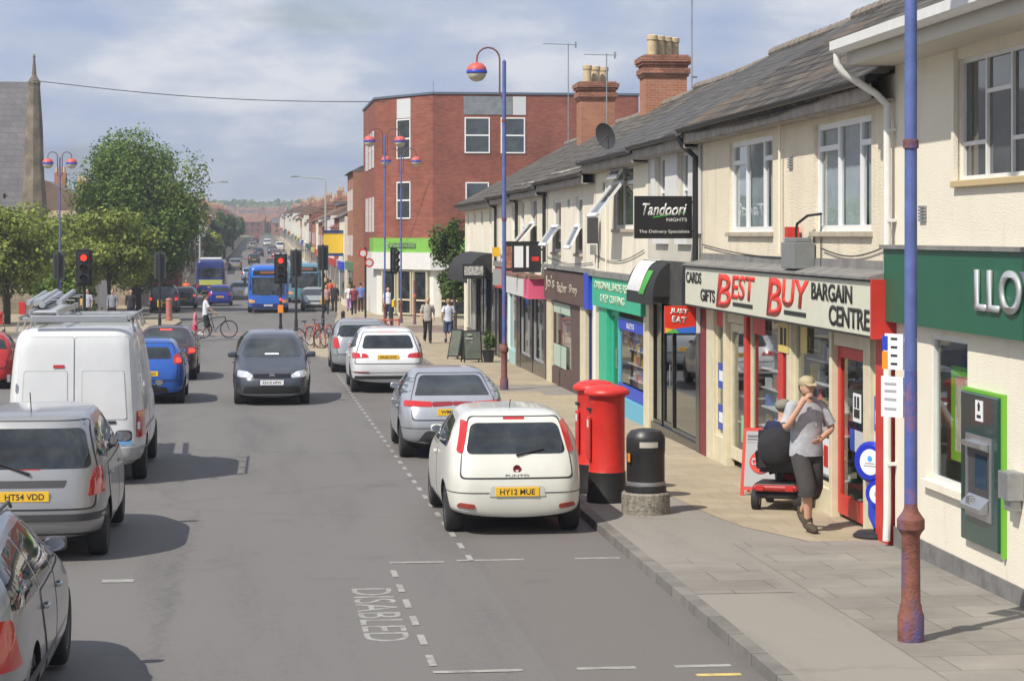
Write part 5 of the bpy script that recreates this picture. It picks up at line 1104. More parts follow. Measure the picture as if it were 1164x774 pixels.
far('dark car climbing near the crest of the far hill', -1.4, 490, ('far_dark', (.04, .04, .05)))
far('white van-like car parked on the right of the far hill', 3.4, 400, ('far_white', (.7, .7, .7)), kind='suv')
far('grey car parked at the left kerb of the far hill', -3.2, 270, ('far_grey', (.2, .21, .22)))
far('red car climbing the far hill in the distance', -1.3, 560, ('far_red', (.5, .02, .015)))
# ---- white van
vr = thing('white_van', 'dirty white panel van with roof rack queuing behind the blue hatchback', 'van', carpos(-2.70, 31.8+2.4), R(0), 'traffic queuing on the left')
pv = paint('van_white', (.60, .615, .63), 0, .4)
Lv = [(-2.34, .32, 2.45, .25, .90), (-2.40, .42, 2.55, .40, .97), (-2.40, .60, 2.58, .60, 1.0), (-2.39, .95, 2.50, .85, .995), (-2.375, 1.25, 1.95, 1.08, .985), (-2.35, 1.6, 1.35, 1.45, .955), (-2.32, 2.02, .9, 1.95, .905), (-2.28, 2.22, .7, 2.22, .86), (-2.20, 2.31, .5, 2.31, .76), (-2.0, 2.33, .2, 2.33, .5)]
body, bv = loft_body('body', Lv, 9, 5, pv, vr, sub=2, arches=(1.65, -1.30), Rw=.345, W=1.0)
for x0, x1 in ((-.86, -.008), (.008, .86)):
    s_ = 1 if x0 > 0 else -1
    g = patch(bv, [(x0-.006, .60), (x1+.006, .60), (x1-.09*(s_ > 0)+.006, 2.19), (x0+.09*(s_ < 0)-.006, 2.19)], 'R', dgrey, 'rear_door', vr, off=.002, skirt=0, r=.05)
    patch(bv, [(x0, .606), (x1, .606), (x1-.09*(s_ > 0), 2.184), (x0+.09*(s_ < 0), 2.184)], 'R', pv, 'door_skin', g, off=.009, r=.05)
    a0, a1 = (x0+.10, x1-.10) if s_ > 0 else (x0+.10, x1-.08)
    patch(bv, [(a0, .98), (a1, .98), (a1-.04*(s_ > 0), 1.70), (a0+.04*(s_ < 0), 1.70)], 'R', mat('van_panel_groove', (.36, .37, .37), .5), 'panel_groove', g, off=.010, skirt=0, r=.04)
    patch(bv, [(a0+.012, .992), (a1-.012, .992), (a1-.012-.04*(s_ > 0), 1.688), (a0+.012+.04*(s_ < 0), 1.688)], 'R', pv, 'pressed_panel', g, off=.015, r=.04)
    b = MB()
    for z in (.85, 1.55): b.box((s_*.93-.02, -2.42, z), (s_*.93+.02, -2.36, z+.10))
    b.build('hinge', steel, g)
    patch(bv, [(s_*.985, .72), (s_*.885, .72), (s_*.885, 1.10), (s_*.975, 1.10)], 'R', redlens, 'tail_light', vr, off=.016, r=.02, step=.03)
    patch(bv, [(s_*.975, 1.02), (s_*.895, 1.02), (s_*.895, 1.09), (s_*.965, 1.09)], 'R', amberlens, 'indicator', vr, off=.022, r=.01, step=.03)
patch(bv, [(.42, .93), (.60, .93), (.60, .97), (.42, .97)], 'R', black, 'handle', vr, off=.022, r=.01); patch(bv, [(-.30, 1.74), (-.14, 1.74), (-.14, 1.785), (-.30, 1.785)], 'R', redlens, 'brake_light', vr, off=.022, r=.01)
patch(bv, [(-.98, .36), (.98, .36), (.98, .58), (-.98, .58)], 'R', mat('faded_bumper', (.34, .35, .35), .6, var=.15), 'rear_bumper', vr, off=.035, skirt=.04, r=.03)
numplate(vr, bv, .72, False, 'WN55 KPR', x=-.1) if False else None
patch(bv, [(.62, .62), (.82, .62), (.82, .69), (.62, .69)], 'R', mat('pale_blue_sticker', (.15, .35, .65), .4), 'sticker', vr, off=.014, skirt=0, r=0)
patch(bv, [(-.8, 1.18), (.8, 1.18), (.72, 1.86), (-.72, 1.86)], 'F', cglass, 'windscreen', vr, r=.08)
for ax in 'Ss':
    patch(bv, [(.75, 1.22), (1.68, 1.20), (1.18, 1.74), (.80, 1.80)], ax, cglass, 'side_window', vr, r=.06)
    g = patch(bv, [(.66, .45), (1.22, .45), (1.3, .8), (1.85, 1.0), (1.7, 1.17), (.66, 1.18)], ax, pv, 'cab_door', vr, off=.006, r=.05)
    patch(bv, [(-2.2, .78), (.55, .76), (.55, .82), (-2.2, .84)], ax, mat('faded_bumper', (.34, .35, .35), .6), 'rubbing_strip', vr, off=.010, r=.01)
    patch(bv, [(-.55, .48), (.55, .48), (.55, 1.95), (-.55, 1.95)], ax, pv, 'side_door', vr, off=.008, r=.05)
for y in (1.65, -1.30):
    for s_ in (1, -1): wheel(vr, s_*.985, y, .345, hub=steel)
for s_ in (1, -1): mirrorpart(vr, s_*.97, 1.35, 1.25, black, .8)
# the roof rack and its load are two things that ride with the van
rk = MB()
for y in (-2.1, -1.1, -.1, .6):
    rk.tube([(-.86, y, 2.25), (-.80, y, 2.44), (.80, y, 2.44), (.86, y, 2.25)], .022, 8)
for s_ in (1, -1): rk.tube([(s_*.80, -2.2, 2.47), (s_*.80, .8, 2.47)], .02, 8)
rk.build('roof_rack', steel, vr, smooth=True)
b = MB(); b.box((-.62, -2.30, 2.40), (.76, -2.22, 2.50)); b.build('ladder_roller', alum, vr, bevel=.01)
vp = vr.location
ld = thing('ladder', 'aluminium ladder stacked on the roof rack of the white van', 'ladder', (vp.x-.05, vp.y-.5, vp.z+2.50))
b = MB()
for s_ in (-.62, -.22): b.box((s_, -1.7, 0), (s_+.03, 1.8, .08))
for k in range(12): b.tube([(-.6, -1.55+k*.29, .04), (-.2, -1.55+k*.29, .04)], .015, 8)
b.build('ladder_rails', alum, ld)
tb = thing('pipe_bundle', 'bundle of pale pipes and boards tied on the left of the van roof', 'pipes', (vp.x-.50, vp.y+1.0, vp.z+2.46), R(2))
rr_ = random.Random(4)
for (x, z, w_, h_, l_) in ((-.36, .0, .34, .06, -2.0), (-.32, .07, .26, .05, -1.8)): b = MB(); b.box((x, l_, z), (x+w_, 2.3, z+h_)); b.build('board', mat('pale_board', (.42, .42, .40), .6, var=.25), tb)
for k in range(9):
    b = MB(); x = -.40+.55*rr_.random(); z = .16+.05*rr_.random(); L0 = -1.9-.5*rr_.random(); r__ = rr_.uniform(.02, .05); b.tube([(x, L0, z), (x+rr_.uniform(-.05, .05), 2.4, z+.04)], r__, 10); b.build('pipe', mat('pale_pipe', (.38, .40, .42), .4, .3, var=.2), tb, smooth=True)
for k, y in enumerate((-1.2, .6, 1.6)): b = MB(); b.tube([(-.45, y, .0), (-.45, y, .20), (.28, y, .20), (.28, y, 0)], .012, 6); b.build('strap', steel, tb)
b = MB(); b.box((-.50, -2.10, .02), (-.40, -2.0, .20)); b.build('red_rag', mat('red_strap', (.5, .03, .03), .7), tb)
# ---- buses
def bus(label, loc, rz, main, low, L_=10., H=2.95, group='buses', front=True, sign=True, lower=None, roofw=False):
    r = thing('city_bus', label, 'bus', loc, rz, group); a = L_/2; W = 1.25
    Ly = [(-a+.05, .30, a-.05, .30, W-.03), (-a, .5, a, .5, W), (-a, 1.0, a, 1.0, W), (-a+.02, 1.5, a-.02, 1.5, W), (-a+.05, 2.3, a-.08, 2.3, W-.02), (-a+.08, H-.25, a-.14, H-.25, W-.05), (-a+.14, H-.06, a-.25, H-.06, W-.14), (-a+.4, H, a-.5, H, W-.4)]
    bd, bv = loft_body('body', Ly, 14, 12, main, r, sub=1, arches=(a-2.4, -a+2.6), Rw=.48, W=W)
    patch(bv, [(-1.12, 1.15), (1.12, 1.15), (1.08, 2.22), (-1.08, 2.22)], 'F', cglass, 'windscreen', r, r=.1, step=.15)
    patch(bv, [(-1.05, 2.32), (1.05, 2.32), (1.0, 2.72), (-1.0, 2.72)], 'F', gblack, 'destination_blind', r, r=.05, step=.15)
    patch(bv, [(-.62, 2.44), (.5, 2.44), (.5, 2.58), (-.62, 2.58)], 'F', mat('amber_dots', (.22, .08, .02), .4), 'painted_route_glow', r, off=.01, skirt=0, r=0) if front else None  # glow of the route text is painted dull amber, without emission
    patch(bv, [(-1.22, .32), (1.22, .32), (1.22, .62), (-1.22, .62)], 'F', low, 'front_bumper', r, off=.012, r=.05, step=.15)
    for s_ in (1, -1): patch(bv, [(s_*1.16, .68), (s_*.80, .68), (s_*.80, .82), (s_*1.16, .90)], 'F', mat('amber_lamp', (.75, .35, .12), .3), 'headlight', r, off=.015, r=.03)
    numplate(r, bv, .52, True, 'KX08 HSD', m=wplate)
    patch(bv, [(-1.0, 1.45), (1.0, 1.45), (.98, 2.25), (-.98, 2.25)], 'R', cglass, 'rear_window', r, r=.1, step=.15)
    patch(bv, [(-1.1, .8), (1.1, .8), (1.1, 1.25), (-1.1, 1.25)], 'R', lower or low, 'engine_cover', r, r=.05, step=.15)
    for s_ in (1, -1): patch(bv, [(s_*1.18, .6), (s_*1.0, .6), (s_*1.0, .95), (s_*1.18, .95)], 'R', redlens, 'tail_light', r, off=.012, r=.03)
    numplate(r, bv, .62, False, 'KX08 HSE')
    for ax in 'Ss':
        for k in range(5):
            y = -a+1.2+k*1.65; patch(bv, [(y, 1.35), (y+1.5, 1.35), (y+1.5, 2.2), (y, 2.2)], ax, cglass, 'side_window', r, r=.08, step=.3)
        patch(bv, [(-a+.3, .35), (a-.5, .35), (a-.5, .6), (-a+.3, .6)], ax, low, 'skirt', r, off=.01, r=.02, step=.4) if False else None
    for y in (a-2.4, -a+2.6):
        for s_ in (1, -1): wheel(r, s_*1.24, y, .48, w=.28, hub=steel)
    for s_ in (1, -1): b = MB(); b.tube([(s_*1.15, a-.1, 2.45), (s_*1.38, a+.12, 2.35), (s_*1.40, a+.12, 2.2)], .02, 6); b.box((s_*1.40-.09, a+.08, 1.9), (s_*1.40+.09, a+.16, 2.22)); b.build('wing_mirror', black, r)
    for s_ in (.45, -.45): b = MB(); b.tube([(s_, a+.0, 1.14), (s_-.5, a+.03, 1.2)], .012, 6); b.build('wiper', black, r)
    if roofw: b = MB(); b.box((-.9, -a+1.0, H-.01), (.9, -a+3.5, H+.16)); b.build('roof_pod', white, r, bevel=.05)
    return r
pbus = paint('bus_blue', (.02, .13, .55)); pbusd = paint('bus_navy', (.015, .03, .16)); pteal = paint('bus_teal', (.10, .24, .32))
bus('bright blue single-deck bus facing the camera at the junction', carpos(.42, 131.6+5), PI, pbus, pbusd)
bus('dark navy bus seen from behind, driving away up the street', carpos(-4.25, 184+5), 0, pbusd, pbusd, lower=mat('lime_bus_panel', (.45, .5, .12), .4), roofw=True)
bus('pale teal bus partly hidden behind the bright blue bus', carpos(3.15, 158+5), PI, pteal, pteal)
# ================= STREET FURNITURE =================
M_rust = mat('flaking_red_oxide', (.18, .065, .048), .75, var=.4, vs=9, bump=.5, dirt=((.060, .080, .26), 4.2, .47, (1, 1, .35)))
M_pole = mat('faded_blue_pole', (.085, .12, .31), .55, var=.2, vs=5, dirt=((.20, .07, .06), 4, .68, (1, 1, .4)))
M_mott = mat('mottled_blue_pole', (.065, .095, .30), .6, var=.2, vs=5, dirt=((.36, .10, .06), 3.2, .52, (1, 1, .6)))
lampred = mat('lamp_red', (.55, .10, .08), .5, var=.1); lampblue = mat('lamp_blue', (.02, .05, .42), .4); lampglass = mat('lamp_bowl', (.50, .45, .33), .25, var=.2, vs=12)
def lamp(label, X, Y, H, heads, rot=0, group='blue street lamp posts', low=1.15, detail=True, rr=1.0, hr=.24, arm=.28):
    t = thing('street_lamp', label, 'street lamp', (X, Y, gz(Y)), rot, group)
    b = MB(); b.lathe([(.105*rr, -.05), (.11*rr, .0), (.11*rr, .22), (.095*rr, .26), (.09*rr, .30), (.080*rr, .33), (.076*rr, .88), (.09*rr, .91), (.115*rr, .94), (.115*rr, 1.02), (.085*rr, 1.06), (.065*rr, 1.09), (.056*rr, 1.12), (.055*rr, low)], (0, 0, 0), 20)
    b.build('base', M_rust, t, smooth=True)
    b = MB(); b.lathe([(.055*rr, low+.001), (.054*rr, low+1.1)], (0, 0, 0), 16); b.build('lower_pole', M_mott, t, smooth=True)
    b = MB(); b.lathe([(.053*rr, low+1.101), (.050*rr, H-.05), (.0, H)], (0, 0, 0), 16); b.build('pole', M_pole, t, smooth=True)
    for z in (4.15, H-1.5): b = MB(); b.lathe([(.050*rr, z-.04), (.066*rr, z-.035), (.066*rr, z+.035), (.050*rr, z+.04)], (0, 0, 0), 14); b.build('collar', M_rust, t, smooth=True)
    for s_ in heads:
        b = MB(); x0 = s_*.11; pts = [(x0*.3, 0, H-.95), (x0, 0, H-.85), (x0, 0, H)]
        for k in range(9): a = PI*k/8; pts.append((x0+s_*(arm-arm*math.cos(a)), 0, H+arm*math.sin(a)*1.0))
        pts.append((x0+s_*2*arm, 0, H-.12)); b.tube(pts, .022, 8); ar = b.build('arm', M_rust, t, smooth=True)
        c = (x0+s_*2*arm, 0, H-.32); n = 8
        b = MB(); b.lathe([(.03, .24), (.06, .22)]+[(hr*math.sin(PI/2*(.25+.75*k/n)), .045+hr*.80*math.cos(PI/2*(.25+.75*k/n))) for k in range(n+1)]+[(hr*.98, .03)], c, 20); b.build('lamp_hood', lampred, ar, smooth=True)
        b = MB(); b.lathe([(hr*1.02, .045), (hr*1.06, .03), (hr*1.06, -.02), (hr*1.0, -.035)], c, 20); b.build('lamp_band', lampblue, ar, smooth=True)
        b = MB(); b.lathe([(hr*.96, -.03)]+[(hr*.96*math.cos(PI/2*k/n), -.03-hr*.85*math.sin(PI/2*k/n)) for k in range(1, n+1)], c, 20); b.build('lamp_bowl', lampglass, ar, smooth=True)
    return t
l1 = lamp('nearest blue lamp post with flaking red-brown base, standing before the bank', 5.39, 17.5, 8.0, (-1,))
sg_ = MB(); sg_.box((-.27, -.02, 2.26), (-.07, .0, 2.56)); sg_.box((-.26, .0, 2.5), (.05, .02, 2.53)); sg_.box((-.26, .0, 2.05), (.05, .02, 2.08))
p = sg_.build('parking_sign', wplate, l1); p.rotation_euler = (0, 0, R(-58)); q = MB(); q.box((-.295, -.0245, 2.26), (-.235, -.021, 2.41)); q.build('orange_patch', orange, p); q = MB(); q.box((-.295, -.0245, 2.42), (-.235, -.021, 2.54)); q.build('blue_patch', lampblue, p)
q = MB()
for z in (2.30, 2.37, 2.44, 2.51): q.box((-.20, -.0245, z), (-.13, -.021, z+.018))
q.build('print', ink, p)
q = MB(); q.box((-.31, -.02, 1.86), (-.07, .0, 2.20)); p2_ = q.build('lower_sign', wplate, l1); p2_.rotation_euler = (0, 0, R(-58)); q = MB()
for z in (1.92, 2.0, 2.07, 2.13): q.box((-.27, -.0245, z), (-.14, -.021, z+.02))
q.build('print', mat('faint_print', (.35, .35, .36), .6), p2_)
l2 = lamp('blue lamp post with one hooked arm beside the silver hatchback', 5.88, 52.2, 8.05, (-1,), rr=.95)
b = MB(); b.box((-.28, -.03, 2.55), (-.07, -.0, 2.95)); b.build('parking_sign', mat('sign_back_grey', (.33, .33, .33), .6), l2)
lamp('double-armed blue lamp post, left one of the pair before the brick building', 5.75, 101, 9.0, (-1, 1), rr=.8, hr=.27, arm=.30)
lamp('double-armed blue lamp post, right one of the pair before the brick building', 6.9, 107, 8.35, (-1, 1), rr=.8, hr=.25, arm=.32)
lamp('double-armed blue lamp post in front of the church spire', -9.4, 103, 8.0, (-1, 1), rr=.8, hr=.25, arm=.22)
def glamp(X, Y, H, arm, label):
    t = thing('grey_street_lamp', label, 'street lamp', (X, Y, gz(Y)), 0, 'tall grey lamp columns down the street')
    b = MB(); b.tube([(0, 0, -.1), (0, 0, H-.3), (-.15*math.copysign(1, arm), 0, H), (-arm*.9, 0, H+.15)], [.10, .07, .06, .04], 8); b.build('column', mat('pale_column', (.38, .42, .38), .6), t, smooth=True)
    b = MB(); b.box((-arm-.35*math.copysign(1, arm), -.12, H+.1), (-arm+.35*math.copysign(1, arm), .12, H+.24)); b.build('lantern', steel, t, bevel=.03); return t
glamp(5.6, 190, 9.9, 2.7, 'tall pale lamp column with long arm over the street, beyond the red cycle stands')
glamp(-5.6, 200, 9.6, -2.2, 'pale lamp column beside the dark bus on the left side')
# post boxes
def pillar_box(X, Y, label):
    t = thing('pillar_box', label, 'post box', (X, Y, gz(Y)), R(-90), 'red pillar boxes by the kerb'); t.scale = (.86, .86, 1); pr = mat('pillar_box_red', (.56, .026, .018), .45, var=.14, vs=5, bump=.15, bs=25, dirt=((.34, .05, .035), 6, .60))
    b = MB(); b.lathe([(.285, .40), (.275, .42), (.275, 1.36), (.285, 1.38), (.285, 1.41)], (0, 0, 0), 36); b.build('body', pr, t, smooth=True)
    b = MB(); b.lathe([(.31, -.02), (.31, .10), (.295, .14), (.29, .40)], (0, 0, 0), 36); b.build('black_base', mat('black_base_paint', (.014, .014, .014), .55, var=.2), t, smooth=True)
    b = MB(); b.lathe([(.285, 1.405), (.345, 1.41), (.35, 1.44), (.335, 1.47), (.26, 1.51), (.14, 1.535), (0, 1.54)], (0, 0, 0), 36); b.build('cap', pr, t, smooth=True)
    b = MB(); b.box((-.11, -.30, 1.20), (.11, -.26, 1.235)); b.build('letter_slot', black, t); b = MB(); b.box((-.14, -.295, .55), (.14, -.27, 1.12)); b.build('door', pr, t, bevel=.01)
    b = MB(); b.box((-.07, -.299, .98), (.07, -.296, 1.08)); b.build('collection_plate', wplate, t)
pillar_box(4.52, 28.05, 'red pillar box with black base nearest the black litter bin'); pillar_box(4.53, 29.15, 'red pillar box half hidden behind the nearer one')
t = thing('litter_bin', 'black round litter bin on pebbled concrete base beside the red pillar boxes', 'litter bin', (4.80, 26.72, gz(26.72)))
b = MB(); b.lathe([(.30, -.02), (.305, .02), (.305, .25), (.29, .27), (.2, .272)], (0, 0, 0), 36); b.build('concrete_base', mat('pebbled_concrete', (.25, .23, .19), .95, var=.5, vs=22, bump=1, bs=60), t, smooth=True)
b = MB(); b.lathe([(.235, .275), (.262, .28), (.262, .35), (.24, .36), (.24, .76), (.245, .77), (.245, .93), (.235, .98), (.19, 1.035), (.1, 1.06), (0, 1.065)], (0, 0, 0), 36); bb_ = b.build('body', mat('bin_black', (.022, .022, .023), .42, var=.2, vs=9), t, smooth=True)
b = MB()
for a0 in (-90, 90): b.add([((.2475)*math.cos(R(a0+q)), .2475*math.sin(R(a0+q)), z) for q in range(-28, 29, 7) for z in (.84, .91)], [(i*2, i*2+2, i*2+3, i*2+1) for i in range(8)])
b.build('opening', mat('pale_opening', (.45, .42, .36), .6), bb_); b = MB(); b.box((-.245, -.16, .66), (-.225, -.08, .76)); o = b.build('yellow_sticker', orange, bb_); b = MB(); b.lathe([(.241, .355), (.249, .36), (.249, .40), (.241, .405)], (0, 0, 0), 30); b.build('band', steel, bb_, smooth=True)
# round lottery style sign
t = thing('pavement_sign', 'blue swing sign of two discs on black weighted foot outside the bargain shop', 'pavement sign', (7.0, 24.05, gz(24)), R(-55))
b = MB(); b.lathe([(.26, 0), (.27, .03), (.22, .07), (.05, .09), (0, .09)], (0, 0, 0), 28); b.build('weighted_foot', black, t, smooth=True)
b = MB(); b.tube([(0, 0, .08), (0, 0, .3)], .02, 8); b.tube([(.03, 0, .12), (-.05, 0, .25), (-.05, 0, .42)], .055, 10); b.build('stem', lampblue, t, smooth=True)
rb = mat('royal_blue_plastic', (.015, .03, .42), .35)
for k, (x, z, r_) in enumerate(((.03, .50, .17), (-.07, .86, .235))):
    b = MB(); b.lathe([(0, -.05), (r_*.86, -.05), (r_, -.02), (r_, .02), (r_*.86, .05), (0, .05)], (x, 0, z), 32, axis='y'); o = b.build('blue_disc', rb, t, smooth=True)
    b = MB(); b.lathe([(0, -.054), (r_*.62, -.054), (r_*.64, -.049)], (x+.02, 0, z), 28, axis='y'); w_ = b.build('white_face', wplate, o, smooth=True)
    b = MB(); b.lathe([(0, -.058), (.035, -.056)], (x+.02, 0, z+(.04 if k else 0)), 14, axis='y'); b.build('motif', mat('sky_blue', (.05, .35, .75), .4) if k else mat('faint_print', (.35, .35, .36), .6), w_)
    if k: b = MB(); b.box((x-.05, -.057, z-.02), (x+.09, -.0545, z-.005)); b.box((x-.07, -.057, z-.05), (x+.11, -.0545, z-.035)); b.build('print', mat('faint_print', (.35, .35, .36), .6), w_)
# A boards
def aboard(label, X, Y, rz, w, h, frame, face, extra=None, group=None):
    t = thing('a_board', label, 'pavement sign', (X, Y, gz(Y)), rz, group)
    for s_ in (1, -1):
        b = MB(); tilt = .13*s_; 
        def Q(x, z): return (x, -s_*.22+s_*.22*z/h, z)
        fw = .045
        for (x0, x1, z0, z1) in ((-w/2, -w/2+fw, 0, h), (w/2-fw, w/2, 0, h), (-w/2+fw, w/2-fw, .08, .08+fw), (-w/2+fw, w/2-fw, h-fw, h)):
            v = [Q(x, z) for x in (x0, x1) for z in (z0, z1)]; v += [(x, y+.02, z) for x, y, z in v]; b.add(v, [(0, 2, 3, 1), (4, 5, 7, 6), (0, 1, 5, 4), (2, 6, 7, 3), (0, 4, 6, 2), (1, 3, 7, 5)])
        o = b.build('frame', frame, t)
        b = MB(); v = [Q(-w/2+fw, .12), Q(w/2-fw, .12), Q(w/2-fw, h-fw), Q(-w/2+fw, h-fw)]; v += [(x, y+.012, z) for x, y, z in v]; b.add(v, [(0, 1, 2, 3), (7, 6, 5, 4), (0, 4, 5, 1), (1, 5, 6, 2), (2, 6, 7, 3), (3, 7, 4, 0)]); pn = b.build('panel', face, o)
        if extra and s_ == 1: extra(pn, h)
    return t
def opn(pn, h):
    an = math.atan(.22/h); b = MB(); b.lathe([(0, -.012), (.150, -.012), (.155, .0)], (0, 0, 0), 28, axis='y'); o = b.build('red_disc', redj, pn); o.location = (0, -.22+.22*.5-.004, h*.5); o.rotation_euler = (-an, 0, 0)
    text('OPEN', mat('faded_white_letters', (.5, .5, .5), .6), o, (0, -.014, 0), .10, .24, face='-y', bold=.02)
    b = MB()
    for k in range(3): b.box((-.2, -.002, h*.78+k*.05), (.2+.02*k, .003, h*.78+k*.05+.018))
    q = b.build('print', mat('faint_print', (.35, .35, .36), .6), pn); q.location = (0, -.048, 0); q.rotation_euler = (0, 0, 0)
aboard('red framed A-board reading open, behind the mobility scooter', 6.74, 28.6, R(-25), .52, .90, redj, mat('pale_board_face', (.34, .35, .36), .5), opn)
def chalk(pn, h):
    b = MB(); r2 = random.Random(3)
    for k in range(5): x = r2.uniform(-.22, .0); b.box((x, -.004, .35+k*.12), (x+r2.uniform(.1, .26), .003, .35+k*.12+.05))
    q = b.build('chalk_writing', mat('chalk', (.45, .47, .44), .8), pn); q.location = (0, -.075, 0)
aboard('black framed chalk A-board beside a potted plant outside the corner shop', 6.45, 66.2, R(8), .60, .98, black, mat('chalk_board', (.10, .115, .09), .7, var=.3), chalk); aboard('second dark A-board just behind the chalk one', 6.2, 68.4, R(-50), .5, .95, black, mat('chalk_board', (.10, .115, .09), .7))
t = thing('potted_plant', 'bushy green plant in a black pot beside the chalk A-board', 'plant', (6.95, 66.0, gz(66))); b = MB(); b.lathe([(.14, 0), (.2, .36), (.21, .38), (.18, .38), (.15, .1)], (0, 0, 0), 20); b.build('pot', black, t, smooth=True)
# ================= FOLIAGE =================
F_dark = foliage('dark_tree_leaves', (.055, .110, .020), (.115, .190, .036), (.24, .33, .07))  # lightest leaf tone paints in sunlit yellow-green highlights
F_ol = foliage('olive_leaves', (.10, .14, .025), (.20, .25, .05), (.34, .38, .09))
F_mid = foliage('mid_leaves', (.03, .06, .015), (.07, .12, .03), (.13, .18, .05))
M_bark = mat('bark', (.07, .055, .04), .9, var=.4, vs=6, bump=.8)
def crown(parent, c, rad, n, m, leaf=.22, seed=1, clumps=26, name='crown', flat=.0):
    r = random.Random(seed); v = []; f = []; cl = []
    while len(cl) < clumps:
        p = Vector((r.uniform(-1, 1), r.uniform(-1, 1), r.uniform(-1, 1)))
        if .35 < p.length < .86: cl.append((p, r.uniform(.20, .36)))
    cl.append((Vector((0, 0, 0)), .5)); cl.append((Vector((.1, 0, .35)), .4)); cl.append((Vector((-.1, 0, -.3)), .4))
    for i in range(n):
        p, s = cl[r.randrange(len(cl))]
        d = Vector((r.gauss(0, 1), r.gauss(0, 1), r.gauss(0, 1))).normalized()*s*(r.random()**.35)*r.uniform(.85, 1.12)
        q = p+d; q = Vector((q.x*rad[0], q.y*rad[1], q.z*rad[2]))+Vector(c)
        nn = (d.normalized()+Vector((r.gauss(0, .6), r.gauss(0, .6), r.gauss(0, .6)+.3))).normalized(); u = nn.orthogonal().normalized(); u = Matrix.Rotation(r.uniform(0, 2*PI), 3, nn) @ u; w = nn.cross(u)
        L_ = leaf*r.uniform(.6, 1.35); k = len(v)
        v += [q-u*L_*.5, q+w*L_*.33+nn*L_*.1, q+u*L_*.6, q-w*L_*.33-nn*L_*.05]; f.append((k, k+1, k+2, k+3))
    me = bpy.data.meshes.new(name); me.from_pydata([tuple(x) for x in v], [], f); me.materials.append(m); o = bpy.data.objects.new(name, me); COL.objects.link(o); o.parent = parent; return o
def tree(name, label, X, Y, H, rad, zc, n, m, leaf=.22, seed=1, tr=.22, clumps=26, group=None, trunk_to=None):
    t = thing(name, label, 'tree', (X, Y, gz(Y)-.05), 0, group); b = MB(); r = random.Random(seed)
    top = trunk_to or zc*.9
    b.tube([(0, 0, -.1), (.03, 0, top*.3), (-.04, .03, top*.6), (.05, 0, top), (.08, 0, zc+rad[2]*.5)], [tr*1.25, tr, tr*.85, tr*.6, tr*.15], 10)
    for k in range(7):
        a = r.uniform(0, 2*PI); z0 = top*r.uniform(.5, 1.0); e = (rad[0]*.65*math.cos(a), rad[1]*.65*math.sin(a), z0+rad[2]*r.uniform(.3, .9))
        b.tube([(0, 0, z0), (e[0]*.45, e[1]*.45, z0+(e[2]-z0)*.6), e], [tr*.4, tr*.25, tr*.08], 6)
    b.build('trunk', M_bark, t, smooth=True); crown(t, (0, 0, zc), rad, n, m, leaf, seed, clumps); return t
tree('broadleaf_tree', 'tall round dark green tree left of the junction, biggest tree in view', -7.9, 138, 11, (4.6, 4.3, 5.1), 6.35, 62000, F_dark, .19, 3, .32, 130)
tree('olive_tree', 'yellow-green spreading tree in front of the church, left of the red traffic light', -12.4, 108, 6, (3.6, 3.0, 2.5), 3.9, 16000, F_ol, .20, 5, .14, 44, 'yellow-green trees by the church')
tree('olive_tree', 'yellow-green tree between the red traffic light and the big dark tree', -8.0, 116, 6, (3.0, 2.6, 2.1), 3.9, 12000, F_ol, .20, 8, .12, 36, 'yellow-green trees by the church')
tree('olive_tree', 'yellow-green tree filling the gap beside the blue lamp post', -10.9, 121, 6, (2.8, 2.6, 2.3), 3.5, 11000, F_ol, .20, 15, .12, 34, 'yellow-green trees by the church')
tree('dark_shrub_tree', 'dark green bushy tree at the left edge below the church wall', -14.6, 104, 4, (2.4, 2.0, 2.2), 2.2, 6000, F_dark, .22, 9, .12, 20)
tree('dark_shrub_tree', 'low dark bush behind the people waiting at the left crossing', -10.6, 116, 3, (2.6, 1.6, 1.5), 1.4, 5000, F_dark, .2, 10, .1, 18)
tree('small_street_tree', 'small green tree at the end of the cream terrace, before the brick building', 8.1, 90.5, 5, (1.2, 1.15, 2.1), 3.5, 5500, F_mid, .15, 11, .07, 22)
crown(t, (0, 0, .62), (.26, .26, .30), 420, F_mid, .09, 2, 8, 'leaves') if t.name.startswith('potted') else None
for k, (X, Y, rr_, zc) in enumerate(((-5.6, 330, 2.9, 4.6), (-6.4, 285, 2.0, 2.9), (-5.2, 400, 2.6, 4.4))):
    tree('roadside_tree', ['round green tree beside the road beyond the dark bus', 'smaller yellowish tree beyond the big dark tree', 'green tree further along the left side of the far road'][k], X, Y, 9, (rr_*.8, rr_, rr_), zc, 3500, (F_mid, F_ol, F_mid)[k], .42, 20+k, .2, 22, 'trees along the far road')
# ================= JUNCTION BUILDINGS =================
b = None
ph = bpy.data.objects.get('potted_plant'); crown(ph, (0, 0, .66), (.30, .30, .32), 500, F_mid, .09, 2, 8, 'leaves')
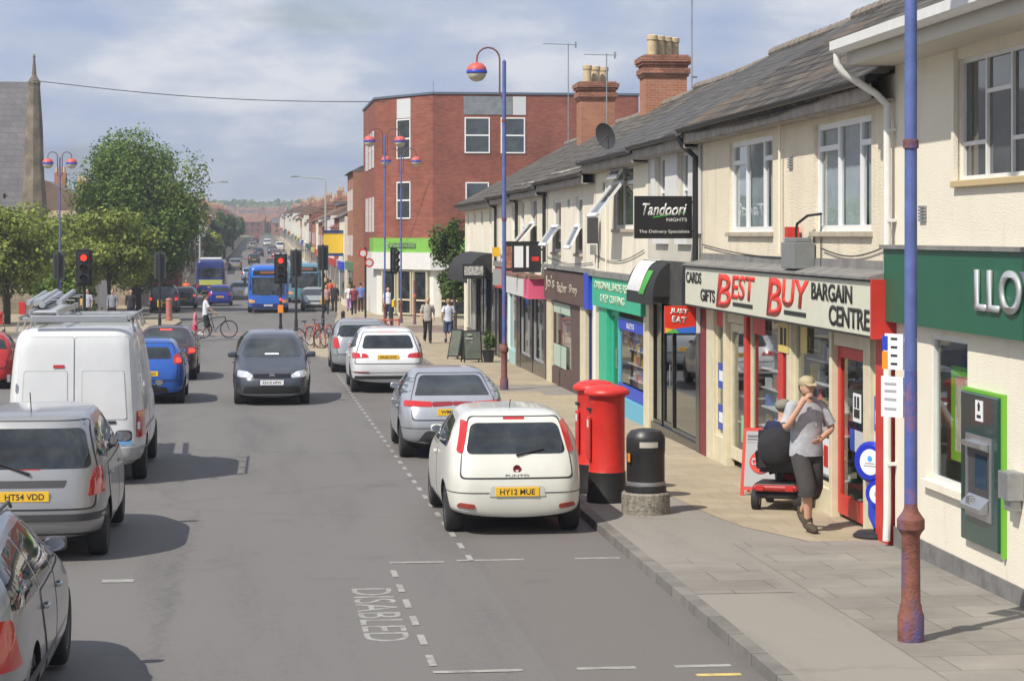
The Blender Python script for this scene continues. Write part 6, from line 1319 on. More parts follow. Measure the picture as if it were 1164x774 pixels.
# --- three-storey brick block: main wall faces the camera
bk3 = thing('brick_office_block', 'three-storey red brick block with white windows above a white shop with lime green fascia', 'building', (0, 118, gz(112)))
P0, P1, P2, P3 = (20.8, 0), (9.35, 0), (6.45, 5.2), (6.35, 17); Ht = 12.15
b = MB(); poly = [P0, P1, P2, P3, (20.8, 17)]; z0_ = 3.55
b.prism(poly, z0_, Ht, axis='z'); b.build('wall', M_brickred, bk3)
b = MB(); b.prism([(20.85, -.06), (9.30, -.06), (6.38, 5.15), (6.28, 17.05), (20.85, 17.05)], Ht+.001, Ht+.12, axis='z'); b.build('roof_edge', mat('blue_grey_coping', (.10, .13, .18), .6), bk3)
def fwin(parent, A, B, u0, u1, z0, z1, hb=(.5,), name='window', panel=False, fm=upvc, gm=None, proud=.05):
    """window on the vertical wall running A to B (plan), from distance u0 to u1"""
    A = Vector(A); B = Vector(B); d = (B-A).normalized(); nrm = Vector((d.y, -d.x)); nrm = nrm if nrm.y < 0 or (abs(nrm.y) < .01 and nrm.x < 0) else -nrm
    if nrm.x > .3: nrm = -nrm
    b = MB(); g = MB(); fw = .07
    def bx(b, a, c, e, h, o0, o1):
        v = [(*(A+d*u+nrm*o), z) for u in (a, c) for o in (o0, o1) for z in (e, h)]; b.add(v, [(0, 1, 3, 2), (4, 6, 7, 5), (0, 4, 5, 1), (2, 3, 7, 6), (0, 2, 6, 4), (1, 5, 7, 3)])
    if not panel:
        for q in ((u0, u0+fw, z0, z1), (u1-fw, u1, z0, z1), (u0+fw, u1-fw, z0, z0+fw), (u0+fw, u1-fw, z1-fw, z1)): bx(b, *q, -.02, proud)
        for h in hb: z = lerp(z0, z1, h); bx(b, u0+fw, u1-fw, z-.04, z+.04, -.02, proud-.004)
        o = b.build(name, fm, parent); bx(g, u0+fw*.8, u1-fw*.8, z0+fw*.8, z1-fw*.8, .0, .02); g.build('pane', gm or wglass, o)
    else: bx(b, u0, u1, z0, z1, 0, .03); o = b.build(name, fm, parent)
    return o
zb = gz(112)
def ZP(py, d): return 3.2-(py-267)/2450*d-zb
M_gp = mat('grey_spandrel', (.20, .22, .24), .6, var=.25, vs=3); M_wp = mat('pale_spandrel', (.55, .57, .58), .6)
A_, B_ = (9.35, 0), (17.5, 0)
fwin(bk3, A_, B_, 1.75, 3.15, ZP(174, 118), ZP(133, 118)); fwin(bk3, A_, B_, 3.75, 5.1, ZP(174, 118), ZP(133, 118)); fwin(bk3, A_, B_, 1.7, 4.4, ZP(130, 118), ZP(109, 118), panel=True, name='spandrel_panel', fm=M_gp); fwin(bk3, A_, B_, 4.42, 5.15, ZP(130, 118), ZP(109, 118), panel=True, name='spandrel_panel', fm=M_wp)
fwin(bk3, A_, B_, 1.8, 3.1, ZP(250, 118), ZP(207, 118)); fwin(bk3, A_, B_, 3.8, 5.1, ZP(250, 118), ZP(207, 118))
A_, B_ = (6.45, 5.2), (9.35, 0); Lc = (Vector(B_)-Vector(A_)).length
for (u0, u1) in ((2.35, 3.75),):
    fwin(bk3, A_, B_, u0, u1, ZP(181, 121), ZP(136, 121)); fwin(bk3, A_, B_, u0, u1, ZP(135, 121), ZP(113, 121), panel=True, name='spandrel_panel', fm=M_wp); fwin(bk3, A_, B_, u0, u1, ZP(249, 121), ZP(207, 121))
A_, B_ = (6.45, 5.2), (6.35, 17)
for u0 in (1.0, 4.0, 7.2): fwin(bk3, A_, B_, u0, u0+1.4, 8.3, 10.4); fwin(bk3, A_, B_, u0, u0+1.4, 4.6, 6.6)
b = MB(); b.prism([(17.4, .1), (9.4, .1), (6.55, 5.25), (6.45, 16.9), (17.4, 16.9)], -.4, z0_-.002, axis='z'); b.build('ground_floor_wall', mat('white_shop_wall', (.66, .66, .62), .7, var=.08), bk3)
limes = mat('lime_fascia', (.20, .44, .08), .45, var=.1)
b = MB(); b.prism([(17.4, -.1), (9.3, -.1), (6.35, 5.15), (6.25, 7.5), (6.5, 7.5), (6.6, 5.4), (9.5, .09), (17.4, .09)], 3.45, 4.25, axis='z'); o = b.build('lime_fascia', limes, bk3)
dd_ = (Vector((9.35, 0))-Vector((6.45, 5.2))).normalized(); an = math.atan2(dd_.y, dd_.x)
cc = Vector((6.45, 5.2))+dd_*3.0+Vector((dd_.y, -dd_.x))*.14
b = MB(); b.box((-1.4, -.02, 3.72), (1.4, -.0, 3.98)); w_ = b.build('pale_lettering_band', mat('faded_sign_grey', (.14, .24, .10), .6, var=.8, vs=7), o); w_.location = (cc.x, cc.y, 0); w_.rotation_euler = (0, 0, an)
b = MB(); b.prism([(17.4, -.2), (9.2, -.2), (6.25, 5.1), (6.15, 8), (6.5, 8), (6.6, 5.4), (9.5, .09), (17.4, .09)], 2.5, 3.448, axis='z'); b.build('white_fascia_band', white, bk3)
A_, B_ = (6.45, 5.2), (9.35, 0)
for k in range(3): fwin(bk3, A_, B_, .9+k*1.6, 2.3+k*1.6, -.0, 2.45, hb=(.33,), name='shop_window', fm=mat('cream_joinery', (.62, .56, .40), .5), gm=cglass, proud=.12)
A_, B_ = (9.35, 0), (17.5, 0)
for k in range(4): fwin(bk3, A_, B_, .4+k*1.9, 2.0+k*1.9, -.0, 2.45, hb=(.33,), name='shop_window', fm=mat('cream_joinery', (.62, .56, .40), .5), gm=cglass, proud=.12)
b = MB(); b.box((9.6, 3, Ht+.1), (9.64, 3.04, Ht+.9)); b.build('roof_post', steel, bk3)
# --- narrow orange brick house beyond
def hipbox(name, label, x0, x1, y0, y1, hw, hr, mw, mr, side=-1, nwin=2, shop=None, group=None, axis='y', chim=True, cat='building', wz=None, fl=2):
    z = gz((y0+y1)/2)-.3; t = thing(name, label, cat, (x0, y0, z), 0, group); w = x1-x0; l = y1-y0
    b = MB(); b.box((0, 0, 0), (w, l, hw)); wl = b.build('wall', mw, t)
    b = MB()
    if axis == 'y': b.prism([(-.25, hw+.001), (w+.25, hw+.001), (w/2, hr)], 0, l, axis='y')
    elif axis == 'flat': b.box((-.1, -.1, hw+.001), (w+.1, l+.1, hw+.3))
    else: b.prism([(-.25, hw+.001), (l+.25, hw+.001), (l/2, hr)], 0, w, axis='x')
    b.build('roof', mr, t)
    if chim: b = MB(); b.box((w/2-.45, l-.9, hw+.4), (w/2+.45, l-.2, hr+.9)); c = b.build('chimney', M_brickor, t); b = MB(); [b.lathe([(.12, hr+.9), (.11, hr+1.35)], (w/2-.28+.28*k, l-.55, 0), 8) for k in range(3)]; b.build('chimney_pots', mat('buff_clay_pot', (.52, .40, .24), .8), c)
    xf = 0 if side < 0 else w; s_ = -1 if side < 0 else 1
    for k in range(nwin):
        for q in range(1, fl):
            y = l*(k+.5)/nwin; zz0 = .3+2.9*q+.5; f = MB()
            for (a, c, d, e) in ((-.5, -.43, 0, 1.3), (.43, .5, 0, 1.3), (-.43, .43, 0, .07), (-.43, .43, 1.23, 1.3), (-.43, .43, .62, .68)): f.box((xf-.04 if s_ < 0 else xf+.001, y+a, zz0+d), (xf-.001 if s_ < 0 else xf+.04, y+c, zz0+e))
            fo = f.build('window', upvc, t); g = MB(); X = xf+s_*.015; g.quad((X, y-.43, zz0+.07), (X, y+.43, zz0+.07), (X, y+.43, zz0+1.23), (X, y-.43, zz0+1.23)); g.build('pane', cglass, fo)
    if shop:
        f = MB(); f.box((xf-.18 if s_ < 0 else xf+.001, .2, 2.75), (xf-.001 if s_ < 0 else xf+.18, l-.2, 3.3)); f.build('fascia_sign', shop, t)
        g = MB(); X = xf+s_*.02; g.quad((X, .5, .8), (X, l*.62, .8), (X, l*.62, 2.7), (X, .5, 2.7)); g.quad((X, l*.68, .3), (X, l*.85, .3), (X, l*.85, 2.6), (X, l*.68, 2.6)); g.build('shop_window', cglass, t)
    return t
M_sl = brick('far_slate', (.12, .115, .115), (.16, .145, .14), (.06, .06, .06), .5, .4, .02, mode='roof', var=.3, vs=.3, bump=0); M_tl = brick('far_red_tile', (.25, .11, .07), (.30, .15, .10), (.12, .07, .05), .5, .4, .02, mode='roof', var=.3, vs=.3, bump=0); M_br = mat('far_brown_roof', (.17, .12, .095), .85, var=.3, vs=.5)
hipbox('orange_brick_house', 'tall narrow orange brick building with dark roof just beyond the brick block', 5.75, 12, 136, 145, 9.0, 10.6, M_brickor, M_sl, shop=mat('dull_green_board', (.1, .2, .12), .6), nwin=3, fl=3)
yb = hipbox('yellow_sign_shop', 'cream shop beyond the orange brick building with a square yellow hanging sign', 5.6, 12, 146, 156, 6.4, 8.4, M_cream2, M_sl, shop=mat('royal_blue', (.02, .06, .5), .4))
b = MB(); b.box((-1.35, 2.0, 3.9), (-.03, 2.15, 5.25)); s = b.build('yellow_hanging_sign', mat('bright_yellow_board', (.75, .50, .04), .5), yb); b = MB(); b.box((-1.42, 1.96, 5.26), (-.02, 2.19, 5.46)); b.box((-1.42, 1.96, 3.7), (-.02, 2.19, 3.89)); b.build('blue_trim', mat('navy_trim', (.02, .04, .14), .5), s)
hipbox('brick_corner_block', 'tall red-brown brick building rising behind the cream shops on the far right side', 7.6, 16, 205, 222, 8.0, 8.6, M_brickred, M_sl, nwin=4, fl=2, axis='flat', chim=False)
# rows of shops down the hill, one building at a time
rr2 = random.Random(12); wallsR = [('cream', M_cream2), ('off-white', M_cream3), ('white', mat('white_render', (.66, .65, .62), .8, var=.08)), ('orange brick', M_brickor), ('pale buff', mat('buff_render', (.5, .42, .31), .8, var=.1)), ('red brick', M_brickred)]
roofs = [('slate', M_sl), ('red tiled', M_tl), ('brown', M_br)]; shops = [('blue', blue), ('red', redj), ('green', gfas), ('white', white), ('yellow', ypost), ('black', gblack)]
ordn = ['first', 'second', 'third', 'fourth', 'fifth', 'sixth', 'seventh', 'eighth', 'ninth', 'tenth', 'eleventh', 'twelfth', 'thirteenth', 'fourteenth', 'fifteenth', 'sixteenth', 'seventeenth', 'eighteenth', 'nineteenth', 'twentieth', 'twenty-first', 'twenty-second', 'twenty-third', 'twenty-fourth', 'twenty-fifth', 'twenty-sixth', 'twenty-seventh', 'twenty-eighth', 'twenty-ninth', 'thirtieth', 'thirty-first', 'thirty-second', 'thirty-third', 'thirty-fourth', 'thirty-fifth', 'thirty-sixth']
y = 157; k = 0
while y < 720 and k < 34:
    l = rr2.uniform(8, 12)*(1+y/900); w_ = rr2.choice(wallsR[:4] if rr2.random() < .8 else wallsR); r_ = rr2.choice(roofs); s_ = rr2.choice(shops); h = rr2.uniform(5.8, 7.2)
    x = interp([(157, 6.0), (220, 6.1), (760, 5.4)], y); 
    hipbox('far_shop', '%s shop, %s roof, %s beyond the yellow sign on the right' % (w_[0], r_[0], ordn[k]), x, x+8, y, y+l, h, h+2.2, w_[1], r_[1], shop=s_[1], group='shops down the right side of the far street', nwin=2 if y < 420 else 1)
    y += l+.05+(3 if rr2.random() < .12 else 0); k += 1
y = 158; k = 0
while y < 720 and k < 34:
    l = rr2.uniform(8, 12)*(1+y/900); w_ = rr2.choice(wallsR); r_ = rr2.choice(roofs[1:] if rr2.random() < .6 else roofs); s_ = rr2.choice(shops); h = rr2.uniform(5.6, 7.0)
    x = interp([(158, -11.5), (230, -8.0), (760, -6.2)], y)
    hipbox('far_shop', '%s shop, %s roof, %s past the big tree on the left' % (w_[0], r_[0], ordn[k]), x-8, x, y, y+l, h, h+2.2, w_[1], r_[1], side=1, shop=s_[1], group='shops down the left side of the far street', nwin=2 if y < 420 else 1)
    y += l+.05+(3 if rr2.random() < .12 else 0); k += 1
# houses over the hillside: one body copied with its roof and chimney
protos = []
for wn, wm, rn, rm in (('red brick', M_brickred, 'red tiled', M_tl), ('cream', M_cream3, 'brown', M_br), ('orange brick', M_brickor, 'slate', M_sl), ('buff', wallsR[4][1], 'red tiled', M_tl)):
    t = thing('hillside_house', 'x', 'house', (0, 0, 0), 0, 'houses covering the far hillside'); b = MB(); b.box((-6, 0, -1), (6, 8, 5.4)); b.build('wall', wm, t); b = MB(); b.prism([(-.3, 5.4), (8.3, 5.4), (4, 8.4)], -6.2, 6.2, axis='x'); b.build('roof', rm, t); b = MB(); b.box((4.2, 3.4, 6.6), (5.4, 4.4, 9.6)); b.build('chimney', M_brickor, t)
    b = MB(); [b.box((x-.5, -.03, z), (x+.5, -.001, z+1.3)) for x in (-4, -1.3, 1.3, 4) for z in (.9, 3.5)]; w_ = b.build('windows', cglass, t); w_['kind'] = 'stuff'
    protos.append((wn, rn, t))
used = set(); cnt = 0
cols_ = {}
for row, Y in enumerate((560, 700, 775, 800, 830, 860, 890, 920, 950, 985, 1020)):
    xs_ = [x for x in range(-150, 120, 12)]
    for x in xs_:
        if -17 < x < 18 and Y < 760: continue
        px = 582+2450*((math.sin(-YAW)*Y+math.cos(YAW)*x)/(math.cos(YAW)*Y+math.sin(YAW)*x))
        if not (120 < px < 435): continue
        x += rr2.uniform(-3, 3); yy = Y+rr2.uniform(-12, 12); q = rr2.randrange(4); wn, rn, t = protos[q]
        cols_[(row)] = cols_.get(row, 0)+1; nth = cols_[row]
        lab = '%s hillside house, %s roof, %s from left in %s far row' % (wn, rn, ordn[nth-1], ordn[row])
        zt = gz(yy, x)+.2
        lc = (x, yy, zt)
        if q not in used: used.add(q); o = t; o.location = lc; o['label'] = lab
        else: o = copy_tree(t, None, lc, None, lab)
        o.rotation_euler = (0, 0, R(rr2.uniform(-12, 12))); o.scale = (rr2.uniform(.62, .85),)*3
# wooded hill on the skyline
hb_ = MB(); v = []; ff = []; nx, ny = 90, 8; r3 = random.Random(9)
from mathutils import noise
for j in range(ny+1):
    for i in range(nx+1):
        x = lerp(-420, 330, i/nx); Y = lerp(1050, 1700, j/ny); h = lerp(5, 20, min(1, j/5))+4*noise.noise(Vector((x*.012, Y*.01, 3)))+2.2*noise.noise(Vector((x*.06, Y*.05, 1))); v.append((x, Y, h))
hb_.add(v, [(j*(nx+1)+i, j*(nx+1)+i+1, (j+1)*(nx+1)+i+1, (j+1)*(nx+1)+i) for j in range(ny) for i in range(nx)]); o = hb_.build('hills', mat('field_green', (.06, .085, .035), .9, var=.3, vs=.02), smooth=True); o['kind'] = 'structure'
v = []; f = []
for i in range(26000):
    x = r3.uniform(-420, 330); Y = r3.uniform(1050, 1620); j = (Y-1050)/650*ny; base = lerp(5, 20, min(1, j/5))+4*noise.noise(Vector((x*.012, Y*.01, 3)))
    if noise.noise(Vector((x*.01, Y*.006, 7))) < -.25: continue
    q = Vector((x, Y, base+r3.uniform(0, 7)*(.6+.8*abs(noise.noise(Vector((x*.03, Y*.02, 5))))))); s = r3.uniform(1.5, 3.4); n_ = Vector((r3.gauss(0, 1), r3.gauss(0, 1), r3.gauss(0, 1)+.6)).normalized(); u = n_.orthogonal().normalized()*s; w_ = n_.cross(u); k = len(v); v += [tuple(q-u), tuple(q+w_*.7), tuple(q+u), tuple(q-w_*.7)]; f.append((k, k+1, k+2, k+3))
me = bpy.data.meshes.new('distant_woodland'); me.from_pydata(v, [], f); me.materials.append(F_dark); o = bpy.data.objects.new('distant_woodland', me); COL.objects.link(o); tag(o, 'dark wooded ridge along the skyline', 'woodland', kind='stuff')
t = thing('tower_block', 'pale brown tower block on the skyline right of the big tree', 'building', (-66, 1180, 14)); b = MB(); b.box((-10, 0, -6), (8, 14, 14)); b.box((-4, 3, 14.01), (3, 10, 17)); b.build('wall', mat('tower_brown', (.30, .22, .16), .8, var=.1), t); b = MB(); [b.box((x, -.1, z), (x+2, -.01, z+1.4)) for x in (-9, -5, -1, 3, 5.6) for z in (0, 3, 6, 9, 12)]; w_ = b.build('windows', cglass, t); w_['kind'] = 'stuff'
# --- church on the left
M_stone = brick('church_stone', (.27, .22, .16), (.34, .28, .20), (.2, .17, .13), .5, .26, .015, mode='wall', var=.3, vs=.6)
ch = thing('church', 'stone church with large grey slate roof and a tapering spirelet at its corner', 'church', (-13.45, 128, gz(128)-.2))
b = MB(); b.box((-20, 0, 0), (.3, 8.4, 6.2)); b.build('wall', M_stone, ch)
b = MB(); b.prism([(-.6, 6.2), (9.0, 6.2), (4.2, 14.0)], -20, -.35, axis='x'); b.build('roof', brick('church_slate', (.125, .12, .13), (.155, .15, .155), (.08, .08, .085), .5, .35, .015, mode='wall', var=.15, vs=.4, bump=.2), ch)
b = MB(); b.prism([(-.1, 6.1), (4.2, 13.9), (8.5, 6.1), (8.5, 0), (-.1, 0)], -.34, .0, axis='x'); b.build('gable_wall', M_stone, ch)
b = MB(); b.box((-20, -.2, 6.0), (.35, -.001, 6.3)); b.build('cornice', mat('dark_stone', (.12, .11, .09), .8), ch)
b = MB(); b.lathe([(.80, 0), (.80, 5.4), (.74, 6.5), (.58, 8.2), (.50, 11.0), (.34, 13.4), (.38, 13.6), (.14, 14.0), (.06, 15.0), (.10, 15.1), (.0, 15.3)], (.40, -1.0, 0), 8); b.build('spirelet', mat('spire_stone', (.165, .14, .105), .85, var=.5, vs=1.2, bump=.4, bs=8), ch)  # stone darkened to carry the spirelet's shading in its colour
b = MB(); [b.box((-4-4*k, -.06, 2.2), (-3-4*k, -.01, 5)) for k in range(4)]; b.build('lancet_windows', cglass, ch)
b = MB(); b.tube([(-1.4, -.1, 0), (-1.4, -.1, 7.2)], .07, 8); b.build('drainpipe', black, ch)
hipbox('grey_gabled_house', 'grey-roofed stone building just right of the church spirelet', -12.6, -8.2, 150, 162, 6.8, 8.6, M_stone, M_sl, side=1, axis='x'); hipbox('brick_gabled_house', 'red brick building with a tall roofline behind the grey one', -11.5, -6.2, 164, 172, 9.0, 9.8, M_brickred, M_sl, side=1, axis='flat')
t = hipbox('white_gable_house', 'low white walled building behind the waiting people, under the trees', -11.9, -8.9, 121, 128, 3.4, 4.9, mat('white_render', (.66, .65, .62), .8), M_sl, side=1, axis='y', chim=False, nwin=1)
# overhead cable
b = MB(); pts = []
for k in range(25): u = k/24; pts.append((lerp(-12, 6.6, u), 116, lerp(11.35, 10.35, u)-.35*math.sin(PI*u))) 
b.tube(pts, .022, 5); tag(b.build('overhead_cable', black), 'thin black cable slung across the sky from spire to brick block', 'cable')
# ================= SIGNALS, STANDS, PEOPLE =================
def signal(label, X, Y, head=True, lit_=None, face=0, H=3.35, box=True, s=1., pole=True, rz=0, boxc=None, mid=False):
    t = thing('traffic_light', label, 'traffic light', (X, Y, gz(Y)), face+rz, 'traffic lights at the junction')
    b = MB(); b.lathe([(.075, -.05), (.075, .5), (.057, .52), (.057, H+.1), (0, H+.16)], (0, 0, 0), 14); b.build('pole', black, t, smooth=True)
    b = MB(); b.box((-.19*s, -.26, H-1.02*s), (.19*s, -.06, H)); hd = b.build('signal_head', black, t, bevel=.02)
    b = MB(); b.box((-.25*s, -.12, H-1.10*s), (.25*s, -.105, H+.08)); b.build('backing_board', gblack, hd, bevel=.01); b = MB(); b.box((-.262*s, -.104, H-1.112*s), (.262*s, -.10, H+.092)); b.build('board_edge', mat('grey_edge', (.05, .055, .06), .6), hd)
    for k, (nm, c) in enumerate((('red', redlit if lit_ == 'red' else mat('dull_red', (.06, .01, .01), .4)), ('amber', mat('dull_amber', (.06, .03, .005), .4)), ('green', mat('dull_green', (.01, .04, .02), .4)))):
        z = H-.18*s-k*.33*s; b = MB(); b.lathe([(0, -.285), (.075*s, -.28), (.105*s, -.262)], (0, 0, z), 20, axis='y'); b.build('lens', c, hd, smooth=True)
        b = MB(); m_ = 10; v = []
        for j in range(m_+1):
            a = lerp(-.15*PI, 1.15*PI, j/m_); v += [(.12*s*math.cos(a), -.26, z+.12*s*math.sin(a)), (.115*s*math.cos(a), -.26-.17*s*(.55+.45*math.sin(max(0, min(PI, a)))), z+.115*s*math.sin(a))]
        b.add(v, [(2*j, 2*j+2, 2*j+3, 2*j+1) for j in range(m_)]); b.build('visor', black, hd)
    if box: b = MB(); b.box((-.11, -.19, 1.0), (.11, -.06, 1.32)); b.build('push_button_box', boxc or yellow, t, bevel=.02)
    if mid: b = MB(); b.lathe([(0, -.09), (.06, -.085)], (0, 0, 1.55), 12, axis='y'); b.build('small_red_lamp', redlit, t)
    return t
signal('large traffic light showing red above the white van roof', -5.78, 72, lit_='red', H=3.42, box=False)
signal('traffic light showing red beside the blue bus', .78, 88, lit_='red', H=3.3, boxc=orange, mid=True)
signal('dark traffic light seen from behind, right of the blue bus', 1.55, 97, face=PI, H=3.5, box=False)
signal('dark traffic light seen from behind, above the red cycle stands', 2.95, 104, face=PI, H=3.75)
signal('traffic light on a black pole between the two double lamp posts', 5.9, 98, face=R(50), H=3.6)
signal('dark traffic light under the big tree, seen from behind', -4.6, 99.5, face=PI, H=3.4)
signal('dark traffic light at the left, behind the blue lamp post', -8.6, 104, face=R(80), H=3.5); signal('traffic light with yellow box at far left of the crossing', -9.1, 99.0, face=PI, H=3.4)
def post_sign(label, X, Y, H, r=.3, m=redj, m2=None, n=2):
    t = thing('road_sign', label, 'road sign', (X, Y, gz(Y))); b = MB(); b.lathe([(.05, -.05), (.05, H)], (0, 0, 0), 12); b.build('pole', black, t)
    for k in range(n): b = MB(); b.lathe([(0, -.075), (r, -.075), (r, -.055), (0, -.055)], ((-.12, .18)[k], -.02*k, H-.3-.45*k), 24, axis='y'); o = b.build('round_plate', m, t); b = MB(); b.lathe([(0, -.079), (r*.66, -.0785)], ((-.12, .18)[k], -.02*k, H-.3-.45*k), 20, axis='y'); b.build('pale_centre', mat('sign_pale', (.6, .58, .55), .5), o)
    return t
post_sign('pole with two faded round signs at the corner of the brick block', 4.95, 103.2, 3.75, r=.22)
def bollard(label, X, Y, m, h=1.0, r=.11, group='bollards round the junction'):
    t = thing('bollard', label, 'bollard', (X, Y, gz(Y)), 0, group); b = MB(); b.lathe([(r*1.15, -.03), (r*1.15, .12), (r, .14), (r, h-.12), (r*1.12, h-.1), (r*1.12, h-.06), (r*.8, h), (0, h+.03)], (0, 0, 0), 16); b.build('post', m, t, smooth=True); b = MB(); b.lathe([(r*1.02, h*.6), (r*1.02, h*.68)], (0, 0, 0), 16); b.build('band', lampred, t)
bollard('pinkish bollard on the paved corner left of the cyclist', -4.75, 113, mat('faded_pink_bollard', (.36, .15, .12), .7), 1.15, .16); bollard('red-brown bollard beside the shop with lime fascia', 7.4, 104.5, M_rust, 2.2, .07)
bollard('dark bollard behind the cycle stands', 3.4, 90.5, black, 1.0, .08)
M_rail = mat('faded_red_rail', (.42, .09, .06), .55, var=.15)
def hoop(X, Y, rz, label):
    t = thing('cycle_stand', label, 'cycle stand', (X, Y, gz(Y)), rz, 'red cycle stands'); b = MB(); pts = [(-.45, 0, 0), (-.45, 0, .62)]+[(-.45+.17-.17*math.cos(PI/2*k/4), 0, .62+.17*math.sin(PI/2*k/4)) for k in range(1, 5)]+[(.28+.17*math.sin(PI/2*k/4), 0, .62+.17*math.cos(PI/2*k/4)) for k in range(0, 5)]+[(.45, 0, 0)]
    b.tube(pts, .028, 8); b.tube([(-.45, 0, .35), (.45, 0, .35)], .02, 8); b.build('hoop', M_rail, t, smooth=True)
for k in range(7): hoop(2.0+k*.42, 78.2+.2*(k % 2), R(75), 'red hoop cycle stand, %s from the left in the row' % ordn[k])
def fence_(x0, y0, x1, y1, label, n):
    t = thing('red_railing', label, 'railing', (x0, y0, gz(y0)), math.atan2(y1-y0, x1-x0), 'red guard railings'); l = math.hypot(x1-x0, y1-y0)
    b = MB(); b.tube([(0, 0, 1.0), (l, 0, 1.0)], .03, 8); b.tube([(0, 0, .12), (l, 0, .12)], .02, 6); b.build('rails', M_rail, t)
    for k in range(n+1): b = MB(); b.tube([(l*k/n, 0, -.03), (l*k/n, 0, 1.05)], .032, 8); b.build('post', M_rail, t)
    b = MB()
    for k in range(n*9): b.tube([(l*k/n/9, 0, .12), (l*k/n/9, 0, 1.0)], .009, 5)
    s = b.build('bars', M_rail, t); s['kind'] = 'stuff'
fence_(3.0, 77.2, 4.9, 77.2, 'short red guard railing behind the parked white suv', 2)
# bicycles
def bicycle(label, X, Y, rz, fm, group=None, sz=1., lean=0):
    t = thing('bicycle', label, 'bicycle', (X, Y, gz(Y)), rz, group); t.scale = (sz,)*3; t.rotation_euler = (R(lean), 0, rz); r = .34
    for x in (-.52, .52):
        b = MB(); n = 28; pts = [(x+r*math.cos(2*PI*k/n), 0, r+r*math.sin(2*PI*k/n)) for k in range(n+1)]; b.tube(pts, .024, 8, cap=False); w_ = b.build('wheel', rubber, t, smooth=True)
        b = MB(); [b.tube([(x, 0, r), (x+(r-.02)*math.cos(2*PI*k/14), 0, r+(r-.02)*math.sin(2*PI*k/14))], .003, 4) for k in range(14)]; b.lathe([(.025, -.04), (.025, .04)], (x, 0, r), 10, axis='y'); b.build('spokes', steel, w_)
    B0 = (-.06, 0, .30); S0 = (-.20, 0, .80); H0 = (.36, 0, .84); H1 = (.39, 0, .72); A0 = (-.52, 0, r); F0 = (.52, 0, r)
    b = MB()
    for p, q, rr_ in ((B0, S0, .018), (B0, H1, .02), (S0, H0, .018), (B0, A0, .012), (S0, A0, .010), (H0, H1, .022), (H1, F0, .014)): b.tube([p, q], rr_, 8)
    b.build('frame', fm, t, smooth=True); b = MB(); b.tube([S0, (-.225, 0, .92)], .013, 8); b.sphere((-.24, 0, .95), .1, 10, 6, sc=(1.3, .7, .3)); b.build('saddle', black, t, smooth=True)
    b = MB(); b.tube([H0, (.34, 0, .98)], .013, 8); b.tube([(.30, -.27, 1.0), (.36, -.1, 1.0), (.36, .1, 1.0), (.30, .27, 1.0)], .013, 8); b.build('handlebar', steel, t, smooth=True)
    b = MB(); b.tube([(B0[0]-.02, -.09, .30), (B0[0]+.10, -.09, .18)], .01, 6); b.tube([(B0[0], .09, .30), (B0[0]-.10, .09, .42)], .01, 6); b.lathe([(.02, -.05), (.09, -.05), (.09, -.045)], B0, 14, axis='y'); b.build('crank', steel, t); return t
bicycle('black bicycle locked to the red stands right of the oncoming car', 1.72, 77.6, R(-38), M_rail)
bicycle('second bicycle locked to the red stands behind the first', 2.05, 79.4, R(-60), black)
bicycle('bicycle being walked across the road by the person in a white shirt', -1.82, 88.3, R(8), black)
bicycle("small child's bicycle with pink and red trim on the left of the parent's bicycle", -2.72, 86.6, R(200), mat('pink_paint', (.6, .06, .16), .5), sz=.55)
# people
sk = {'light': mat('skin_light', (.50, .29, .20), .55, var=.06), 'tan': mat('skin_tan', (.38, .21, .14), .55)}
def ell(b, secs, n=14, mi=0):
    v = []; f = []
    for (cx_, cy_, cz_, rx, ry) in secs: v += [(cx_+rx*math.cos(2*PI*k/n), cy_+ry*math.sin(2*PI*k/n), cz_) for k in range(n)]
    for i in range(len(secs)-1): f += [(i*n+k, i*n+(k+1) % n, (i+1)*n+(k+1) % n, (i+1)*n+k) for k in range(n)]
    f += [tuple(range(n))[::-1], tuple((len(secs)-1)*n+k for k in range(n))]; b.add(v, f, mi)
WALK = dict(lk=(-.09, .10, .50), la=(-.09, .16, .10), rk=(.09, .04, .49), ra=(.09, -.22, .16), le=(-.25, -.10, 1.16), lw=(-.25, .04, .94), re=(.25, .02, 1.16), rw=(.25, .14, .94))
STAND = dict(lk=(-.09, .02, .50), la=(-.10, 0, .09), rk=(.09, .02, .50), ra=(.10, 0, .09), le=(-.24, -.03, 1.15), lw=(-.24, .06, .92), re=(.24, -.03, 1.15), rw=(.24, .06, .92))
def headify(o, c, nu):
    b = MB(); b.sphere((0, 0, 0), 1, nu, nu*3//4); me = bpy.data.meshes.new('h'); v = []
    for x, y, z in b.v:
        fr = max(0, y); w_ = 1-.26*max(0, -z)**1.3; X = x*.077*w_; Y = y*(.098 if y > 0 else .100)*(1-.10*max(0, -z)*(1 if y < 0 else .2)); Z = z*.122
        nose = math.exp(-((x/.17)**2+((z+.13)/.20)**2))*fr; Y += .024*nose+.006*math.exp(-((z-.30)/.14)**2)*fr-.009*sum(math.exp(-(((x-e)/.17)**2+((z-.12)/.11)**2)) for e in (-.4, .4))*fr+.010*math.exp(-((x/.35)**2+((z+.78)/.2)**2))*fr
        X += math.copysign(.016, x)*math.exp(-(((y+.05)/.16)**2+((z+.05)/.24)**2))*(abs(x) > .7)
        v.append((c[0]+X, c[1]+Y, c[2]+Z))
    me.from_pydata(v, [], b.f); bm = bmesh.new(); bm.from_mesh(o.data); bm.from_mesh(me); bmesh.ops.recalc_face_normals(bm, faces=bm.faces); bm.to_mesh(o.data); bm.free(); o.data.polygons.foreach_set('use_smooth', [True]*len(o.data.polygons)); bpy.data.meshes.remove(me)
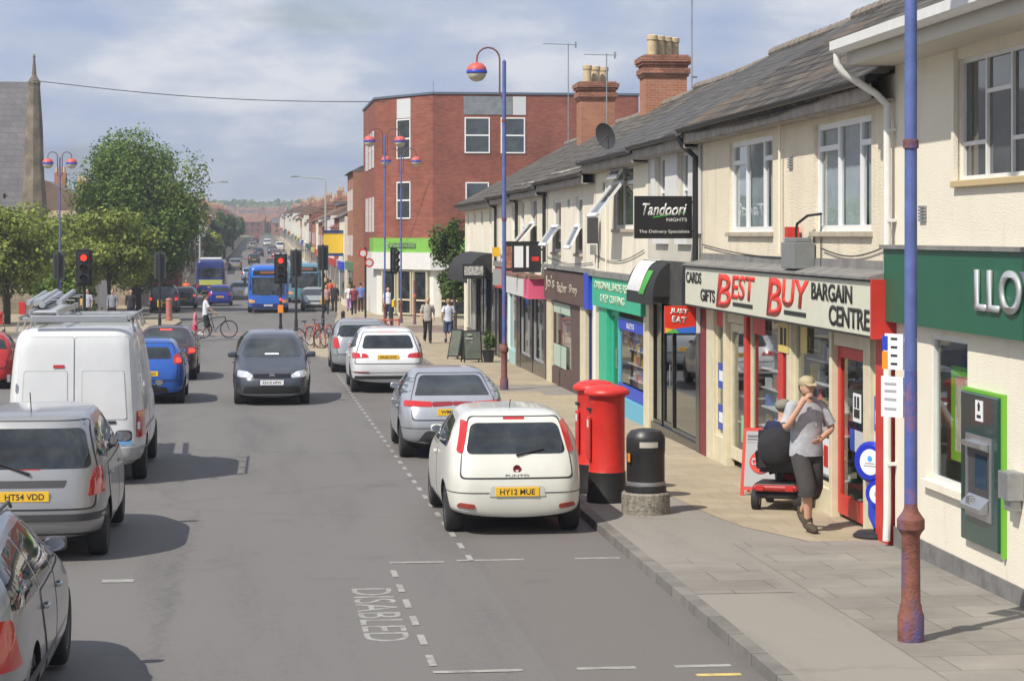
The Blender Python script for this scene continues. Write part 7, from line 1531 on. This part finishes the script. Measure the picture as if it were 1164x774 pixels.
def person(label, X, Y, rz, h, top, bot, hairm, pose=STAND, skin='light', shorts=False, sleeve=.5, shoes=None, cap=None, hood=False, group=None, z=0, detail=False, long_hair=False, skirt=False, build=1.0):
    t = thing('person', label, 'person', (X, Y, gz(Y)+z), rz, group); t.scale = (h/1.75,)*3
    P = dict(pel=(0, 0, .94), sp=(0, 0, 1.12), ch=(0, .0, 1.31), nk=(0, 0, 1.47), hb=(0, .015, 1.55), hd=(0, .02, 1.63), ht=(0, .01, 1.69), ls=(-.18, 0, 1.42), rs=(.18, 0, 1.42), lh=(-.09, 0, .90), rh=(.09, 0, .90)); P.update(pose)
    for s_ in 'lr': a = Vector(P[s_+'a']); P[s_+'t'] = tuple(a+Vector(pose.get(s_+'toe', (0, .17, -.045)))); w_ = Vector(P[s_+'w']); e = Vector(P[s_+'e']); P[s_+'p'] = tuple(w_+(w_-e).normalized()*.08)
    rad = dict(pel=.125, sp=.105, ch=.12, nk=.06, hb=.075, hd=.092, ht=.07, ls=.058, rs=.058, lh=.085, rh=.085, lk=.055, rk=.055, la=.038, ra=.038, lt=.030, rt=.030, le=.04, re=.04, lw=.028, rw=.028, lp=.030, rp=.030)
    names = list(P.keys()); names.remove('pel'); names = ['pel']+[n_ for n_ in names if n_ in rad and n_ not in ('hd', 'ht')]
    ed = [('pel', 'sp'), ('sp', 'ch'), ('ch', 'nk'), ('nk', 'hb'), ('ch', 'ls'), ('ch', 'rs'), ('pel', 'lh'), ('pel', 'rh')]+[(s_+a, s_+b_) for s_ in 'lr' for a, b_ in (('s', 'e'), ('e', 'w'), ('w', 'p'), ('h', 'k'), ('k', 'a'), ('a', 't'))]
    me = bpy.data.meshes.new('body'); me.from_pydata([P[n_] for n_ in names], [(names.index(a), names.index(b_)) for a, b_ in ed], []); me.materials.append(sk[skin])
    o = bpy.data.objects.new('body', me); COL.objects.link(o); md = o.modifiers.new('k', 'SKIN'); md.use_smooth_shade = True
    for i, n_ in enumerate(names): q = o.data.skin_vertices[0].data[i]; q.radius = (rad[n_]*build,)*2; q.use_root = (i == 0)
    m2 = o.modifiers.new('s', 'SUBSURF'); m2.levels = m2.render_levels = 2 if detail else 1; apply_mods(o); o.parent = t; o.data.materials.clear(); o.data.materials.append(sk[skin])
    headify(o, (0, .022, 1.632), 26 if detail else 14)
    # face
    if detail:
        for s_ in (1, -1): b = MB(); b.sphere((s_*.031, .098, 1.648), .0125, 10, 8, sc=(1.2, .7, .6)); b.build('eye', ink, t, smooth=True)
        b = MB(); b.sphere((0, .103, 1.578), .02, 12, 6, sc=(1.15, .4, .28)); b.build('mouth', mat('lips', (.30, .10, .08), .5), t, smooth=True)
    hr = MB()
    if cap:
        hr.sphere((0, .012, 1.690), .103, 22, 14, sc=(.90, 1.08, .80)); hr.add([(-.07, .10, 1.695), (.07, .10, 1.695), (.052, .19, 1.668), (-.052, .19, 1.668), (-.07, .10, 1.687), (.07, .10, 1.687), (.052, .19, 1.660), (-.052, .19, 1.660)], [(0, 1, 2, 3), (7, 6, 5, 4), (0, 4, 5, 1), (1, 5, 6, 2), (2, 6, 7, 3), (3, 7, 4, 0)]); hr.build('cap', cap, t, smooth=True)
        b = MB(); b.sphere((0, -.012, 1.64), .098, 16, 10, sc=(.86, 1.0, .95)); b.build('hair', hairm, t, smooth=True)
    elif hood: hr.sphere((0, -.02, 1.64), .13, 16, 10, sc=(1, 1.0, 1.1)); hr.build('hood', top, t, smooth=True)
    else:
        hr.sphere((0, -.005, 1.668), .108, 16, 10, sc=(.84, 1.0, .90))
        if long_hair: ell(hr, [(0, -.06, 1.40, .07, .03), (0, -.07, 1.55, .10, .05), (0, -.05, 1.66, .10, .07)])
        hr.build('hair', hairm, t, smooth=True)
    def mid(a, b_, u): return tuple(Vector(P[a]).lerp(Vector(P[b_]), u))
    b = MB(); w_ = build
    ell(b, [(0, 0, .86, .180*w_, .138*w_), (0, 0, .92, .178*w_, .136*w_), (0, 0, 1.05, .168*w_, .126*w_), (0, 0, 1.2, .168*w_, .122*w_), (0, 0, 1.34, .185*w_, .122*w_), (0, 0, 1.42, .17*w_, .10*w_), (0, .0, 1.475, .085, .075), (0, 0, 1.49, .075, .07)])
    for s_ in 'lr':
        b.sphere(tuple(Vector(P[s_+'s'])*.93+Vector((0, 0, 1.38))*.07), .064*w_, 16, 12, sc=(1.05, 1.0, .95)); pts = [tuple(Vector(P[s_+'s'])*.5+Vector((0, 0, 1.34))*.5), tuple(Vector(P[s_+'s'])-Vector((0, 0, .01))), mid(s_+'s', s_+'e', .5)]; rd = [.05, .074, .068]
        if sleeve > .6: pts += [P[s_+'e'], mid(s_+'e', s_+'w', .5), mid(s_+'e', s_+'w', .92)]; rd += [.056, .048, .042]
        else: pts += [mid(s_+'s', s_+'e', .80)]; rd += [.070]
        b.tube(pts, rd, 12)
    b.build('shirt', top, t, smooth=True, ang=60)
    b = MB(); ell(b, [(0, 0, .80, .13, .11), (0, 0, .86, .165*w_, .122*w_), (0, 0, .96, .160*w_, .120*w_)])
    if skirt: ell(b, [(0, 0, .55, .20, .17), (0, 0, .8, .175, .14), (0, 0, .95, .155, .115)])
    else:
        for s_ in 'lr':
            if shorts: b.tube([mid(s_+'h', s_+'k', -.05), mid(s_+'h', s_+'k', .3), P[s_+'k'], mid(s_+'k', s_+'a', .22)], [.105, .108, .104, .108], 16)
            else: b.tube([mid(s_+'h', s_+'k', -.05), mid(s_+'h', s_+'k', .4), P[s_+'k'], mid(s_+'k', s_+'a', .6), mid(s_+'k', s_+'a', .98)], [.098, .088, .072, .066, .066], 12)
    b.build('skirt' if skirt else ('shorts' if shorts else 'trousers'), bot, t, smooth=True, ang=60)
    for s_ in 'lr':
        b = MB(); a = Vector(P[s_+'a']); to = Vector(P[s_+'t']); d = (to-a).normalized(); b.tube([tuple(a+Vector((0, -.0, .07))), tuple(a), tuple(a-Vector((0, 0, .03))-d*.0)], [.050, .055, .05], 14); b.tube([tuple(a-d*.085-Vector((0, 0, .030))), tuple(a-d*.06-Vector((0, 0, .030))), tuple(a+d*.05-Vector((0, 0, .02))), tuple(to), tuple(to+d*.04), tuple(to+d*.065)], [.028, .046, .053, .046, .036, .018], 14); b.build('shoe', shoes or black, t, smooth=True, ang=75)
    # hands
    for s_ in 'lr':
        w0 = Vector(P[s_+'w']); e = Vector(P[s_+'e']); d = (w0-e).normalized(); sd_ = Vector((1, 0, 0)) if abs(d.x) < .8 else Vector((0, 0, 1)); sd_ = (sd_-d*sd_.dot(d)).normalized(); nn = d.cross(sd_); b = MB(); fl = -1 if s_ == 'l' else 1
        for k in range(4):
            o_ = w0+d*.085+nn*(-.027+.018*k); L_ = (.062, .072, .068, .052)[k]; b.tube([tuple(o_-d*.03), tuple(o_+d*L_*.45+sd_*-.010*fl), tuple(o_+d*L_*.8-sd_*.03*fl), tuple(o_+d*L_*.9-sd_*.05*fl)], [.0095, .009, .008, .006], 7)
        o_ = w0+d*.02-nn*.028; b.tube([tuple(o_), tuple(o_+d*.03-nn*.02-sd_*.01*fl), tuple(o_+d*.06-nn*.022-sd_*.025*fl)], [.012, .0105, .007], 7); b.build('fingers', sk[skin], t, smooth=True)
    return t
cl = lambda n_, c: mat('cloth_'+n_, c, .9, var=.22, vs=7, bump=.45, bs=9)
hb1 = mat('brown_hair', (.05, .03, .02), .7); hb2 = mat('fair_hair', (.32, .22, .11), .7); hb3 = mat('grey_hair', (.32, .31, .30), .7); hb4 = mat('black_hair', (.012, .01, .01), .6)
manp = dict(rs=(.185, 0, 1.42), ls=(-.185, 0, 1.42), re=(.30, .10, 1.17), rw=(.135, .20, 1.47), le=(-.31, .02, 1.16), lw=(-.10, .20, 1.07), rk=(.07, .20, .52), ra=(.035, .14, .10), lk=(-.08, .03, .50), la=(-.06, -.28, .17), ltoe=(0, .13, -.10))
mn = person('person in grey t-shirt, dark shorts and pale cap walking towards the camera, hand at mouth', 6.36, 24.75, PI+R(8), 1.80, cl('heather_grey', (.36, .37, .40)), cl('charcoal', (.045, .042, .042)), hb1, manp, shorts=True, shoes=mat('brown_boots', (.06, .045, .03), .8), cap=cl('khaki', (.38, .32, .20)), detail=True, build=1.13)
b = MB(); b.box((-.075, .127, 1.20), (.02, .131, 1.34)); o = b.build('shirt_print', mat('faded_print', (.28, .36, .38), .8, var=.5, vs=30), mn); o.rotation_euler = (0, 0, 0)
b = MB(); b.sphere((0, .045, 1.562), .066, 18, 10, sc=(.93, .92, .62)); b.build('beard', mat('brown_beard', (.12, .065, .035), .9), mn, smooth=True)

sit = dict(pel=(0, 0, .60), sp=(0, .02, .78), ch=(0, .05, .95), nk=(0, .07, 1.09), hb=(0, .09, 1.17), hd=(0, .10, 1.25), ht=(0, .09, 1.31), ls=(-.18, .05, 1.04), rs=(.18, .05, 1.04), lh=(-.10, .02, .58), rh=(.10, .02, .58))
# seated person built in the same frame, lowered and leaning on the scooter
def seated(label, X, Y, rz):
    t = thing('person', label, 'person', (X, Y, gz(Y)), rz); P = dict(sit); P.update(lk=(-.13, .42, .56), la=(-.13, .48, .22), rk=(.13, .42, .56), ra=(.13, .48, .22), le=(-.27, .16, .82), lw=(-.17, .40, .84), re=(.27, .16, .82), rw=(.17, .40, .84))
    rad = dict(pel=.13, sp=.12, ch=.13, nk=.06, hb=.075, hd=.092, ht=.07, ls=.06, rs=.06, lh=.09, rh=.09, lk=.06, rk=.06, la=.04, ra=.04, le=.045, re=.045, lw=.03, rw=.03)
    names = ['pel']+[k for k in P if k != 'pel']; ed = [('pel', 'sp'), ('sp', 'ch'), ('ch', 'nk'), ('nk', 'hb'), ('hb', 'hd'), ('hd', 'ht'), ('ch', 'ls'), ('ch', 'rs'), ('pel', 'lh'), ('pel', 'rh')]+[(s_+a, s_+b_) for s_ in 'lr' for a, b_ in (('s', 'e'), ('e', 'w'), ('h', 'k'), ('k', 'a'))]
    def skn(nm, scale_, m, keep):
        ns = [n_ for n_ in names if n_ in keep]; me = bpy.data.meshes.new(nm); me.from_pydata([P[n_] for n_ in ns], [(ns.index(a), ns.index(b_)) for a, b_ in ed if a in ns and b_ in ns], []); o = bpy.data.objects.new(nm, me); COL.objects.link(o); o.modifiers.new('k', 'SKIN').use_smooth_shade = True
        for i, n_ in enumerate(ns): q = o.data.skin_vertices[0].data[i]; q.radius = (rad[n_]*scale_,)*2; q.use_root = (i == 0)
        q = o.modifiers.new('s', 'SUBSURF'); q.levels = q.render_levels = 2; apply_mods(o); o.parent = t; o.data.materials.clear(); o.data.materials.append(m)
    skn('body', 1, sk['light'], names); skn('jacket', 1.22, cl('navy_jacket', (.012, .016, .05)), ['pel', 'sp', 'ch', 'ls', 'rs', 'le', 're', 'lw', 'rw', 'nk']); skn('trousers', 1.15, cl('dark_trousers', (.025, .024, .026)), ['pel', 'lh', 'rh', 'lk', 'rk', 'la', 'ra'])
    b = MB(); b.sphere((0, .085, 1.30), .112, 16, 10, sc=(1, 1.1, .75)); b.build('cap', cl('pale_cap', (.22, .20, .165)), t, smooth=True)
    for s_ in (1, -1): b = MB(); b.tube([(s_*.13, .44, .2), (s_*.13, .50, .18), (s_*.13, .62, .17)], [.05, .055, .04], 10); b.build('shoe', black, t, smooth=True)
    return t
scX, scY, scR = 6.66, 27.15, R(-24)
t = thing('mobility_scooter', 'red and black mobility scooter parked outside the bargain shop window', 'mobility scooter', (scX, scY, gz(scY)), scR)
b = MB(); b.box((-.26, -.50, .16), (.26, .55, .24)); b.box((-.27, -.52, .24), (.27, -.02, .36)); b.build('chassis', black, t, bevel=.03)
b = MB(); b.box((-.285, -.56, .26), (.285, -.04, .34)); b.prism([(-.18, .24), (.18, .24), (.12, .62), (-.12, .62)], .50, .62, axis='y'); b.build('red_bodywork', mat('scooter_red', (.34, .02, .02), .45), t, bevel=.03)
b = MB(); b.tube([(0, -.15, .36), (0, -.15, .5)], .05, 10); b.box((-.23, -.36, .48), (.23, .08, .57)); b.box((-.23, -.44, .55), (.23, -.34, 1.02)); b.tube([(-.27, -.2, .52), (-.27, -.3, .72), (-.27, .05, .74)], .03, 8); b.tube([(.27, -.2, .52), (.27, -.3, .72), (.27, .05, .74)], .03, 8); b.build('seat', black, t, bevel=.03)
b = MB(); b.tube([(0, .56, .5), (0, .42, .92)], .035, 10); b.tube([(-.27, .34, .95), (0, .42, .93), (.27, .34, .95)], .022, 8); b.build('tiller', black, t, smooth=True); b = MB(); b.box((-.17, .62, .55), (.17, .82, .78)); b.build('basket', black, t)
for (x, y, r_) in ((-.27, -.36, .14), (.27, -.36, .14), (-.25, .48, .12), (.25, .48, .12)):
    b = MB(); b.lathe([(r_*.5, -.045), (r_*.95, -.045), (r_, -.02), (r_, .02), (r_*.95, .045), (r_*.5, .045)], (0, 0, 0), 22, axis='x'); w_ = b.build('wheel', rubber, t, smooth=True); w_.location = (x, y, r_); b = MB(); b.lathe([(0, -.048), (r_*.52, -.048), (r_*.52, .048), (0, .048)], (0, 0, 0), 16, axis='x'); b.build('hub', mat('grey_hub', (.4, .4, .42), .4), w_, smooth=True)
for s_ in (1, -1): b = MB(); b.box((s_*.19-.05, -.575, .27), (s_*.19+.05, -.561, .33)); b.build('tail_light', redlens, t)
b = MB(); b.sphere((0, -.50, .82), .2, 14, 10, sc=(1.15, .55, 1.25)); tag(b.build('shopping_bag', cl('black_bag', (.02, .02, .024)), smooth=True), 'black bag hanging on the back of the mobility scooter seat', 'bag').matrix_world = Matrix.Translation((scX, scY, gz(scY))) @ Matrix.Rotation(scR, 4, 'Z')
seated('person in navy jacket and pale cap seated on the mobility scooter', scX-.08*math.sin(scR)*0, scY, scR)
ppl = [
 ('person in grey top and black trousers walking towards the camera on the far pavement', 6.25, 81.4, PI, 1.72, cl('pale_grey_cardigan', (.38, .35, .33)), cl('black', (.02, .02, .022)), hb2, WALK, {}),
 ('person in white t-shirt and denim shorts walking away past the corner shop', 7.05, 81.5, 0, 1.66, cl('white_tee', (.52, .55, .66)), cl('denim', (.05, .07, .14)), hb2, WALK, dict(shorts=True)),
 ('person in white shirt and black shorts pushing a bicycle across the road', -2.25, 88.6, R(-90), 1.76, cl('white', (.62, .64, .68)), cl('black', (.02, .02, .022)), hb1, dict(WALK, re=(.22, .16, 1.18), rw=(.2, .36, 1.02), le=(-.24, .12, 1.16), lw=(-.2, .34, 1.02)), dict(shorts=True, shoes=white)),
 ('child in pink and white dress with a small bicycle left of the parent', -2.62, 86.8, R(-90), 1.2, cl('pink', (.62, .16, .25)), cl('deep_pink', (.62, .03, .10)), hb4, STAND, dict(skirt=True, shoes=white)),
 ('person in bright blue hooded top standing by the left kerb', -11.6, 96, R(200), 1.5, cl('bright_blue', (.03, .08, .5)), cl('black', (.02, .02, .022)), hb1, STAND, dict(hood=True, sleeve=1)),
 ('person in pale shirt and dark trousers waiting under the red traffic light', -8.35, 106, R(160), 1.75, cl('pale_shirt', (.35, .37, .42)), cl('black', (.02, .02, .022)), hb1, STAND, {}),
 ('person in grey top waiting at the left crossing, second from the red traffic light', -7.2, 106.5, R(180), 1.72, cl('steel_grey', (.22, .24, .28)), cl('black', (.02, .02, .022)), hb1, STAND, dict(sleeve=1)),
 ('person in black waiting at the left crossing nearest the big tree trunk', -6.35, 107, R(190), 1.70, cl('black_top', (.03, .025, .03)), cl('dark_blue', (.02, .03, .06)), hb1, STAND, dict(sleeve=1)),
 ('person in orange-red top on the far right pavement', 4.75, 150, 0, 1.75, cl('orange_red', (.7, .10, .05)), cl('black', (.02, .02, .022)), hb4, WALK, dict(sleeve=1)),
 ('person in lilac trousers and white top on the far right pavement', 5.3, 131, 0, 1.62, cl('white', (.62, .64, .68)), cl('lilac', (.40, .24, .50)), hb2, WALK, {}),
 ('person in blue shirt and dark trousers beside the one in lilac', 5.95, 130, 0, 1.74, cl('mid_blue', (.12, .18, .45)), cl('black', (.02, .02, .022)), hb4, STAND, {}),
 ('person in dark clothes carrying a pink bag by the traffic light', 3.7, 124, PI, 1.70, cl('dusty_pink', (.4, .25, .25)), cl('black', (.02, .02, .022)), hb4, WALK, {}),
 ('person in black coat on the far right pavement near the teal bus', 4.3, 128, PI, 1.76, cl('black_top', (.03, .025, .03)), cl('black', (.02, .02, .022)), hb4, WALK, dict(sleeve=1)),
 ('person in green top further along the far right pavement', 4.9, 160, PI, 1.72, cl('green_top', (.03, .30, .14)), cl('black', (.02, .02, .022)), hb4, WALK, dict(sleeve=1)),
 ('person in white top and dark trousers by the shop with lime fascia', 6.6, 113, PI, 1.68, cl('white', (.62, .64, .68)), cl('dark_blue', (.02, .03, .06)), hb2, WALK, {}),
 ('person in maroon top walking beyond the red signs pole', 5.2, 122, 0, 1.7, cl('maroon', (.2, .03, .05)), cl('black', (.02, .02, .022)), hb1, WALK, {}),
 ('person in beige coat further along the far right pavement, beyond the one in green', 5.2, 176, PI, 1.72, cl('beige', (.4, .32, .22)), cl('black', (.02, .02, .022)), hb2, WALK, dict(sleeve=1)),
 ('person in orange vest standing at the left roadside beyond the tree', -5.2, 152, PI, 1.75, cl('hi_vis_orange', (.8, .16, .04)), cl('black', (.02, .02, .022)), hb1, STAND, {}),
]
for a in ppl:
    kw = dict(a[9]); person(a[0], a[1], a[2], a[3], a[4], a[5], a[6], a[7], pose=a[8], **kw)
t = thing('pushchair', 'pushchair with red hood in front of the person in blue hooded top', 'pushchair', (-11.2, 94.6, gz(94.6)), R(180))
b = MB(); b.tube([(-.2, -.3, .12), (-.2, .1, .6), (-.2, .45, 1.0)], .015, 6); b.tube([(.2, -.3, .12), (.2, .1, .6), (.2, .45, 1.0)], .015, 6); b.tube([(-.2, .45, 1.0), (.2, .45, 1.0)], .015, 6); b.tube([(-.2, .3, .1), (-.2, -.1, .6)], .015, 6); b.tube([(.2, .3, .1), (.2, -.1, .6)], .015, 6); b.build('frame', steel, t)
b = MB(); b.box((-.18, -.15, .40), (.18, .18, .46)); b.box((-.18, .15, .42), (.18, .22, .85)); b.sphere((0, .1, .82), .24, 12, 8, sc=(.9, .8, .7)); b.build('hood_and_seat', redj, t, smooth=True)
for (x, y) in ((-.2, -.32), (.2, -.32), (-.2, .32), (.2, .32)): b = MB(); b.lathe([(.02, -.02), (.10, -.02), (.10, .02), (.02, .02)], (x, y, .1), 14, axis='x'); b.build('wheel', rubber, t)
# ---- haze: the summer air
b = MB(); b.box((-520, -62, -3.5), (520, 1720, 38)); hz = b.build('haze', []); hz.data.materials.clear()
hm = bpy.data.materials.new('haze_air'); hm.use_nodes = True; q = hm.node_tree; q.nodes.clear(); pvn = N(q, 'ShaderNodeVolumePrincipled', i_Density=.0006); pvn.inputs['Color'].default_value = (.82, .88, .96, 1); pvn.inputs['Anisotropy'].default_value = .35; oo = N(q, 'ShaderNodeOutputMaterial'); L(q, pvn, 0, oo, 'Volume'); hz.data.materials.append(hm); hz['kind'] = 'stuff'
